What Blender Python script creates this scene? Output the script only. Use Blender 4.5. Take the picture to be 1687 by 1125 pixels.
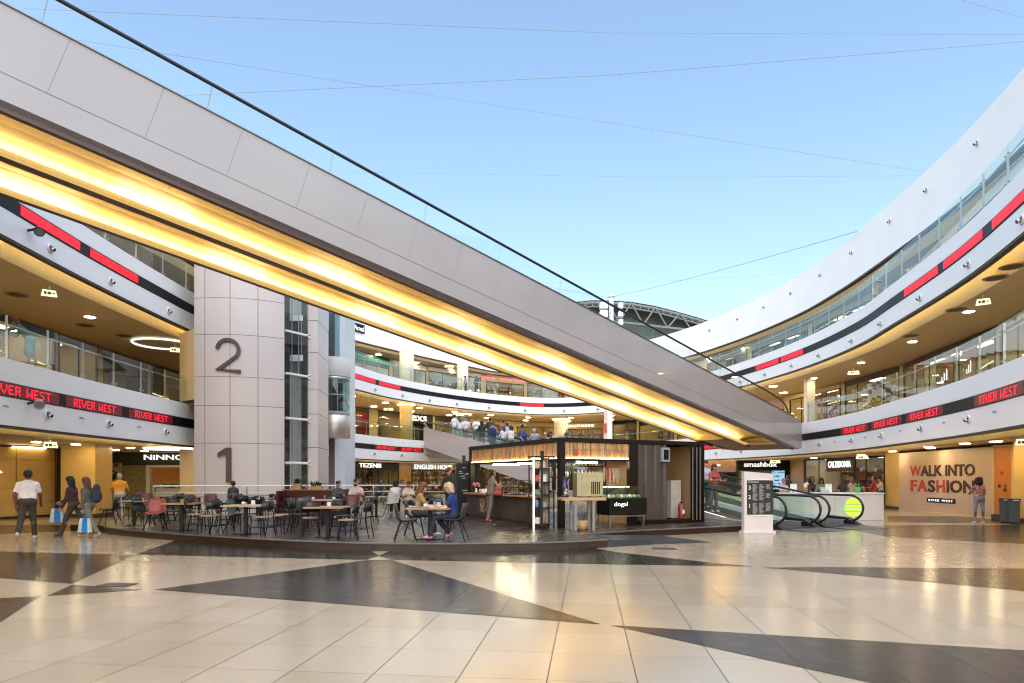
import bpy, math, random
import numpy as np
from mathutils import Vector, Matrix
R = math.radians
random.seed(7)
for o in list(bpy.data.objects): bpy.data.objects.remove(o)
S = bpy.context.scene
COL = S.collection

# ------------------------------------------------------------------ camera
cam_d = bpy.data.cameras.new("camera"); cam = bpy.data.objects.new("camera", cam_d); COL.objects.link(cam)
cam.location = (0, 0, 1.55); cam.rotation_euler = (R(90), 0, 0)
cam_d.sensor_width = 36; cam_d.lens = 1080/1687*36
cam_d.shift_y = 224.5/1687; cam_d.clip_end = 2000; cam_d.clip_start = .05
S.camera = cam
# ------------------------------------------------------------------ sky and sun (dusk)
SUN_EL, SUN_AZ = 50.0, 184.0
w = bpy.data.worlds.new("World"); S.world = w; w.use_nodes = True
nt = w.node_tree; bg = nt.nodes["Background"]
sky = nt.nodes.new("ShaderNodeTexSky"); sky.sky_type = 'NISHITA'; sky.sun_disc = False
sky.sun_elevation = R(SUN_EL); sky.sun_rotation = R(SUN_AZ); sky.air_density = 1.7; sky.dust_density = 2.4; sky.ozone_density = 3.9
nt.links.new(sky.outputs[0], bg.inputs[0]); bg.inputs[1].default_value = .112
sd = bpy.data.lights.new("sun", 'SUN'); sd.energy = 1.25; sd.angle = R(165); sd.color = (1, .92, .83)
so = bpy.data.objects.new("sun", sd); COL.objects.link(so)
az = R(SUN_AZ); v = Vector((math.sin(az)*math.cos(R(SUN_EL)), math.cos(az)*math.cos(R(SUN_EL)), math.sin(R(SUN_EL))))
so.rotation_euler = (-v).to_track_quat('-Z', 'Y').to_euler()
S.view_settings.view_transform = 'Standard'; S.view_settings.look = 'None'
S.view_settings.exposure = 1.28; S.view_settings.gamma = 1
S.cycles.use_denoising = True; S.cycles.filter_width = 1.15
S.cycles.max_bounces = 6; S.cycles.diffuse_bounces = 3; S.cycles.glossy_bounces = 3; S.cycles.transmission_bounces = 6; S.cycles.transparent_max_bounces = 16
S.cycles.sample_clamp_indirect = 6; S.cycles.caustics_reflective = False; S.cycles.caustics_refractive = False

# ------------------------------------------------------------------ helpers
HY, FX, EYE = 787.0, 1080.0, 1.55
def gp(px, py, z=0.0):
    """photo pixel lying on a horizontal level z -> world point"""
    Y = (EYE - z)*FX/(py - HY); return Vector(((px-843.5)/FX*Y, Y, z))
def at(px, Y, py=None, z=None):
    if z is None: z = EYE + (HY-py)/FX*Y
    return Vector(((px-843.5)/FX*Y, Y, z))
_mats = {}
def mat(name, col, rough=.6, metal=0., noise=.12, scale=6., bump=0., emit=None, es=0., coat=0., alpha=1., spec=.5, stretch=None):
    if name in _mats: return _mats[name]
    m = bpy.data.materials.new(name); m.use_nodes = True; n = m.node_tree.nodes; l = m.node_tree.links
    b = n["Principled BSDF"]; b.inputs["Roughness"].default_value = rough; b.inputs["Metallic"].default_value = metal
    b.inputs["Coat Weight"].default_value = coat; b.inputs["Specular IOR Level"].default_value = spec
    if noise:
        tc = n.new("ShaderNodeTexCoord"); nz = n.new("ShaderNodeTexNoise"); nz.inputs["Scale"].default_value = scale; nz.inputs["Detail"].default_value = 5
        if stretch:
            mp = n.new("ShaderNodeMapping"); mp.inputs["Scale"].default_value = stretch; l.new(tc.outputs["Object"], mp.inputs[0]); l.new(mp.outputs[0], nz.inputs[0])
        else: l.new(tc.outputs["Object"], nz.inputs[0])
        mr = n.new("ShaderNodeMapRange"); mr.inputs[1].default_value = .3; mr.inputs[2].default_value = .7
        mr.inputs[3].default_value = 1-noise; mr.inputs[4].default_value = 1+noise; l.new(nz.outputs[0], mr.inputs[0])
        mx = n.new("ShaderNodeVectorMath"); mx.operation = 'SCALE'; mx.inputs[0].default_value = col[:3]; l.new(mr.outputs[0], mx.inputs["Scale"])
        l.new(mx.outputs[0], b.inputs["Base Color"])
        if bump:
            bp = n.new("ShaderNodeBump"); bp.inputs["Strength"].default_value = bump; bp.inputs["Distance"].default_value = .02
            l.new(nz.outputs[0], bp.inputs["Height"]); l.new(bp.outputs[0], b.inputs["Normal"])
    else: b.inputs["Base Color"].default_value = (*col[:3], 1)
    if emit: b.inputs["Emission Color"].default_value = (*emit, 1); b.inputs["Emission Strength"].default_value = es
    _mats[name] = m; return m
def glass(name, tint=(.86, .95, .93), clear=.9):
    """thin architectural glass: clear straight through, with a sharp reflection"""
    if name in _mats: return _mats[name]
    m = bpy.data.materials.new(name); m.use_nodes = True; n = m.node_tree.nodes; l = m.node_tree.links; n.clear()
    o = n.new("ShaderNodeOutputMaterial"); t = n.new("ShaderNodeBsdfTransparent"); t.inputs[0].default_value = (*tint, 1)
    g = n.new("ShaderNodeBsdfGlossy"); g.inputs["Roughness"].default_value = .02; g.inputs[0].default_value = (.9, .97, .97, 1)
    f = n.new("ShaderNodeFresnel"); ge = n.new("ShaderNodeNewGeometry"); io = n.new("ShaderNodeMapRange"); io.inputs[3].default_value = 1.5; io.inputs[4].default_value = 1/1.5; l.new(ge.outputs["Backfacing"], io.inputs[0]); l.new(io.outputs[0], f.inputs[0])
    mr = n.new("ShaderNodeMapRange"); mr.inputs[1].default_value = 0; mr.inputs[2].default_value = 1; mr.inputs[3].default_value = 1-clear-.06; mr.inputs[4].default_value = 1
    mr.inputs[3].default_value = max(0., (1-clear)*.35)
    l.new(f.outputs[0], mr.inputs[0]); mx = n.new("ShaderNodeMixShader"); l.new(mr.outputs[0], mx.inputs[0]); l.new(t.outputs[0], mx.inputs[1]); l.new(g.outputs[0], mx.inputs[2]); l.new(mx.outputs[0], o.inputs[0])
    _mats[name] = m; return m
def emis(name, col, s):
    if name in _mats: return _mats[name]
    m = bpy.data.materials.new(name); m.use_nodes = True; n = m.node_tree.nodes; b = n["Principled BSDF"]
    b.inputs["Base Color"].default_value = (*[c*.5 for c in col], 1); b.inputs["Emission Color"].default_value = (*col, 1); b.inputs["Emission Strength"].default_value = s
    _mats[name] = m; return m

class MB:
    def __init__(s): s.v = []; s.f = []; s.m = []; s.mi = 0; s.sm = []; s.smooth = False
    def add(s, vs, fs, M=None):
        k = len(s.v); s.v += [tuple(M @ Vector(p)) if M else tuple(p) for p in vs]
        for f in fs: s.f.append([k+i for i in f]); s.m.append(s.mi); s.sm.append(s.smooth)
        return s
    def box(s, c, d, rz=0, M=None):
        x, y, z = d[0]/2, d[1]/2, d[2]/2; T = Matrix.Translation(c) @ Matrix.Rotation(rz, 4, 'Z')
        if M: T = M @ T
        return s.add([(a*x, b*y, e*z) for a in (-1, 1) for b in (-1, 1) for e in (-1, 1)],
                     [(0, 1, 3, 2), (4, 6, 7, 5), (0, 4, 5, 1), (2, 3, 7, 6), (0, 2, 6, 4), (1, 5, 7, 3)], T)
    def box2(s, a, b): return s.box([(a[i]+b[i])/2 for i in range(3)], [abs(b[i]-a[i]) for i in range(3)])
    def quad(s, a, b, c, d): return s.add([a, b, c, d], [(0, 1, 2, 3)])
    def tube(s, pts, r, n=8, caps=True, closed=False, flat=1.):
        pts = [Vector(p) for p in pts]; N = len(pts); rs = r if isinstance(r, (list, tuple)) else [r]*N; vs = []; up = Vector((0, 0, 1))
        for i, p in enumerate(pts):
            t = (pts[(i+1) % N]-pts[i-1]) if closed else (pts[min(i+1, N-1)]-pts[max(i-1, 0)])
            if t.length < 1e-9: t = Vector((0, 0, 1))
            t.normalize(); ref = up if abs(t.z) < .93 else Vector((1, 0, 0)); a = t.cross(ref).normalized(); b = a.cross(t)
            for k in range(n):
                th = 2*math.pi*k/n+math.pi/n; vs.append(p+a*math.cos(th)*rs[i]+b*math.sin(th)*rs[i]*flat)
        fs = []
        for i in range(N if closed else N-1):
            j = (i+1) % N
            for k in range(n): fs.append((i*n+k, i*n+(k+1) % n, j*n+(k+1) % n, j*n+k))
        if caps and not closed: fs.append(list(range(n))[::-1]); fs.append([(N-1)*n+k for k in range(n)])
        return s.add(vs, fs)
    def lathe(s, prof, c=(0, 0, 0), n=16, M=None):
        vs = [(c[0]+r*math.cos(2*math.pi*k/n), c[1]+r*math.sin(2*math.pi*k/n), c[2]+z) for r, z in prof for k in range(n)]
        fs = [(i*n+k, i*n+(k+1) % n, (i+1)*n+(k+1) % n, (i+1)*n+k) for i in range(len(prof)-1) for k in range(n)]
        fs.append(list(range(n))[::-1]); fs.append([(len(prof)-1)*n+k for k in range(n)])
        return s.add(vs, fs, M)
    def prism(s, poly, z0, z1, M=None):
        n = len(poly); vs = [(p[0], p[1], z0) for p in poly]+[(p[0], p[1], z1) for p in poly]
        return s.add(vs, [list(range(n))[::-1], list(range(n, 2*n))]+[(i, (i+1) % n, n+(i+1) % n, n+i) for i in range(n)], M)
    def build(s, name, m, parent=None, bevel=0., loc=None, rz=None):
        me = bpy.data.meshes.new(name); me.from_pydata(s.v, [], s.f)
        for x in (m if isinstance(m, (list, tuple)) else [m]): me.materials.append(x)
        me.polygons.foreach_set("material_index", s.m); me.polygons.foreach_set("use_smooth", s.sm); me.update()
        o = bpy.data.objects.new(name, me); COL.objects.link(o)
        if parent: o.parent = parent
        if loc is not None: o.location = loc
        if rz is not None: o.rotation_euler.z = rz
        if bevel:
            md = o.modifiers.new("edge", 'BEVEL'); md.width = bevel; md.segments = 2; md.limit_method = 'ANGLE'
        return o
def tag(o, label=None, cat=None, group=None, kind=None):
    if label: o["label"] = label
    if cat: o["category"] = cat
    if group: o["group"] = group
    if kind: o["kind"] = kind
    return o
def empty(name, loc=(0, 0, 0), rz=0, label=None, cat=None, group=None, kind=None):
    o = bpy.data.objects.new(name, None); COL.objects.link(o); o.location = loc; o.rotation_euler.z = rz; o.empty_display_size = .1
    return tag(o, label, cat, group, kind)
def copy_tree(o, parent=None):
    c = o.copy(); COL.objects.link(c); c.parent = parent
    for ch in o.children: copy_tree(ch, c)
    return c
def place(o, loc, rz=0, sc=None):
    o.location = loc; o.rotation_euler.z = rz
    if sc: o.scale = (sc, sc, sc)
    return o
def letters(txt, height, m, parent, M, depth=.03, bold=.0, width=None, name="lettering", space=1.):
    """flat lettering as a mesh; M maps (x right, y up, z towards reader)"""
    cu = bpy.data.curves.new("txt", 'FONT'); cu.body = txt; cu.extrude = depth/2; cu.offset = bold; cu.align_x = 'CENTER'; cu.space_character = space; cu.resolution_u = 3
    t = bpy.data.objects.new("txt", cu); COL.objects.link(t)
    me = bpy.data.meshes.new_from_object(t.evaluated_get(bpy.context.evaluated_depsgraph_get())); bpy.data.objects.remove(t)
    xs = [v_.co.x for v_ in me.vertices]; ys = [v_.co.y for v_ in me.vertices]
    k = height/(max(ys)-min(ys)); kx = width/(max(xs)-min(xs)) if width else k; cx = (max(xs)+min(xs))/2; y0 = min(ys)
    for v_ in me.vertices: v_.co = M @ Vector(((v_.co.x-cx)*kx, (v_.co.y-y0)*k, v_.co.z))
    me.materials.clear(); me.materials.append(m)
    o = bpy.data.objects.new(name, me); COL.objects.link(o)
    if parent: o.parent = parent
    return o
def face_M(p, right, up=(0, 0, 1)):
    r = Vector(right).normalized(); u = Vector(up).normalized(); n = r.cross(u)
    return Matrix(((r.x, u.x, n.x, p[0]), (r.y, u.y, n.y, p[1]), (r.z, u.z, n.z, p[2]), (0, 0, 0, 1)))
_ORD = "first second third fourth fifth sixth seventh eighth ninth tenth eleventh twelfth thirteenth fourteenth fifteenth sixteenth seventeenth eighteenth nineteenth twentieth".split()
def nth(i):
    if i < 20: return _ORD[i]
    return {2: "twenty-", 3: "thirty-", 4: "forty-"}[(i+1)//10]+_ORD[(i+1) % 10-1] if (i+1) % 10 else {3: "thirtieth", 4: "fortieth"}[(i+1)//10]

# ------------------------------------------------------------------ plan curves
class Path:
    def __init__(s, ctrl, step=.5):
        P = [Vector((*p, 0)) for p in ctrl]; P = [2*P[0]-P[1]]+P+[2*P[-1]-P[-2]]; out = []
        for i in range(1, len(P)-2):
            a, b, c, d = P[i-1:i+3]; n = max(2, int((c-b).length/step*2))
            for k in range(n):
                t = k/n; out.append(.5*((2*b)+(c-a)*t+(2*a-5*b+4*c-d)*t*t+(3*b-a-3*c+d)*t**3))
        out.append(P[-2]); s.raw = out; s.L = [0]
        for i in range(1, len(out)): s.L.append(s.L[-1]+(out[i]-out[i-1]).length)
        s.len = s.L[-1]
    def pos(s, t):
        t = max(0, min(s.len, t)); lo, hi = 0, len(s.L)-1
        while hi-lo > 1:
            m_ = (lo+hi)//2
            if s.L[m_] <= t: lo = m_
            else: hi = m_
        return s.raw[lo].lerp(s.raw[hi], (t-s.L[lo])/max(1e-9, s.L[hi]-s.L[lo]))
    def tan(s, t): return (s.pos(min(s.len, t+.4))-s.pos(max(0, t-.4))).normalized()
    def out(s, t): g = s.tan(t); return Vector((-g.y, g.x, 0))       # away from the court (path runs clockwise)
    def off(s, t, d, z=0): p = s.pos(t)+s.out(t)*d; return Vector((p.x, p.y, z))
    def at_px(s, px, side):
        """arc length where the path is seen at photo column px; side: 'a' first hit, 'z' last hit"""
        r = (px-843.5)/FX; best = None; n = int(s.len*8); prev = None
        for i in range(n+1):
            t = s.len*i/n; p = s.pos(t)
            if p.y < 3: prev = None; continue
            e = p.x-r*p.y
            if prev is not None and prev*e <= 0:
                if side == 'a': return t
                best = t
            prev = e
        return best
    def sweep(s, mb, prof, t0, t1, step=.6, close=False, caps=True):
        n = max(1, int(math.ceil((t1-t0)/step))); k = len(prof); vs = []
        for i in range(n+1):
            t = t0+(t1-t0)*i/n; p = s.pos(t); o = s.out(t)
            for d, z in prof: vs.append((p.x+o.x*d, p.y+o.y*d, z))
        fs = []
        for i in range(n):
            for j in range(k if close else k-1):
                a = i*k+j; b = i*k+(j+1) % k; fs.append((a, b, b+k, a+k))
        if close and caps: fs.append(list(range(k))[::-1]); fs.append([n*k+j for j in range(k)])
        mb.add(vs, fs); return mb
RING = Path([(-12.0, 5), (-12.9, 12), (-13.4, 17), (-13.75, 21.5), (-13.9, 26), (-13.9, 30), (-13.6, 36), (-12.9, 41), (-11.6, 46), (-9.6, 52.5), (-6.2, 58.5), (-1.5, 63.6), (3.5, 66.3), (8.5, 64.5), (12.3, 59), (14.8, 51), (16.2, 45), (16.9, 38), (16.7, 32), (15.9, 27.5), (14.7, 21.7), (13.3, 17), (11.6, 12.3), (9.5, 7.5)])
PAR = Path([(-15.5, 5), (-16.3, 12), (-16.8, 20), (-17, 27), (-16.5, 38), (-14.9, 47), (-13.4, 53), (-9.2, 60), (-4.5, 66.5), (-1.1, 70.3), (5, 73), (11, 70.5), (16.0, 62), (18.5, 54), (19.75, 46), (19.8, 40), (19.3, 34), (18.5, 27.5), (17.4, 22.3), (15.9, 17), (14, 11.5), (11.8, 6.5)])
WALL = Path([(-18.6, 4), (-19.1, 12), (-19.4, 20), (-19.7, 28), (-20, 35), (-19.3, 44), (-17, 51.5), (-14.4, 57), (-9, 65), (-2, 71.5), (6, 75), (14, 70.5), (19.5, 59), (21.6, 46), (21.7, 36.5), (21, 30), (19.6, 25.9), (17.8, 20), (15.8, 14), (13.5, 9)])
Z1b, Z1t, Z2b, Z2t, Z3b, Z3t = 2.95, 4.73, 7.97, 9.63, 12.9, 15.5
# ------------------------------------------------------------------ materials of the building
M_fascia = mat("white_cladding", (.86, .86, .87), .38, noise=.02, scale=.7)
M_bridge = mat("bridge_panel", (.40, .375, .375), .2, noise=.05, scale=.35, coat=.3)
M_lip = mat("bronze_trim", (.05, .03, .02), .5, noise=.1)
M_cove = mat("cove_plaster", (.8, .72, .52), .7, noise=.03)
M_ceil = mat("perforated_ceiling", (.66, .49, .26), .8, noise=.42, scale=26, bump=.1)
M_ceil2 = mat("plaster_ceiling", (.7, .55, .34), .8, noise=.05, scale=3)
M_wallc = mat("cream_wall", (.6, .46, .24), .55, noise=.06, scale=2)
M_yel = mat("ochre_wall", (.6, .4, .13), .42, noise=.08, scale=1.3)
M_slab = mat("stone_floor_upper", (.45, .38, .28), .3, noise=.08)
M_black = mat("black_panel", (.005, .006, .01), .45, noise=0, spec=.25)
M_steel = mat("stainless_steel", (.55, .56, .57), .28, 1., noise=.05)
M_dark = mat("dark_steel", (.03, .032, .035), .4, .4, noise=.1)
M_white = mat("white_paint", (.78, .77, .75), .45, noise=.03)
M_grey = mat("grey_paint", (.3, .31, .32), .5, noise=.06)
G_rail = glass("rail_glass", (.80, .91, .88), .86)
G_shop = glass("shop_glass", (.93, .96, .94), .94)
E_cove = emis("cove_light", (1, .66, .22), 11)
E_warm = emis("warm_lamp", (1, .78, .42), 9)
E_white = emis("white_lamp", (1, .93, .8), 9)
E_red = emis("red_led", (1, .012, .035), .85)
E_redp = emis("red_led_field", (1, .006, .02), .3)
E_redd = emis("red_led_dim", (.9, .01, .03), .02)
E_sign = emis("sign_white", (1, .98, .92), .55)

# ------------------------------------------------------------------ the court floor
def floor_mat(name, c1, c2, rough):
    m = bpy.data.materials.new(name); m.use_nodes = True; n = m.node_tree.nodes; l = m.node_tree.links; b = n["Principled BSDF"]
    g = n.new("ShaderNodeNewGeometry")
    def dot(vx, vy, off, s):
        d = n.new("ShaderNodeVectorMath"); d.operation = 'DOT_PRODUCT'; d.inputs[1].default_value = (vx/s, vy/s, 0); l.new(g.outputs["Position"], d.inputs[0])
        a = n.new("ShaderNodeMath"); a.operation = 'SUBTRACT'; a.inputs[1].default_value = off/s-100; l.new(d.outputs["Value"], a.inputs[0])
        return a
    cx, sx = math.cos(R(-6.6)), math.sin(R(-6.6)); ox, oy = -4.495, 5.574
    U = dot(cx, sx, ox*cx+oy*sx, .685); V = dot(-sx, cx, -ox*sx+oy*cx, .777)
    masks = []; cells = []
    for a, size in ((U, .685), (V, .777)):
        fr = n.new("ShaderNodeMath"); fr.operation = 'FRACT'; l.new(a.outputs[0], fr.inputs[0])
        h = n.new("ShaderNodeMath"); h.operation = 'SUBTRACT'; h.inputs[1].default_value = .5; l.new(fr.outputs[0], h.inputs[0])
        ab = n.new("ShaderNodeMath"); ab.operation = 'ABSOLUTE'; l.new(h.outputs[0], ab.inputs[0])
        gt = n.new("ShaderNodeMath"); gt.operation = 'GREATER_THAN'; gt.inputs[1].default_value = .5-.0042/size*(1.0 if size < .7 else .75); l.new(ab.outputs[0], gt.inputs[0]); masks.append(gt)
        fl = n.new("ShaderNodeMath"); fl.operation = 'FLOOR'; l.new(a.outputs[0], fl.inputs[0]); cells.append(fl)
    mx = n.new("ShaderNodeMath"); mx.operation = 'MAXIMUM'; l.new(masks[0].outputs[0], mx.inputs[0]); l.new(masks[1].outputs[0], mx.inputs[1])
    cb = n.new("ShaderNodeCombineXYZ"); l.new(cells[0].outputs[0], cb.inputs[0]); l.new(cells[1].outputs[0], cb.inputs[1])
    wn = n.new("ShaderNodeTexWhiteNoise"); l.new(cb.outputs[0], wn.inputs[0])
    nz = n.new("ShaderNodeTexNoise"); nz.inputs["Scale"].default_value = 1.1; nz.inputs["Detail"].default_value = 6; l.new(g.outputs["Position"], nz.inputs[0])
    ad = n.new("ShaderNodeMath"); ad.operation = 'ADD'; l.new(wn.outputs[0], ad.inputs[0]); l.new(nz.outputs[0], ad.inputs[1])
    mr = n.new("ShaderNodeMapRange"); mr.inputs[1].default_value = .3; mr.inputs[2].default_value = 1.6; l.new(ad.outputs[0], mr.inputs[0])
    cr = n.new("ShaderNodeMix"); cr.data_type = 'RGBA'; cr.inputs[6].default_value = (*c1, 1); cr.inputs[7].default_value = (*c2, 1); l.new(mr.outputs[0], cr.inputs[0])
    gr = n.new("ShaderNodeMix"); gr.data_type = 'RGBA'; gr.inputs[7].default_value = (.035, .03, .025, 1); l.new(cr.outputs[2], gr.inputs[6]); l.new(mx.outputs[0], gr.inputs[0])
    l.new(gr.outputs[2], b.inputs["Base Color"])
    r2 = n.new("ShaderNodeMapRange"); sc_ = n.new("ShaderNodeTexNoise"); sc_.inputs["Scale"].default_value = 3.5; sc_.inputs["Detail"].default_value = 9; sc_.inputs["Roughness"].default_value = .7; sc_.inputs["Distortion"].default_value = 1.2; l.new(g.outputs["Position"], sc_.inputs[0]); r2.inputs[1].default_value = .32; r2.inputs[2].default_value = .68; r2.inputs[3].default_value = rough-.03; r2.inputs[4].default_value = rough+.06; l.new(sc_.outputs[0], r2.inputs[0])
    r3 = n.new("ShaderNodeMix"); r3.inputs[3].default_value = .5; l.new(mx.outputs[0], r3.inputs[0]); l.new(r2.outputs[0], r3.inputs[2]); l.new(r3.outputs[0], b.inputs["Roughness"])
    b.inputs["Specular IOR Level"].default_value = .5 if c1[0] > .2 else .36
    return m
M_floor = floor_mat("beige_polished_tile", (.335, .272, .185), (.40, .328, .235), .17)
M_floord = floor_mat("charcoal_polished_tile", (.015, .012, .009), (.026, .021, .016), .2)
mb = MB(); mb.quad((-60, -12, 0), (60, -12, 0), (60, 110, 0), (-60, 110, 0)); tag(mb.build("floor", M_floor), kind="structure")
mb = MB(); mb.quad((-400, -400, -.3), (400, -400, -.3), (400, 400, -.3), (-400, 400, -.3)); tag(mb.build("ground", mat("city_ground", (.08, .08, .08), .9)), kind="structure")
inl = [[(255, 971), (600, 923), (647, 923), (990, 1028)],
       [(1005, 1029.5), (1687, 1071), (2500, 1122), (2500, 1330), (1438, 1125)],
       [(287, 891), (224, 913), (340, 916), (600, 922), (647, 922), (1020, 929.5), (1242, 933), (1169, 926.5), (1020, 910), (984, 904), (984, 900), (640, 895), (400, 880), (300, 880)],
       [(1258, 934.8), (1360, 934), (1687, 936.5), (2300, 941), (2300, 1035), (1687, 973), (1360, 943.5)],
       [(-500, 901), (0, 908.5), (222, 914), (119, 961.5), (0, 952), (-500, 922)],
       [(119.5, 963), (77, 981.5), (235, 971.5)],
       [(-300, 1001), (0, 985), (70, 982), (50, 992), (0, 1025), (-300, 1240)],
       [(1395, 870.5), (1470, 865), (1687, 864.5), (2100, 864), (2100, 915), (1687, 895.5), (1465, 884)],
       [(1462, 850), (1560, 850), (1687, 853), (1687, 862), (1462, 860)],
       [(-200, 868), (-200, 890), (20, 878), (190, 872), (90, 864)]]
mb = MB()
for poly in inl:
    ps = [gp(x, y, .004) for x, y in poly]; mb.add(ps, [list(range(len(ps)))])
tag(mb.build("floor_inlay", M_floord), kind="structure")
mb = MB()
for tri in (((613, 908), (624, 915.7), (640, 908)), ((603, 922.6), (646, 922.8), (624, 916.2))):
    mb.add([gp(x, y, .008) for x, y in tri], [(0, 1, 2)])
tag(mb.build("floor_accent", M_floor), kind="structure")
def grate(px, py, w_, d_, label):
    t = gp(px, py); e = empty("floor_grate", t, R(-6.6), label, "drain grate", "drain grates in the court floor")
    m_ = MB(); m_.box((0, 0, .008), (w_, d_, .008)); m_.build("plate", M_dark, e)
    m_ = MB()
    for k in range(8): m_.box((-w_/2+w_*(k+.5)/8, 0, .014), (.02, d_*.8, .006))
    m_.build("bars", M_steel, e)
grate(193, 964, .45, .28, "steel drain grate beside the tip of a dark triangle")
grate(1094, 904, .5, .3, "steel drain grate in front of the pointed deck ramp")

# ------------------------------------------------------------------ galleries: every storey one thing
FONT = {'R': "1111,1001,1001,1111,1010,1001,1001", 'I': "111,010,010,010,010,010,111", 'V': "10001,10001,10001,10001,01010,01010,00100", 'E': "1111,1000,1000,1110,1000,1000,1111",
        'W': "10001,10001,10001,10101,10101,11011,10001", 'S': "0111,1000,1000,0110,0001,0001,1110", 'T': "11111,00100,00100,00100,00100,00100,00100", ' ': "000,000,000,000,000,000,000"}
def led_text(path, txt, ta, tb, z0, z1, parent, d=-.035, field=False):
    cols = []
    for ch in txt:
        rows = FONT[ch].split(","); cols += [[r[i] == '1' for r in rows] for i in range(len(rows[0]))]+[[False]*7]
    cols = cols[:-1]; n = len(cols); h = (z1-z0)/7; m_ = MB(); w_ = (tb-ta)/n
    for i, c in enumerate(cols):
        for j in range(7):
            if c[j]:
                a = path.off(ta+w_*(i+.04), d); b = path.off(ta+w_*(i+.96), d); zt = z1-j*h-.04*h; zb = z1-(j+1)*h+.04*h
                m_.quad((b.x, b.y, zb), (a.x, a.y, zb), (a.x, a.y, zt), (b.x, b.y, zt))
    o = m_.build("led_lettering", E_red, parent)
    if field:
        m_ = MB(); path.sweep(m_, [(d+.006, z0-.02), (d+.006, z1+.02)], ta-.1, tb+.1, .3); m_.build("led_field", E_redp, parent)
    else:
        m_ = MB(); path.sweep(m_, [(d+.006, z0-.05), (d+.006, z1+.05)], ta-.4, tb+.4, .3); m_.build("led_field", mat("led_field_dark", (.05, .004, .008), .4, noise=0, emit=(1, .02, .04), es=.03), parent)
    return o
def storey(name, zb, zt, label, zc, texts, band, pw=WALL, t0=0, t1=None):
    t1 = RING.len if t1 is None else t1
    e = empty(name, (0, 0, 0), 0, label, "gallery")
    m_ = MB(); m_.smooth = True
    RING.sweep(m_, [(0, zb), (0, band[0]-.02)], t0, t1); RING.sweep(m_, [(0, band[1]+.02), (0, zt)], t0, t1)
    m_.smooth = False; RING.sweep(m_, [(0, zt), (.35, zt)], t0, t1); RING.sweep(m_, [(.1, zb+.02), (.1, zt-.05)], t0, t1); RING.sweep(m_, [(0, zb), (.1, zb)], t0, t1)
    m_.build("fascia", M_fascia, e)
    m_ = MB(); RING.sweep(m_, [(-.02, band[0]), (-.02, band[1]), (.02, band[1]), (.02, band[0])], t0, t1, close=True); m_.build("led_band", M_black, e)
    m_ = MB(); RING.sweep(m_, [(.02, zb-.07), (.02, zb-.002), (.22, zb-.002), (.22, zb-.07)], t0, t1, close=True); m_.build("shadow_trim", M_lip, e)
    m_ = MB(); RING.sweep(m_, [(.235, zb-.04), (.235, zb+.01)], t0, t1); m_.build("cove_lamp", E_cove, e)
    m_ = MB(); m_.smooth = True; RING.sweep(m_, [(.24, zb+.14), (.5, zb+.16), (.75, zb+.05), (.95, zb-.06), (1.1, zb-.12)], t0, t1); m_.build("cove_lining", M_cove, e)
    # ceiling out to the wall line
    m_ = MB(); n = 150; vs = []
    for i in range(n+1):
        u = i/n; a = RING.off(RING.len*u, 1.1, zc); b = pw.off(pw.len*u, 3.5, zc); vs += [a, b]
    m_.add(vs, [(2*i, 2*i+1, 2*i+3, 2*i+2) for i in range(n)]); m_.build("ceiling", M_ceil if zc > 4 else M_ceil2, e)
    m_ = MB(); vs = []
    for i in range(n+1):
        u = i/n; a = RING.off(RING.len*u, .3, zt-.03); b = pw.off(pw.len*u, 3.5, zt-.03); vs += [a, b]
    m_.add(vs, [(2*i, 2*i+1, 2*i+3, 2*i+2) for i in range(n)]); m_.build("upper_floor", M_slab, e)
    for side, x0, x1, fld in texts:
        a, b = RING.at_px(x0, side), RING.at_px(x1, side)
        if a is None: a = 3.5 if side == 'a' else RING.len-3.5
        if b is None: b = 3.5 if side == 'a' else RING.len-3.5
        led_text(RING, "RIVER WEST", a, b, band[0]+.055, band[1]-.055, e, field=fld)
    return e
ST1 = storey("lower_gallery", Z1b, Z1t, "lowest curved white gallery with red lettering band above the shops", 2.83,
       [('a', -24, 82, 0), ('a', 119, 188, 0), ('a', 218, 273, 0), ('a', 533, 576, 0), ('a', 620, 650, 0), ('a', 661, 693, 0), ('z', 1390, 1425, 0), ('z', 1442, 1480, 0), ('z', 1500, 1546, 0), ('z', 1614, 1676, 0), ('z', 1157, 1188, 0)], (3.72, 4.08))
ST2 = storey("upper_gallery", Z2b, Z2t, "second curved white gallery with solid red light blocks in its band", 7.85,
       [('a', 32, 124, 1), ('a', 150, 221, 1), ('a', 545, 573, 1), ('a', 583, 616, 1), ('a', 625, 657, 1), ('a', 857, 893, 1), ('z', 1246, 1281, 1), ('z', 1288, 1322, 1), ('z', 1491, 1543, 1), ('z', 1557, 1617, 1), ('z', 1636, 1712, 1)], (8.70, 9.06))
# parapet and roof over the top gallery
PARAPET = e = empty("roof_parapet", (0, 0, 0), 0, "tall plain white curved parapet crowning the court, set back above the galleries", "parapet")
mb = MB(); mb.smooth = True; PAR.sweep(mb, [(0, Z3b), (0, Z3t)], 0, PAR.len); mb.smooth = False; PAR.sweep(mb, [(0, Z3t), (.4, Z3t)], 0, PAR.len); PAR.sweep(mb, [(.4, Z3t), (.4, Z3b+.02)], 0, PAR.len); mb.build("fascia", M_fascia, e)
mb = MB(); PAR.sweep(mb, [(.0, Z3b-.1), (.0, Z3b-.002), (.25, Z3b-.002), (.25, Z3b-.1)], 0, PAR.len, close=True); mb.build("shadow_trim", M_lip, e)
mb = MB(); mb.smooth = True; PAR.sweep(mb, [(.26, Z3b+.1), (.55, Z3b+.12), (.85, Z3b), (1.1, Z3b-.12)], 0, PAR.len); mb.build("cove_lining", M_cove, e)
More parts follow.
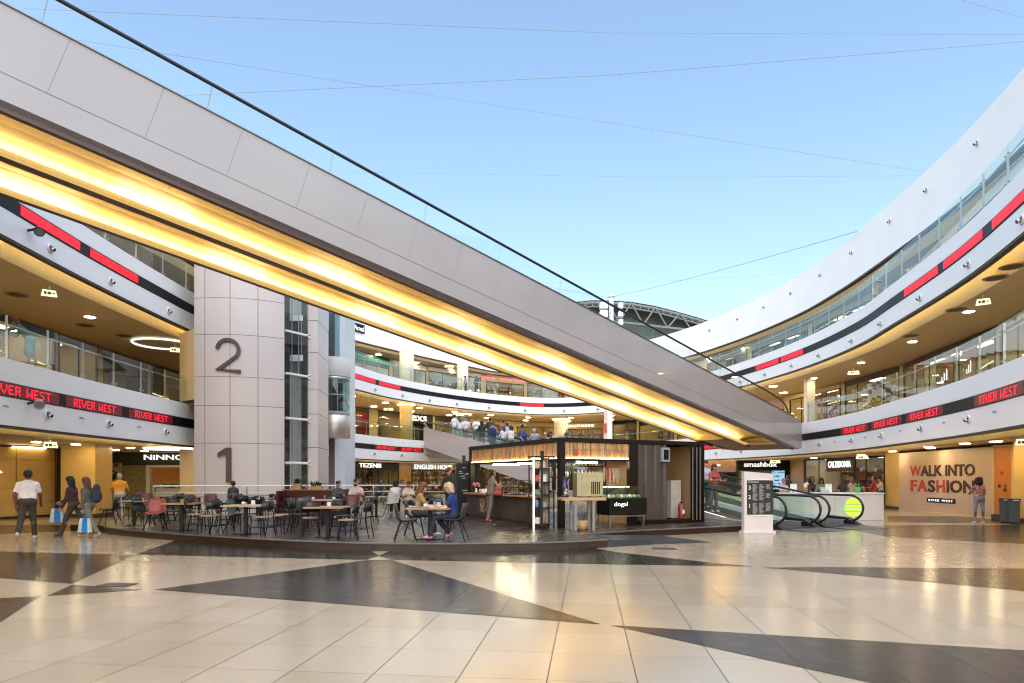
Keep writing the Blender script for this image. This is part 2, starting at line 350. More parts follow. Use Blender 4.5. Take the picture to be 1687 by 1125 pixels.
mb = MB(); PAR.sweep(mb, [(.27, Z3b-.04), (.27, Z3b)], 0, PAR.len); mb.build("cove_lamp", emis("cove_light_dim", (1, .66, .22), 4), e)
mb = MB(); PAR.sweep(mb, [(1.1, 12.77), (9, 12.77)], 0, PAR.len, 1.); mb.build("soffit", mat("upper_soffit", (.36, .31, .24), .8, noise=.2, scale=14), e)
mb = MB(); PAR.sweep(mb, [(.4, 13.2), (12, 13.2)], 0, PAR.len, 1.); mb.build("roof", M_grey, e)

# ------------------------------------------------------------------ glass railings
def railing(t0, t1, zt, label, step=1.5, name="glass_railing"):
    n = max(1, round((t1-t0)/step)); e = empty(name, (0, 0, 0), 0, label, "glass railing", "glass railings along the galleries"); H = 1.17
    for i in range(n+1):
        t = t0+(t1-t0)*i/n; m_ = MB(); p = RING.off(t, .10, zt); q = RING.off(t, .22, zt)
        m_.box((p.x, p.y, zt+H/2-.02), (.02, .06, H+.06), math.atan2(RING.tan(t).y, RING.tan(t).x)+R(0))
        for zz in (.12, .92):
            for sgn in (-1, 1):
                c = RING.off(t+sgn*.12, .07, zt+zz); m_.lathe([(.03, 0), (.03, .03)], (0, 0, 0), 8, Matrix.Translation(c) @ Matrix.Rotation(R(90), 4, 'X'))
        m_.build("post", M_steel, e)
        if i < n:
            m_ = MB(); tb = t0+(t1-t0)*(i+1)/n; RING.sweep(m_, [(.06, zt+.02), (.06, zt+H)], t+.02, tb-.02, .75); m_.build("glass_panel", G_rail, e)
    m_ = MB(); k = max(2, int((t1-t0)/.6)); m_.tube([RING.off(t0+(t1-t0)*i/k, .2, zt+.98) for i in range(k+1)], .022, 6); m_.build("handrail", M_steel, e)
    return e
tA = RING.at_px(316, 'a'); tBk = RING.at_px(571, 'a'); tE = RING.at_px(726, 'a'); tR = RING.at_px(1326, 'z')
railing(2, tA-.3, Z1t, "lower gallery glass railing where a person leans, ending at the lift tower", 1.72)
railing(2, tA-.3, Z2t, "upper gallery glass railing ending at the lift tower", 1.9)
railing(tBk-4, tE, Z1t, "lower gallery glass railing from the glass lift to the moving walk landing", 1.7)
railing(tBk-4, RING.at_px(1140, 'z')-18, Z2t, "upper gallery glass railing at the far end behind the lift", 2.2)
railing(tE+6.5, RING.at_px(1150, 'z'), Z1t, "lower gallery glass railing at the far end beyond the kiosk roof", 2.2)
railing(tR+.1, RING.len-3, Z1t, "lower gallery glass railing starting at the foot of the big sloping bridge", 1.72)
railing(RING.at_px(1140, 'z')-17, RING.len-3, Z2t, "upper gallery glass railing sweeping past the red light blocks on the bridge side", 1.7)

# ------------------------------------------------------------------ spotlights on the fascias
def spot(px, side, z, path, label, tilt=.2, r=.14, grp="round spotlights on the fascias"):
    t = path.at_px(px, side); p = path.off(t, 0, z); o = -path.out(t)
    Mx = Matrix.Translation(p) @ (o.to_track_quat('Z', 'Y').to_matrix().to_4x4())
    e = empty("fascia_spotlight", (0, 0, 0), 0, label, "spotlight", grp)
    m_ = MB(); m_.smooth = True; m_.lathe([(r, .0), (r, .035), (r*.8, .05), (r*.55, .03), (r*.5, .0)], (0, 0, 0), 16, Mx); m_.build("trim_ring", M_white, e)
    m_ = MB(); m_.smooth = True; m_.lathe([(r*.42, -.02), (r*.45, .12), (r*.4, .14)], (0, 0, 0), 12, Mx @ Matrix.Rotation(R(18), 4, 'X')); m_.build("lamp_head", M_steel, e)
    m_ = MB(); m_.lathe([(r*.36, .141), (r*.34, .15)], (0, 0, 0), 12, Mx @ Matrix.Rotation(R(18), 4, 'X')); m_.build("lens", M_black, e)
for i, px in enumerate((75, 177, 272)): spot(px, 'a', 3.4, RING, f"{nth(2-i)} round spotlight from the lift tower under the lettering of the lower gallery")
for i, px in enumerate((80, 181, 276)): spot(px, 'a', 8.3, RING, f"{nth(2-i)} round spotlight from the lift tower on the upper gallery fascia")
for i, px in enumerate((572, 615, 660, 705)): spot(px, 'a', 3.4, RING, f"{nth(i)} spotlight from the glass lift on the far lower gallery fascia", r=.15)
for i, px in enumerate((570, 616, 661, 706, 752, 805, 864, 929, 985)): spot(px, 'a', 8.3, RING, f"{nth(i)} spotlight from the glass lift on the far upper gallery fascia", r=.16)
for i, px in enumerate((1350, 1402, 1452, 1517, 1595)): spot(px, 'z', 3.4, RING, f"{nth(i)} round spotlight from the bridge foot under the lettering of the lower gallery")
for i, px in enumerate((1220, 1260, 1304, 1349, 1402, 1450, 1515, 1594, 1682)): spot(px, 'z', 8.3, RING, f"{nth(i)} round spotlight from the bridge on the upper gallery fascia")
for i, px in enumerate((1168, 1215, 1258, 1302, 1352, 1402, 1465, 1526, 1608)): spot(px, 'z', 14.6, PAR, f"{nth(i)} spotlight from the low end of the roof parapet")
for i, px in enumerate((1180, 1222)): spot(px, 'z', 3.4, RING, f"{nth(i)} spotlight on the fascia piece showing under the bridge")
for k, (px, side) in enumerate(((42, 'a'), (44, 'a'))):
    z = 8.45 if k == 0 else 3.62; t = RING.at_px(px, side); p = RING.off(t, 0, z); o = -RING.out(t)
    e = empty("fascia_floodlight", (0, 0, 0), 0, ("projecting black" if k == 0 else "projecting grey")+" floodlight beside the first lettering of the "+("upper" if k == 0 else "lower")+" gallery", "floodlight")
    m_ = MB(); m_.tube([p, p+o*.22+Vector((0, 0, .05))], .035, 8); m_.build("bracket", M_dark, e)
    m_ = MB(); m_.smooth = True; c = p+o*.3; d = Vector((.5, -.6, -.5)).normalized(); Mx = Matrix.Translation(c) @ d.to_track_quat('Z', 'Y').to_matrix().to_4x4()
    m_.lathe([(.05, -.18), (.1, -.12), (.13, .08), (.135, .1), (.12, .1), (.1, .05)], (0, 0, 0), 14, Mx); m_.build("housing", M_dark if k == 0 else M_grey, e)
    m_ = MB(); m_.lathe([(.11, .07), (.11, .08)], (0, 0, 0), 14, Mx); m_.build("lens", mat("lens_glass", (.2, .22, .24), .1, noise=0), e)
for i, (px, side) in enumerate(((3, 'a'), (129, 'a'), (227, 'a'), (306, 'a'), (1375, 'z'), (1425, 'z'), (1483, 'z'), (1555, 'z'), (1640, 'z'))):
    t = RING.at_px(px, side); p = RING.off(t, 0, 3.45); o = -RING.out(t)
    m_ = MB(); m_.tube([p, p+o*.08], .025, 6); m_.tube([p+o*.08, p+o*.08+RING.tan(t)*.07+Vector((0, 0, -.03))], .02, 6)
    tag(m_.build("bracket_stub", M_grey), f"{nth(i if side == 'a' else i-4)} tiny steel bracket between the spotlights, "+("counted towards the lift tower" if side == 'a' else "counted away from the bridge foot"), "bracket", "tiny brackets on the lower fascia")

# ------------------------------------------------------------------ the big sloping bridge (moving walk to the top gallery)
BD = Vector((-.696, -.718, 0)); BN = Vector((-.718, .696, 0)); B0 = Vector((16.8, 38, 0))
def bp_(t, w_, z): p = B0+BD*t+BN*w_; return Vector((p.x, p.y, z+.135*t))
BR = empty("sloping_bridge", (0, 0, 0), 0, "huge grey-white sloping bridge with glowing underside crossing above the cafe", "bridge")
T1 = 46.0
mb = MB()
zb, zt = 3.05, 4.88
def strip(m_, w0, z0, w1, z1, ta, tb, n=24):
    vs = []
    for i in range(n+1):
        t = ta+(tb-ta)*i/n; vs += [bp_(t, w0, z0), bp_(t, w1, z1)]
    m_.add(vs, [(2*i, 2*i+1, 2*i+3, 2*i+2) for i in range(n)])
def shell(w0):
    m_ = MB(); pts = []
    for k in range(9):                                            # rounded nose at the landing
        a = k/8*math.pi/2; pts.append((1.1-1.1*math.sin(a), zt-.25+.25*math.cos(a)))
    n0 = len(pts); top = [bp_(T1, w0, zt)]+[bp_(t, w0, z) for t, z in pts]+[bp_(0, w0, 3.27)]+[bp_(1.6, w0, zb)]+[bp_(T1, w0, zb)]
    th = BN*.12; n = len(top); m_.add(top+[p+th for p in top], [list(range(n)), [2*n-1-i for i in range(n)]]+[(i, n+i, n+(i+1) % n, (i+1) % n) for i in range(n)])
    return m_
shell(0).build("side_panel", M_bridge, BR); shell(4.0).build("side_panel", M_bridge, BR)
mb = MB(); strip(mb, -.004, 3.645, -.004, 3.66, .3, T1)
for k in range(1, 28):
    t = 1.62*k+.3; a, b = bp_(t+.36, -.004, 3.66), bp_(t, -.004, zt-.01); g = BD*.003
    mb.quad(a-g, a+g, b+g, b-g)
mb.build("panel_seams", mat("seam_grey", (.2, .185, .19), .6, noise=0), BR)  # grey joint lines between the side panels
mb = MB()
for i in range(40):
    t = 1.2+i*(T1-1.2)/40; t2 = 1.2+(i+1)*(T1-1.2)/40; mb.quad(bp_(t, -.03, zt+.01), bp_(t2, -.03, zt+.01), bp_(t2, .14, zt+.01), bp_(t, .14, zt+.01))
    mb.quad(bp_(t, -.03, zt+.01), bp_(t2, -.03, zt+.01), bp_(t2, -.03, zt-.015), bp_(t, -.03, zt-.015))
mb.build("coping", mat("steel_coping", (.25, .27, .29), .3, .8, noise=0), BR)
# underside: three bronze ribs and two glowing troughs
M_rib = mat("bronze_rib", (.085, .045, .026), .35, noise=.12)
for (w0, w1, ta) in ((0.0, .13, 1.2), (1.99, 2.21, 2.4), (4.0, 4.12, 3.0)):
    m_ = MB(); tb = T1; vs = []
    for t in (ta, tb): vs += [bp_(t, w0, zb-.075), bp_(t, w1, zb-.075), bp_(t, w1, zb+.12), bp_(t, w0, zb+.12)]
    m_.add(vs, [(0, 1, 2, 3), (7, 6, 5, 4), (0, 4, 5, 1), (1, 5, 6, 2), (2, 6, 7, 3), (3, 7, 4, 0)]); m_.build("rib", M_rib, BR)
M_trough = mat("trough_lining", (.9, .74, .38), .42, noise=.03)
E_trough = emis("trough_lamp", (1, .70, .27), 7.5); E_hot = emis("trough_hot_lamp", (1, .80, .42), 15)
for (w0, w1, t0) in ((.125, 2.0, 3.3), (2.2, 4.01, 5.2)):
    m_ = MB(); m_.smooth = True; prof = [(w0, zb+.0), (w0+.25, zb+.16), (w0+.7, zb+.26), (w0+1.1, zb+.27), (w1-.35, zb+.22), (w1-.1, zb+.12), (w1, zb-.03)]
    for a, b in zip(prof, prof[1:]): strip(m_, a[0], a[1], b[0], b[1], t0, T1)
    m_.build("trough_lining", M_trough, BR)
    m_ = MB(); m_.quad(bp_(t0, w0, zb-.1), bp_(t0, w1, zb-.1), bp_(t0, w1, zb+.32), bp_(t0, w0, zb+.32)); m_.build("trough_end", M_trough, BR)
    m_ = MB(); strip(m_, w1-.01, zb-.05, w1-.2, zb-.04, t0+.02, T1); strip(m_, w1-.2, zb-.04, w1-.21, zb+.025, t0+.02, T1); m_.build("lamp_ledge", mat("lamp_diffuser", (.85, .6, .25), .5, noise=0, emit=(1, .66, .22), es=.22), BR)
    m_ = MB(); strip(m_, w1-.18, zb-.02, w1-.04, zb-.035, t0+.1, T1); m_.build("light_strip", E_trough, BR)
    for k in range(9):
        t = t0+2.2+k*4.6
        if t < T1:
            m_ = MB(); strip(m_, w1-.17, zb-.005, w1-.06, zb-.01, t, t+1.6, 1); m_.build("lamp", E_hot, BR)
    m_ = MB()
    for k in range(12):
        t = t0+3.7*k+1
        if t < T1: strip(m_, w0+.25, zb+.135, w0+.8, zb+.255, t, t+.02, 1); strip(m_, w0+.8, zb+.255, w0+1.25, zb+.295, t, t+.02, 1)
    m_.build("trough_seams", mat("trough_seam", (.4, .27, .1), .6, noise=0), BR)
mb = MB(); strip(mb, .1, zb+.45, 3.95, zb+.45, .8, T1); strip(mb, .12, zt-.95, 3.98, zt-.95, .5, T1); mb.build("walk_deck", M_grey, BR)
mb = MB()
vs = [bp_(0.2, .02, 3.2), bp_(3.3, .02, zb-.005), bp_(5.2, 4.1, zb-.005), bp_(.2, 4.1, 3.2)]; mb.add(vs, [(0, 1, 2, 3)]); mb.build("end_soffit", mat("bronze_soffit", (.2, .11, .05), .4, noise=.1), BR)
for w0 in (.45, 3.5):
    m_ = MB(); strip(m_, w0, zt-.3, w0, zt+.84, 1.6, T1)
    m_.build("balustrade_glass", glass("balustrade", (.93, .975, .97), .95), BR)
    pts = []
    for k in range(9):
        a = R(-60+150*k/8); pts.append(bp_(.95+.0-.55*math.cos(a)*1.0+.4, w0, zt+.32+.30*math.sin(a)))
    pts = [bp_(1.0, w0, zt-.45), bp_(.75, w0, zt-.15), bp_(.8, w0, zt+.15), bp_(.95, w0, zt+.45), bp_(1.3, w0, zt+.68), bp_(2.2, w0, zt+.83)]+[bp_(t, w0, zt+.88) for t in range(4, int(T1)+1, 2)]
    m_ = MB(); m_.tube(pts, .042, 8); m_.build("handrail", mat("rubber_black", (.012, .012, .013), .45, noise=0), BR)
    m_ = MB()
    for k in range(14): a = bp_(3.4+3.0*k, w0-.02, zt-.28); b = bp_(3.4+3.0*k-.2, w0-.02, zt+.82); m_.tube([a, b], .008, 4)
    m_.build("glass_joints", M_grey, BR)

# ------------------------------------------------------------------ lift tower with the storey numbers
LT = empty("lift_tower", (0, 0, 0), 0, "pale curved clad lift tower carrying the numerals 2 and 1", "lift tower")
CX, CY, CR = -12.2, 30.95, 3.95
def cyl(a, r=CR, z=0): return Vector((CX+r*math.sin(R(a)), CY-r*math.cos(R(a)), z))
M_tow = mat("tower_cladding", (.55, .495, .48), .34, noise=.02, scale=.4)
# the tower is clipped where the shaft starts: angle where the ray at photo column 467 grazes the face
A1 = 39.5; A0 = -13.8
mb = MB(); mb.smooth = True; n = 40; vs = []
for i in range(n+1): a = A0+(A1-A0)*i/n; vs += [cyl(a, CR, 0), cyl(a, CR, 13.6)]
mb.add(vs, [(2*i, 2*i+2, 2*i+3, 2*i+1) for i in range(n)]); mb.smooth = False
mb.quad(cyl(A1, CR, 0), cyl(A1, CR-1.2, 0), cyl(A1, CR-1.2, 13.6), cyl(A1, CR, 13.6)); q_ = cyl(A0, CR, 0); mb.quad(q_, q_+Vector((0, 0, 13.6)), q_+Vector((-.75, 7, 13.6)), q_+Vector((-.75, 7, 0))); mb.build("curved_wall", M_tow, LT)
mb = MB(); SEAM = mat("joint_dark", (.1, .09, .09), .7, noise=0)  # flat dark colour of the cladding joints
for z in (1.21, 2.98, 4.53, 5.72, 7.46, 8.97, 10.3, 11.9):
    vs = []
    for i in range(n+1): a = A0+(A1-A0)*i/n; vs += [cyl(a, CR+.003, z-.009), cyl(a, CR+.003, z+.009)]
    mb.add(vs, [(2*i, 2*i+2, 2*i+3, 2*i+1) for i in range(n)])
for a in (-6.7, 8.3, 24.):
    mb.quad(cyl(a-.16, CR+.004, 0), cyl(a+.16, CR+.004, 0), cyl(a+.16, CR+.004, 13.6), cyl(a-.16, CR+.004, 13.6))
mb.build("panel_joints", SEAM, LT)
M_num = mat("bronze_numeral", (.09, .055, .045), .4, .3, noise=.1)
def curved_letters(txt, ang, z, h, wd, bold, name):
    o = letters(txt, h, M_num, LT, Matrix.Identity(4), .06, bold, wd, name)
    for v_ in o.data.vertices:
        p = cyl(ang+math.degrees(v_.co.x/CR), CR+.05+v_.co.z, z+v_.co.y); v_.co = p
def mesh_numeral(strokes, ang, z, name):
    """strokes: centreline and half widths in metres, laid on the curved wall"""
    m_ = MB()
    L_, Rr = strokes; k = len(L_); vs = []
    for d in (.02, .09):
        for (x, y) in L_+Rr[::-1]: vs.append(cyl(ang+math.degrees(x/CR), CR+d, z+y))
    n_ = len(vs)//2
    fs = [(i, i+1, 2*k-2-i, 2*k-1-i) for i in range(k-1)]; fs = fs+[tuple(n_+q for q in f[::-1]) for f in fs]+[(i, (i+1) % n_, n_+(i+1) % n_, n_+i) for i in range(n_)]
    m_.add(vs, fs); return m_.build(name, M_num, LT)
def arcp(cx, cy, r, a0, a1, n): return [(cx+r*math.cos(R(a0+(a1-a0)*i/n)), cy+r*math.sin(R(a0+(a1-a0)*i/n))) for i in range(n+1)]
# numeral 2: arch, diagonal and foot as one stroke pair
Lo = arcp(0, .98, .50, 178, -38, 14)+[(-.24, .13), (.5, .13)]; Li = arcp(0, .98, .355, 178, -38, 14)+[(-.5, .13), (-.5, .0)]
# outer and inner outlines of the 2
outer = arcp(0, .95, .49, 172, -40, 14)+[(-.24, .14), (.5, .14)]
inner = arcp(0, .95, .35, 172, -40, 14)+[(-.5, .12), (.5, .0)]
m_ = mesh_numeral((outer, inner), 7.2, 5.87, "numeral_two")
o1 = [(-.38, 1.2), (-.05, 1.42), (.15, 1.42), (.15, 0)]; i1 = [(-.38, 1.03), (-.15, 1.13), (-.05, 1.13), (-.05, 0)]
mesh_numeral((o1, i1), 7.0, 1.37, "numeral_one")
# shaft with guide rails, pier and the glass lift behind it
mb = MB(); a = at(462, 30.0, z=0); b = at(509, 31.0, z=0); mb.quad(a, b, b+Vector((0, 0, 13.6)), a+Vector((0, 0, 13.6))); mb.build("shaft_back", mat("shaft_panel", (.85, .9, .87), .4, noise=.04), LT)
mb = MB(); a = at(468, 28.6, z=0); b = at(508, 29.6, z=0); mb.quad(a, b, b+Vector((0, 0, 13.6)), a+Vector((0, 0, 13.6))); mb.build("shaft_glass", glass("shaft_glazing", (.95, .98, .97), .97), LT)
for px, Y, w_ in ((473, 29.0, .2), (501, 29.6, .2)):
    m_ = MB(); p = at(px, Y, z=6.8); m_.box(p, (w_, .12, 13.6)); m_.build("guide_rail", M_dark, LT)
for px in (481, 492):
    m_ = MB(); p = at(px, 29.3, z=6.8); m_.box(p, (.03, .03, 13.6)); m_.build("cable", M_grey, LT)
for i, z in enumerate((2.2, 4.15, 6.1, 8.0-.05, 10.0)):
    m_ = MB(); a = at(470, 28.5, z=z); b = at(505, 29.5, z=z); m_.tube([a, b], .06, 6); m_.tube([b, b+Vector((.16, .1, .12))], .03, 5); m_.tube([b, b+Vector((.16, .1, -.12))], .03, 5); m_.build("rail_bracket", M_white, LT)
mb = MB(); c = at(480, 29.7, z=8.05); mb.box((c.x, c.y, 7.85), (.75, .3, 1.5)); mb.build("counterweight", M_black, LT)
mb = MB(); mb.box((c.x+.1, c.y, 8.75), (.95, .34, .25)); mb.box((c.x+.1, c.y, 6.95), (.95, .34, .28)); mb.box((c.x+.55, c.y, 7.85), (.12, .3, 2.0)); mb.build("counterweight_frame", M_white, LT)
# pier
P = [at(507.5, 29.6, z=0), at(523.5, 29.6, z=0), at(541, 32.2, z=0), at(541, 36, z=0), at(507.5, 34, z=0)]
mb = MB(); mb.prism([(p.x, p.y) for p in P], 0, 13.7); mb.build("pier", M_tow, LT)
mb = MB()
for z in (1.28, 2.92, 4.43, 5.55, 7.2, 8.65, 10.2, 11.8):
    for q in range(2): A_, B_ = P[q], P[q+1]; o_ = Vector((.004, -.004, 0)); mb.quad(A_+o_+Vector((0, 0, z-.012)), B_+o_+Vector((0, 0, z-.012)), B_+o_+Vector((0, 0, z+.012)), A_+o_+Vector((0, 0, z+.012)))
mb.build("pier_joints", SEAM, LT)
GL = empty("glass_lift", (0, 0, 0), 0, "round glass lift car between pale drums beside the lift tower", "lift")
c = at(549, 36.5, z=0); rr = .95
def dr(z0, z1, r, m, name): q = MB(); q.smooth = True; q.lathe([(r*.98, z0), (r, z0+.03), (r, z1-.03), (r*.98, z1)], (c.x, c.y, 0), 28); return q.build(name, m, GL)
dr(8.05-.95+.0, 8.15-.0, rr, mat("lift_drum", (.62, .60, .57), .35, noise=.02), "roof_drum"); dr(6.95, 7.1, rr*.96, M_steel, "roof_ring")
dr(3.75, 5.0, rr*.97, mat("brushed_steel", (.6, .55, .48), .32, 1., noise=.05), "floor_drum"); dr(5.0, 5.2, rr*.95, M_grey, "floor_ring")
q = MB(); q.smooth = True; vs = []
for i in range(25): a = R(-180+360*i/24); vs += [(c.x+.9*math.cos(a), c.y+.9*math.sin(a), 5.2), (c.x+.9*math.cos(a), c.y+.9*math.sin(a), 6.95)]
q.add(vs, [(2*i, 2*i+2, 2*i+3, 2*i+1) for i in range(24)]); q.build("glass_drum", glass("lift_glazing", (.55, .72, .72), .78), GL)
q = MB()
for a in (-100, -60, -20): q.tube([(c.x+.9*math.cos(R(a)), c.y+.9*math.sin(R(a)), 5.2), (c.x+.9*math.cos(R(a)), c.y+.9*math.sin(R(a)), 6.95)], .02, 5)
q.tube([(c.x+.88*math.cos(R(a)), c.y+.88*math.sin(R(a)), 6.1) for a in range(-180, 1, 15)], .03, 6)
q.build("glass_frame", M_steel, GL)
q = MB(); q.box((c.x-.1, c.y+.3, 6.0), (1.1, .1, 1.7)); q.build("car_wall", M_dark, GL)
q = MB()
A_ = at(541.5, 37.6, z=0); B_ = at(551.5, 37.6, z=0); C_ = at(568, 38.4, z=0)
q.prism([(A_.x, A_.y), (B_.x, B_.y), (B_.x, B_.y+1.5), (A_.x, A_.y+1.5)], 0, 13.6); q.build("shaft_wall", mat("shaft_brown", (.22, .17, .15), .4, noise=.1), GL)
q = MB(); q.prism([(B_.x, B_.y), (C_.x, C_.y), (C_.x, C_.y+2.5), (B_.x, B_.y+2.5)], 0, 13.6); q.build("shaft_side", mat("shaft_pale", (.6, .64, .67), .35, noise=.02), GL)
q = MB(); q.quad(A_+Vector((0, -.05, 8.2)), B_+Vector((.3, -.05, 8.2)), B_+Vector((.3, -.05, 13.6)), A_+Vector((0, -.05, 13.6))); q.build("shaft_glazing", glass("shaft_blue_glass", (.45, .62, .68), .7), GL)
# ------------------------------------------------------------------ shops
GOODC = [(.5, .06, .05), (.7, .62, .5), (.08, .09, .12), (.62, .45, .2), (.12, .2, .35), (.75, .72, .68), (.3, .14, .07), (.16, .28, .14), (.8, .45, .4), (.45, .35, .25)]
M_goods = [mat(f"goods_{i}", c, .7, noise=.2, scale=20) for i, c in enumerate(GOODC)]
E_shop = emis("shop_lamp", (1, .80, .46), 4.5)
E_shopw = emis("shop_lamp_pale", (1, .92, .78), 4)
M_wood = mat("shop_wood", (.35, .2, .09), .5, noise=.2, scale=5)
def shop(p0, p1, z0, h, label, header=None, hh=.55, glassy=True, depth=3.2, wall=None, goods=1, seed=0, pal=None, frame=None, sign=None, lamp=None, doors=True, hw=None, cat="shop", sols=(0, 1)):
    """shopfront between plan points p0 -> p1 (as read from the court), interior box behind"""
    p0 = Vector((p0[0], p0[1], 0)); p1 = Vector((p1[0], p1[1], 0)); d = p1-p0; L = d.length; ang = math.atan2(d.y, d.x)
    e = empty("shopfront", (p0.x, p0.y, z0), ang, label, cat, "shopfronts around the court"); rnd = random.Random(seed)
    wall = wall or M_wallc; frame = frame or M_dark
    m_ = MB(); m_.quad((0, depth, 0), (L, depth, 0), (L, depth, h), (0, depth, h)); m_.quad((0, 0, 0), (0, depth, 0), (0, depth, h), (0, 0, h)); m_.quad((L, depth, 0), (L, 0, 0), (L, 0, h), (L, depth, h)); m_.build("inner_wall", wall, e)
    m_ = MB(); m_.box2((0, 0.02, .004), (L, depth, .03)); m_.build("shop_floor", M_slab, e)
    m_ = MB(); m_.box2((0, .02, h-.03), (L, depth, h)); m_.build("shop_ceiling", wall, e)
    lamp = lamp or E_shop
    n = max(1, int(L/2.2))
    for i in range(n):
        m_ = MB(); x = L*(i+.5)/n; m_.box((x, depth*.4, h-.06), (min(1.3, L/n*.6), .28, .05)); m_.build("ceiling_lamp", lamp, e)
    zt = h-hh
    if hh > 0:
        m_ = MB(); m_.box2((0, -.06, zt), (L, .06, h-.002)); m_.build("header", header or M_black, e)
    fw = .07; m_ = MB()
    m_.box2((0, -.05, 0), (fw, .05, zt)); m_.box2((L-fw, -.05, 0), (L, .05, zt)); m_.box2((fw, -.04, zt-fw), (L-fw, .04, zt)); m_.box2((fw, -.04, 0.004), (L-fw, .04, .09)); m_.build("frame", frame, e)
    if glassy:
        nb = max(2, round(L/1.6)); dr = nb//2
        for i in range(nb):
            a, b = fw+(L-2*fw)*i/nb, fw+(L-2*fw)*(i+1)/nb
            if i == dr and doors: continue
            m_ = MB(); m_.quad((a, 0, .09), (b, 0, .09), (b, 0, zt-fw), (a, 0, zt-fw)); m_.build("glass_pane", G_shop, e)
            if i: m_ = MB(); m_.box2((a-.02, -.03, .09), (a+.02, .03, zt-fw)); m_.build("mullion", frame, e)
    # display: shelves along the back, tables and mannequin torsos near the glass
    if goods:
        ns = max(1, int(L/1.5))
        for i in range(ns):
            x0 = L*i/ns+.12; x1 = L*(i+1)/ns-.12; m_ = MB(); y = depth-.35
            for k in range(4): m_.box2((x0, y-.2, .35+k*.52), (x1, y+.3, .38+k*.52))
            m_.box2((x0-.03, y-.2, .0), (x0, y+.3, 2.1)); m_.box2((x1, y-.2, .0), (x1+.03, y+.3, 2.1)); sh = m_.build("shelf_unit", M_wood, e)
            m_ = MB(); mats = []
            for k in range(4):
                x = x0+.03
                while x < x1-.12:
                    w_ = rnd.uniform(.07, .22); hh_ = rnd.uniform(.12, .42)
                    if rnd.random() < .88: m_.mi = rnd.randrange(len(GOODC)) if pal is None else rnd.choice(pal); m_.box2((x, y-.15, .385+k*.52), (min(x+w_*.9, x1), y+.15, .385+k*.52+hh_))
                    x += w_
            m_.build("shelved_goods", M_goods, sh)
        for i in range(max(1, int(L/2.4))):
            x = L*(i+.5)/max(1, int(L/2.4))+rnd.uniform(-.3, .3); y = rnd.uniform(.5, 1.1)
            if rnd.random() < .5:
                m_ = MB(); m_.box((x, y, .55), (.9, .5, .05)); [m_.box((x+sx*.4, y+sy*.2, .27), (.05, .05, .54)) for sx in (-1, 1) for sy in (-1, 1)]; tb = m_.build("display_table", M_wood, e)
                m_ = MB()
                for k in range(6): m_.mi = rnd.randrange(10) if pal is None else rnd.choice(pal); m_.box((x-.35+.14*k, y, .58+.08), (.11, .3, rnd.uniform(.06, .25)))
                m_.build("table_goods", M_goods, tb)
            else:
                m_ = MB(); m_.smooth = True; m_.mi = rnd.randrange(10) if pal is None else rnd.choice(pal)
                m_.lathe([(.12, .5), (.2, .75), (.16, .95), (.21, 1.2), (.17, 1.4), (.06, 1.47), (.06, 1.53), (.1, 1.62), (.09, 1.72), (.03, 1.78)], (x, y, .1), 10); m_.lathe([(.02, -.1), (.02, .6)], (x, y, .1), 6); m_.build("mannequin", M_goods, e)
    if sign:
        txt, hgt, wd, m, xc = sign[:5]; zz = sign[5] if len(sign) > 5 else h-hh/2-hgt/2
        letters(txt, hgt, m, e, face_M((L*xc, -.09, zz), (1, 0, 0)), .05, sign[6] if len(sign) > 6 else .012, wd, "sign_lettering")
    return e
def onp(path, px, side, d=0): return path.off(path.at_px(px, side), d)
H0 = 2.83
# ground level
shop((-21.9, 15.2), (-18.35, 26.5), 0, H0-.05, "shop with pale closed shutter panels and illuminated white lettering behind the walkers", hh=0, glassy=False, goods=0, wall=mat("shutter_wall", (.55, .36, .12), .35, noise=.06), depth=.14)
ze = bpy.data.objects["shopfront"]
mb = MB()
for k in range(5):
    for j in range(7): mb.box2((11.84-1.63*(j+1)+.02, .02, .05+k*.55), (11.84-1.63*j-.02, .12, .05+k*.55+.53))
mb.build("shutter_panel", mat("shutter_panel", (.55, .36, .13), .3, noise=.07, scale=1.5), ze)
mb = MB(); mb.box2((11.72, -.1, 0), (11.9, .12, H0-.05)); mb.build("edge_frame", M_lip, ze)
letters("ZARA", .26, E_sign, ze, face_M((8.75, -.08, 1.72), (1, 0, 0)), .04, 0, 1.75, "sign_lettering")
e = shop(at(156, 33, z=0), at(302, 33.4, z=0), 0, H0+.05, "shop with rough stone wall and white lettering under a ring lamp", hh=.62, header=mat("dark_green_header", (.06, .07, .04), .6), glassy=False, goods=0, depth=2.6,
         sign=("NiNNO", .26, 1.95, E_sign, .79, 2.46, .008))
L = (at(302, 33.4, z=0)-at(156, 33, z=0)).length
mb = MB(); mb.box2((.0, .0, .0), (L*.58, .2, 2.2)); mb.build("stone_wall", mat("rough_stone", (.30, .24, .12), .8, noise=.45, scale=9, bump=.9), e)
mb = MB(); mb.box2((L*.58, -.05, 0), (L*.62, .1, 2.2)); mb.box2((L*.62, -.05, 2.08), (L, .1, 2.2)); mb.build("white_frame", M_white, e)
mb = MB(); mb.box2((L*.64, .1, 1.35), (L, .2, 2.05)); mb.build("orange_blind", mat("orange_blind", (.55, .22, .05), .6), e)
mb = MB(); mb.box2((L*.64, .5, .0), (L, 1.0, 1.0)); cnt = mb.build("counter", M_white, e)
mb = MB(); rnd = random.Random(5)
for k in range(14): mb.mi = rnd.randrange(10); mb.box((L*(.66+.024*k), .7, 1.0+.1), (.09, .2, rnd.uniform(.08, .3)))
mb.build("counter_goods", M_goods, cnt)
p = at(160, 32.9, z=0)
ME = empty("floral_mural", (p.x, 32.85, 0), 0, "framed mural of red blossoms on grey green hung on the stone wall", "picture")
